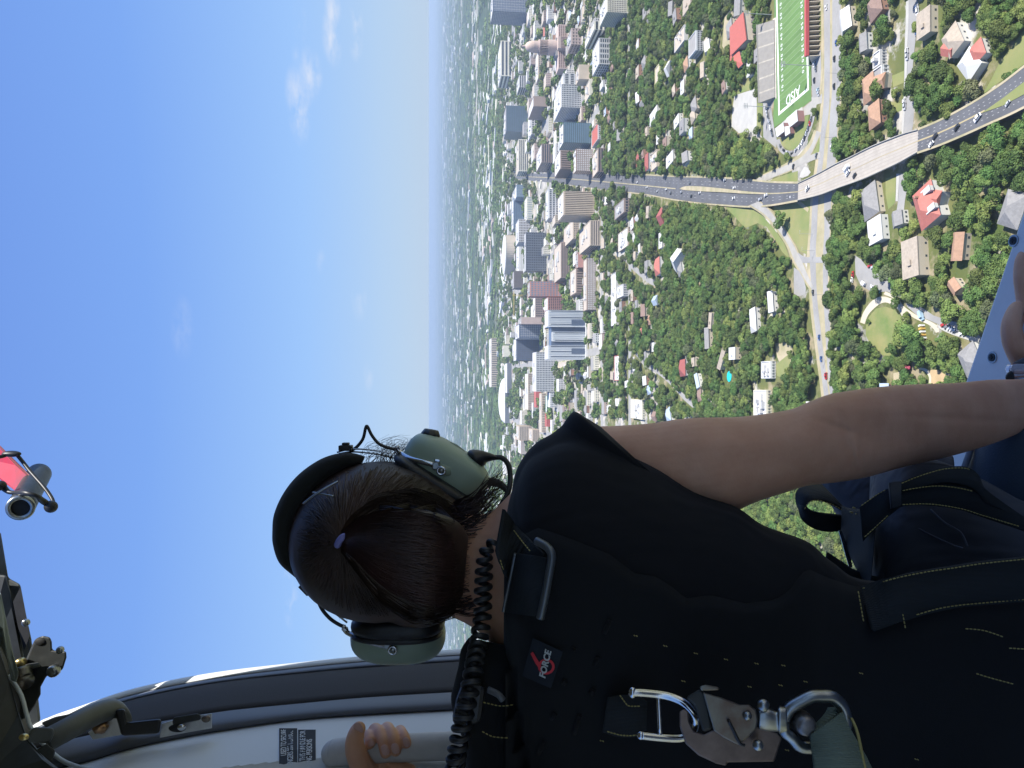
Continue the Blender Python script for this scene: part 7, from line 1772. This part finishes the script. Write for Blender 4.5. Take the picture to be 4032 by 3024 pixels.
# tab of webbing that holds the steel ring
tabo = patchweb([(1312, 1508), (1345, 1502), (1378, 1506), (1398, 1514)], [(1302, 1580), (1335, 1590), (1372, 1590), (1396, 1580)], .014, m_web, 'ring_tab')
stitches([(1339, 1502), (1350, 1517), (1359, 1525), (1386, 1525)], lift=.019, parent=tabo, step=7, length=4.5); stitches([(1312, 1580), (1342, 1588), (1374, 1588), (1394, 1579)], lift=.019, parent=tabo, step=7, length=4.5)
RD = .62
b = MB(); tube(b, [P(*q) for q in ((1366, 1496, RD), (1385, 1496, RD), (1425, 1500, RD), (1455, 1507, RD - .002), (1480, 1520, RD - .004), (1498, 1540, RD - .004), (1502, 1562, RD), (1494, 1582, RD), (1470, 1594, RD), (1430, 1593, RD), (1384, 1588, RD))], .0036, 16, 6)
tube(b, [P(1422, 1502, RD), P(1424, 1545, RD), P(1426, 1592, RD)], .0021, 12, 2); ell(b, P(1366, 1496, RD), IMX * .0036, IMY * .0050, IMZ * .0036); ell(b, P(1384, 1588, RD), IMX * .0036, IMY * .0040, IMZ * .0036)
obj('steel_ring', b, m_chrome, hn)
# leg strap, its keeper and the loose loop at the hip
LD = .795
ls = MB(); webbing(ls, [(1857, 1095, .83), (1897, 1068, .82), (1927, 1053, .81), (1960, 1040, .80), (2036, 1030, .79), (2100, 1040, .785), (2150, 1075, .785), (2230, 1132, .785)], [(1864, 1170, .83), (1890, 1142, .815), (1927, 1107, .80), (1953, 1093, .795), (2010, 1092, .785), (2076, 1102, .78), (2125, 1118, .78), (2230, 1152, .78)], .0018)
lso = obj('leg_strap', ls, m_web, hn)
ls = MB(); webbing(ls, [(1938, 1046, .802), (1985, 1027, .795), (2036, 1012, .79), (2082, 1009, .79), (2109, 1025, .79), (2124, 1056, .79), (2160, 1090, .79)], [(1945, 1064, .798), (1990, 1052, .788), (2036, 1042, .782), (2090, 1050, .78), (2116, 1068, .78), (2130, 1085, .78), (2165, 1104, .782)], .0018); obj('leg_strap', ls, m_web, hn)
ls = MB(); webbing(ls, [(1920, 1043, .800), (1932, 1041, .799), (1945, 1041, .798)], [(1925, 1099, .794), (1936, 1096, .793), (1944, 1092, .792)], .0035); obj('strap_keeper', ls, mat('keeper_grey', (.035, .038, .045), .8), hn)
def st_d(pts, d, par=None): stitches(pts, d=d, parent=par, step=7, length=4.6)
st_d([(1861, 1092), (1897, 1067), (1918, 1056)], .812, lso); st_d([(1868, 1160), (1892, 1138), (1920, 1112)], .795, lso); st_d([(1950, 1090), (2010, 1089), (2076, 1099), (2125, 1114), (2205, 1138)], .772, lso); st_d([(1948, 1044), (1985, 1029), (2036, 1014), (2080, 1011), (2098, 1016)], .784, lso); st_d([(1950, 1060), (1990, 1053), (2030, 1050), (2070, 1054), (2104, 1062)], .774, lso)
ls = MB(); webbing(ls, [(1772, 1046, 1.0), (1752, 1045, .985), (1734, 1050, .97), (1721, 1064, .96), (1722, 1088, .955), (1732, 1108, .955)], [(1834, 1110, .95), (1806, 1093, .94), (1786, 1084, .935), (1766, 1080, .93), (1748, 1084, .93), (1738, 1100, .93)], .0018); l1 = obj('hip_loop', ls, m_web, hn)
ls = MB(); webbing(ls, [(1726, 1090, .95), (1731, 1116, .945), (1745, 1133, .94), (1772, 1145, .94), (1805, 1146, .945), (1836, 1138, .95)], [(1739, 1094, .93), (1752, 1103, .928), (1778, 1109, .926), (1804, 1112, .926), (1820, 1114, .93), (1840, 1118, .935)], .0018); obj('hip_loop', ls, m_web, hn)
st_d([(1738, 1100), (1748, 1085), (1766, 1081), (1786, 1086), (1806, 1094), (1832, 1110)], .922, l1)
b = MB(); loft(b, [(1818, 1092, 1816, 1150, .93, .012), (1835, 1098, 1830, 1190, .91, .022), (1858, 1100, 1850, 1230, .88, .026), (1880, 1112, 1868, 1262, .85, .026), (1892, 1140, 1880, 1280, .83, .02)], 20, 4, 3); obj('hip_buckle_pad', b, m_web, hn)
b = MB(); extrude(b, [(1811, 1146, .905), (1818, 1146, .905), (1829, 1175, .90), (1838, 1205, .895), (1842, 1226, .89), (1834, 1226, .89), (1826, 1200, .895), (1818, 1170, .90)], .003); bevel(obj('hip_buckle', b, m_chrome, hn, False), .0008)
b = MB(); extrude(b, [(1785, 1190, .87), (1800, 1200, .87), (1838, 1226, .86), (1870, 1240, .85), (1900, 1246, .84), (1880, 1270, .84), (1820, 1262, .85), (1780, 1230, .86)], .02); bevel(obj('hip_pad', b, m_web, hn, False), .003)
for (u, v) in ((1842, 1096), (1848, 1110), (1836, 1106), (1870, 1106)): 
    b = MB(); tube(b, [P(u, v, .872), P(u + 6, v + 2, .872)], .0009, 5, 1); obj('bar_tack', b, m_yel, hn)['kind'] = 'stuff'
# adjuster on the left shoulder
b = MB(); extrude(b, [(1000, 1470, .70), (1050, 1482, .68), (1040, 1560, .68), (990, 1574, .70), (975, 1558, .705), (985, 1510, .705)], .02); bevel(obj('shoulder_adjuster', b, m_plast, hn, False), .005)
b = MB(); tube(b, [P(1055, 1490, .665), P(1076, 1500, .66), P(1086, 1512, .66)], .0030, 10, 4); obj('adjuster_lever', b, mat('grey_lever', (.07, .075, .08), .5), hn)

# ================================================================== snap hook and tether
sn = thing('snap_hook', 'zinc plated double action snap hook clipped to the steel ring of the harness', 'hook')
def q7(x, y, d): return (1261.8 + .2976 * x, 1316.7 + .2976 * y, d)
SD = .60
b = MB(); extrude(b, [q7(*p, SD) for p in ((690, 740), (692, 850), (735, 975), (830, 1060), (960, 1120), (1030, 1135), (1042, 1110), (1380, 1105), (1436, 935), (1400, 890), (1250, 850), (950, 868), (870, 905), (800, 885), (762, 810), (758, 735), (725, 722))], .006); bevel(obj('hook_body', b, mat('brown_plated_steel', (.21, .165, .15), .42, metal=.85, var=.3, vscale=60), sn, False), .0012)
b = MB(); extrude(b, [q7(*p, SD - .007) for p in ((860, 598), (1000, 640), (1130, 690), (1200, 690), (1250, 730), (1262, 800), (1250, 865), (1190, 930), (1120, 985), (1010, 930), (940, 880), (905, 760))], .0055); bevel(obj('lock_lever', b, m_zinc, sn, False), .0012)
b = MB(); extrude(b, [q7(*p, SD - .002) for p in ((735, 640), (835, 575), (880, 600), (905, 700), (930, 870), (860, 890), (800, 700))], .010); bevel(obj('gate', b, m_dkgrey, sn, False), .002)
b = MB(); extrude(b, [q7(*p, SD - .006) for p in ((835, 560), (880, 545), (975, 562), (985, 585), (900, 592), (850, 590))], .006); bevel(obj('thumb_tab', b, m_zinc, sn, False), .002)
b = MB(); tube(b, [P(*q7(1048, 805, SD - .0085)), P(*q7(1085, 880, SD - .0085)), P(*q7(1130, 970, SD - .0085)), P(*q7(1165, 985, SD - .0085))], .0013, 8, 4); obj('spring', b, m_plast, sn)
for (x, y, r_) in ((1185, 772, .0036), (1262, 985, .0044), (1300, 695, .0050)):
    b = MB(); ell(b, P(*q7(x, y, SD - .008)), IMX * r_, IMY * r_, IMZ * r_ * .8); obj('rivet', b, m_steel, sn)
b = MB(); loft(b, [(*q7(1270, 725, 0)[:2], *q7(1270, 870, 0)[:2], SD, .009), (*q7(1330, 715, 0)[:2], *q7(1330, 885, 0)[:2], SD, .010), (*q7(1400, 735, 0)[:2], *q7(1410, 890, 0)[:2], SD, .010), (*q7(1412, 700, 0)[:2], *q7(1420, 905, 0)[:2], SD, .012), (*q7(1470, 705, 0)[:2], *q7(1480, 900, 0)[:2], SD, .012)], 24, 4, 2.6); obj('swivel_barrel', b, m_steel, sn)
b = MB(); tube(b, [P(*q7(*p, SD - .002)) for p in ((1450, 790), (1490, 720), (1570, 670), (1650, 632), (1720, 628), (1800, 635), (1865, 690), (1895, 770), (1890, 850), (1820, 930), (1720, 985), (1620, 1000), (1560, 985), (1510, 930), (1455, 880), (1445, 820))], .0050, 16, 6); obj('swivel_eye', b, m_steel, sn)
b = MB(); ell(b, P(*q7(1590, 820, SD - .003)), IMX * .0085, IMY * .0085, IMZ * .010, 24, 14, .5, 1); obj('swivel_pin', b, mat('worn_steel', (.30, .28, .27), .45, metal=.9, var=.4, vscale=90), sn)
te = thing('tether_strap', 'grey-green tether strap with a yellow edge sewn through the hook eye', 'strap')
b = MB(); webbing(b, [(*q7(1640, 905, 0)[:2], SD - .012), (*q7(1648, 1000, 0)[:2], SD - .016), (*q7(1670, 1160, 0)[:2], SD - .03), (*q7(1690, 1500, 0)[:2], SD - .06)], [(*q7(1870, 745, 0)[:2], SD - .008), (*q7(1945, 900, 0)[:2], SD - .016), (*q7(2080, 1160, 0)[:2], SD - .03), (*q7(2200, 1500, 0)[:2], SD - .06)], .003); obj('strap', b, m_green, te)
b = MB(); webbing(b, [(*q7(1640, 905, 0)[:2], SD - .012), (*q7(1690, 840, 0)[:2], SD - .004), (*q7(1750, 770, 0)[:2], SD + .002), (*q7(1770, 725, 0)[:2], SD + .006)], [(*q7(1900, 850, 0)[:2], SD - .012), (*q7(1890, 800, 0)[:2], SD - .006), (*q7(1870, 755, 0)[:2], SD - .001), (*q7(1840, 722, 0)[:2], SD + .004)], .0028); obj('strap_fold', b, m_green, te)
b = MB(); tube(b, [P(*q7(1940, 790, SD - .008)), P(*q7(1985, 900, SD - .018)), P(*q7(2040, 1160, SD - .032)), P(*q7(2120, 1500, SD - .064))], .0012, 8, 5); obj('yellow_edge', b, m_yel, te)

# ---- smart watch on the right wrist
wa = thing('wrist_watch', 'silver framed watch with dark strap on the right wrist, by the door sill', 'watch')
b = MB(); extrude(b, [(2180, 797, .955), (2184, 787, .955), (2196, 785, .955), (2260, 785, .955), (2262, 815, .955), (2192, 816, .955), (2186, 812, .955)], .010, back=IMZ); bevel(obj('case', b, mat('silver_pink_case', (.62, .55, .55), .25, metal=.9), wa, False), .003)
b = MB(); extrude(b, [(2186, 786, .957), (2197, 778, .96), (2212, 772, .962), (2262, 765, .962), (2262, 786, .957)], .012); bevel(obj('face_glass', b, mat('watch_glass', (.10, .10, .11), .12), wa, False), .002)
b = MB(); ell(b, P(2205, 803, .9545), IMX * .0095, IMY * .0028, IMZ * .002, 20, 10, 1, .6); obj('side_button', b, mat('button_pink', (.50, .38, .37), .4), wa)
b = MB(); extrude(b, [(2170, 816, .95), (2176, 804, .95), (2188, 800, .95), (2194, 822, .95), (2176, 826, .95)], .02); bevel(obj('strap', b, m_rub, wa, False), .003)
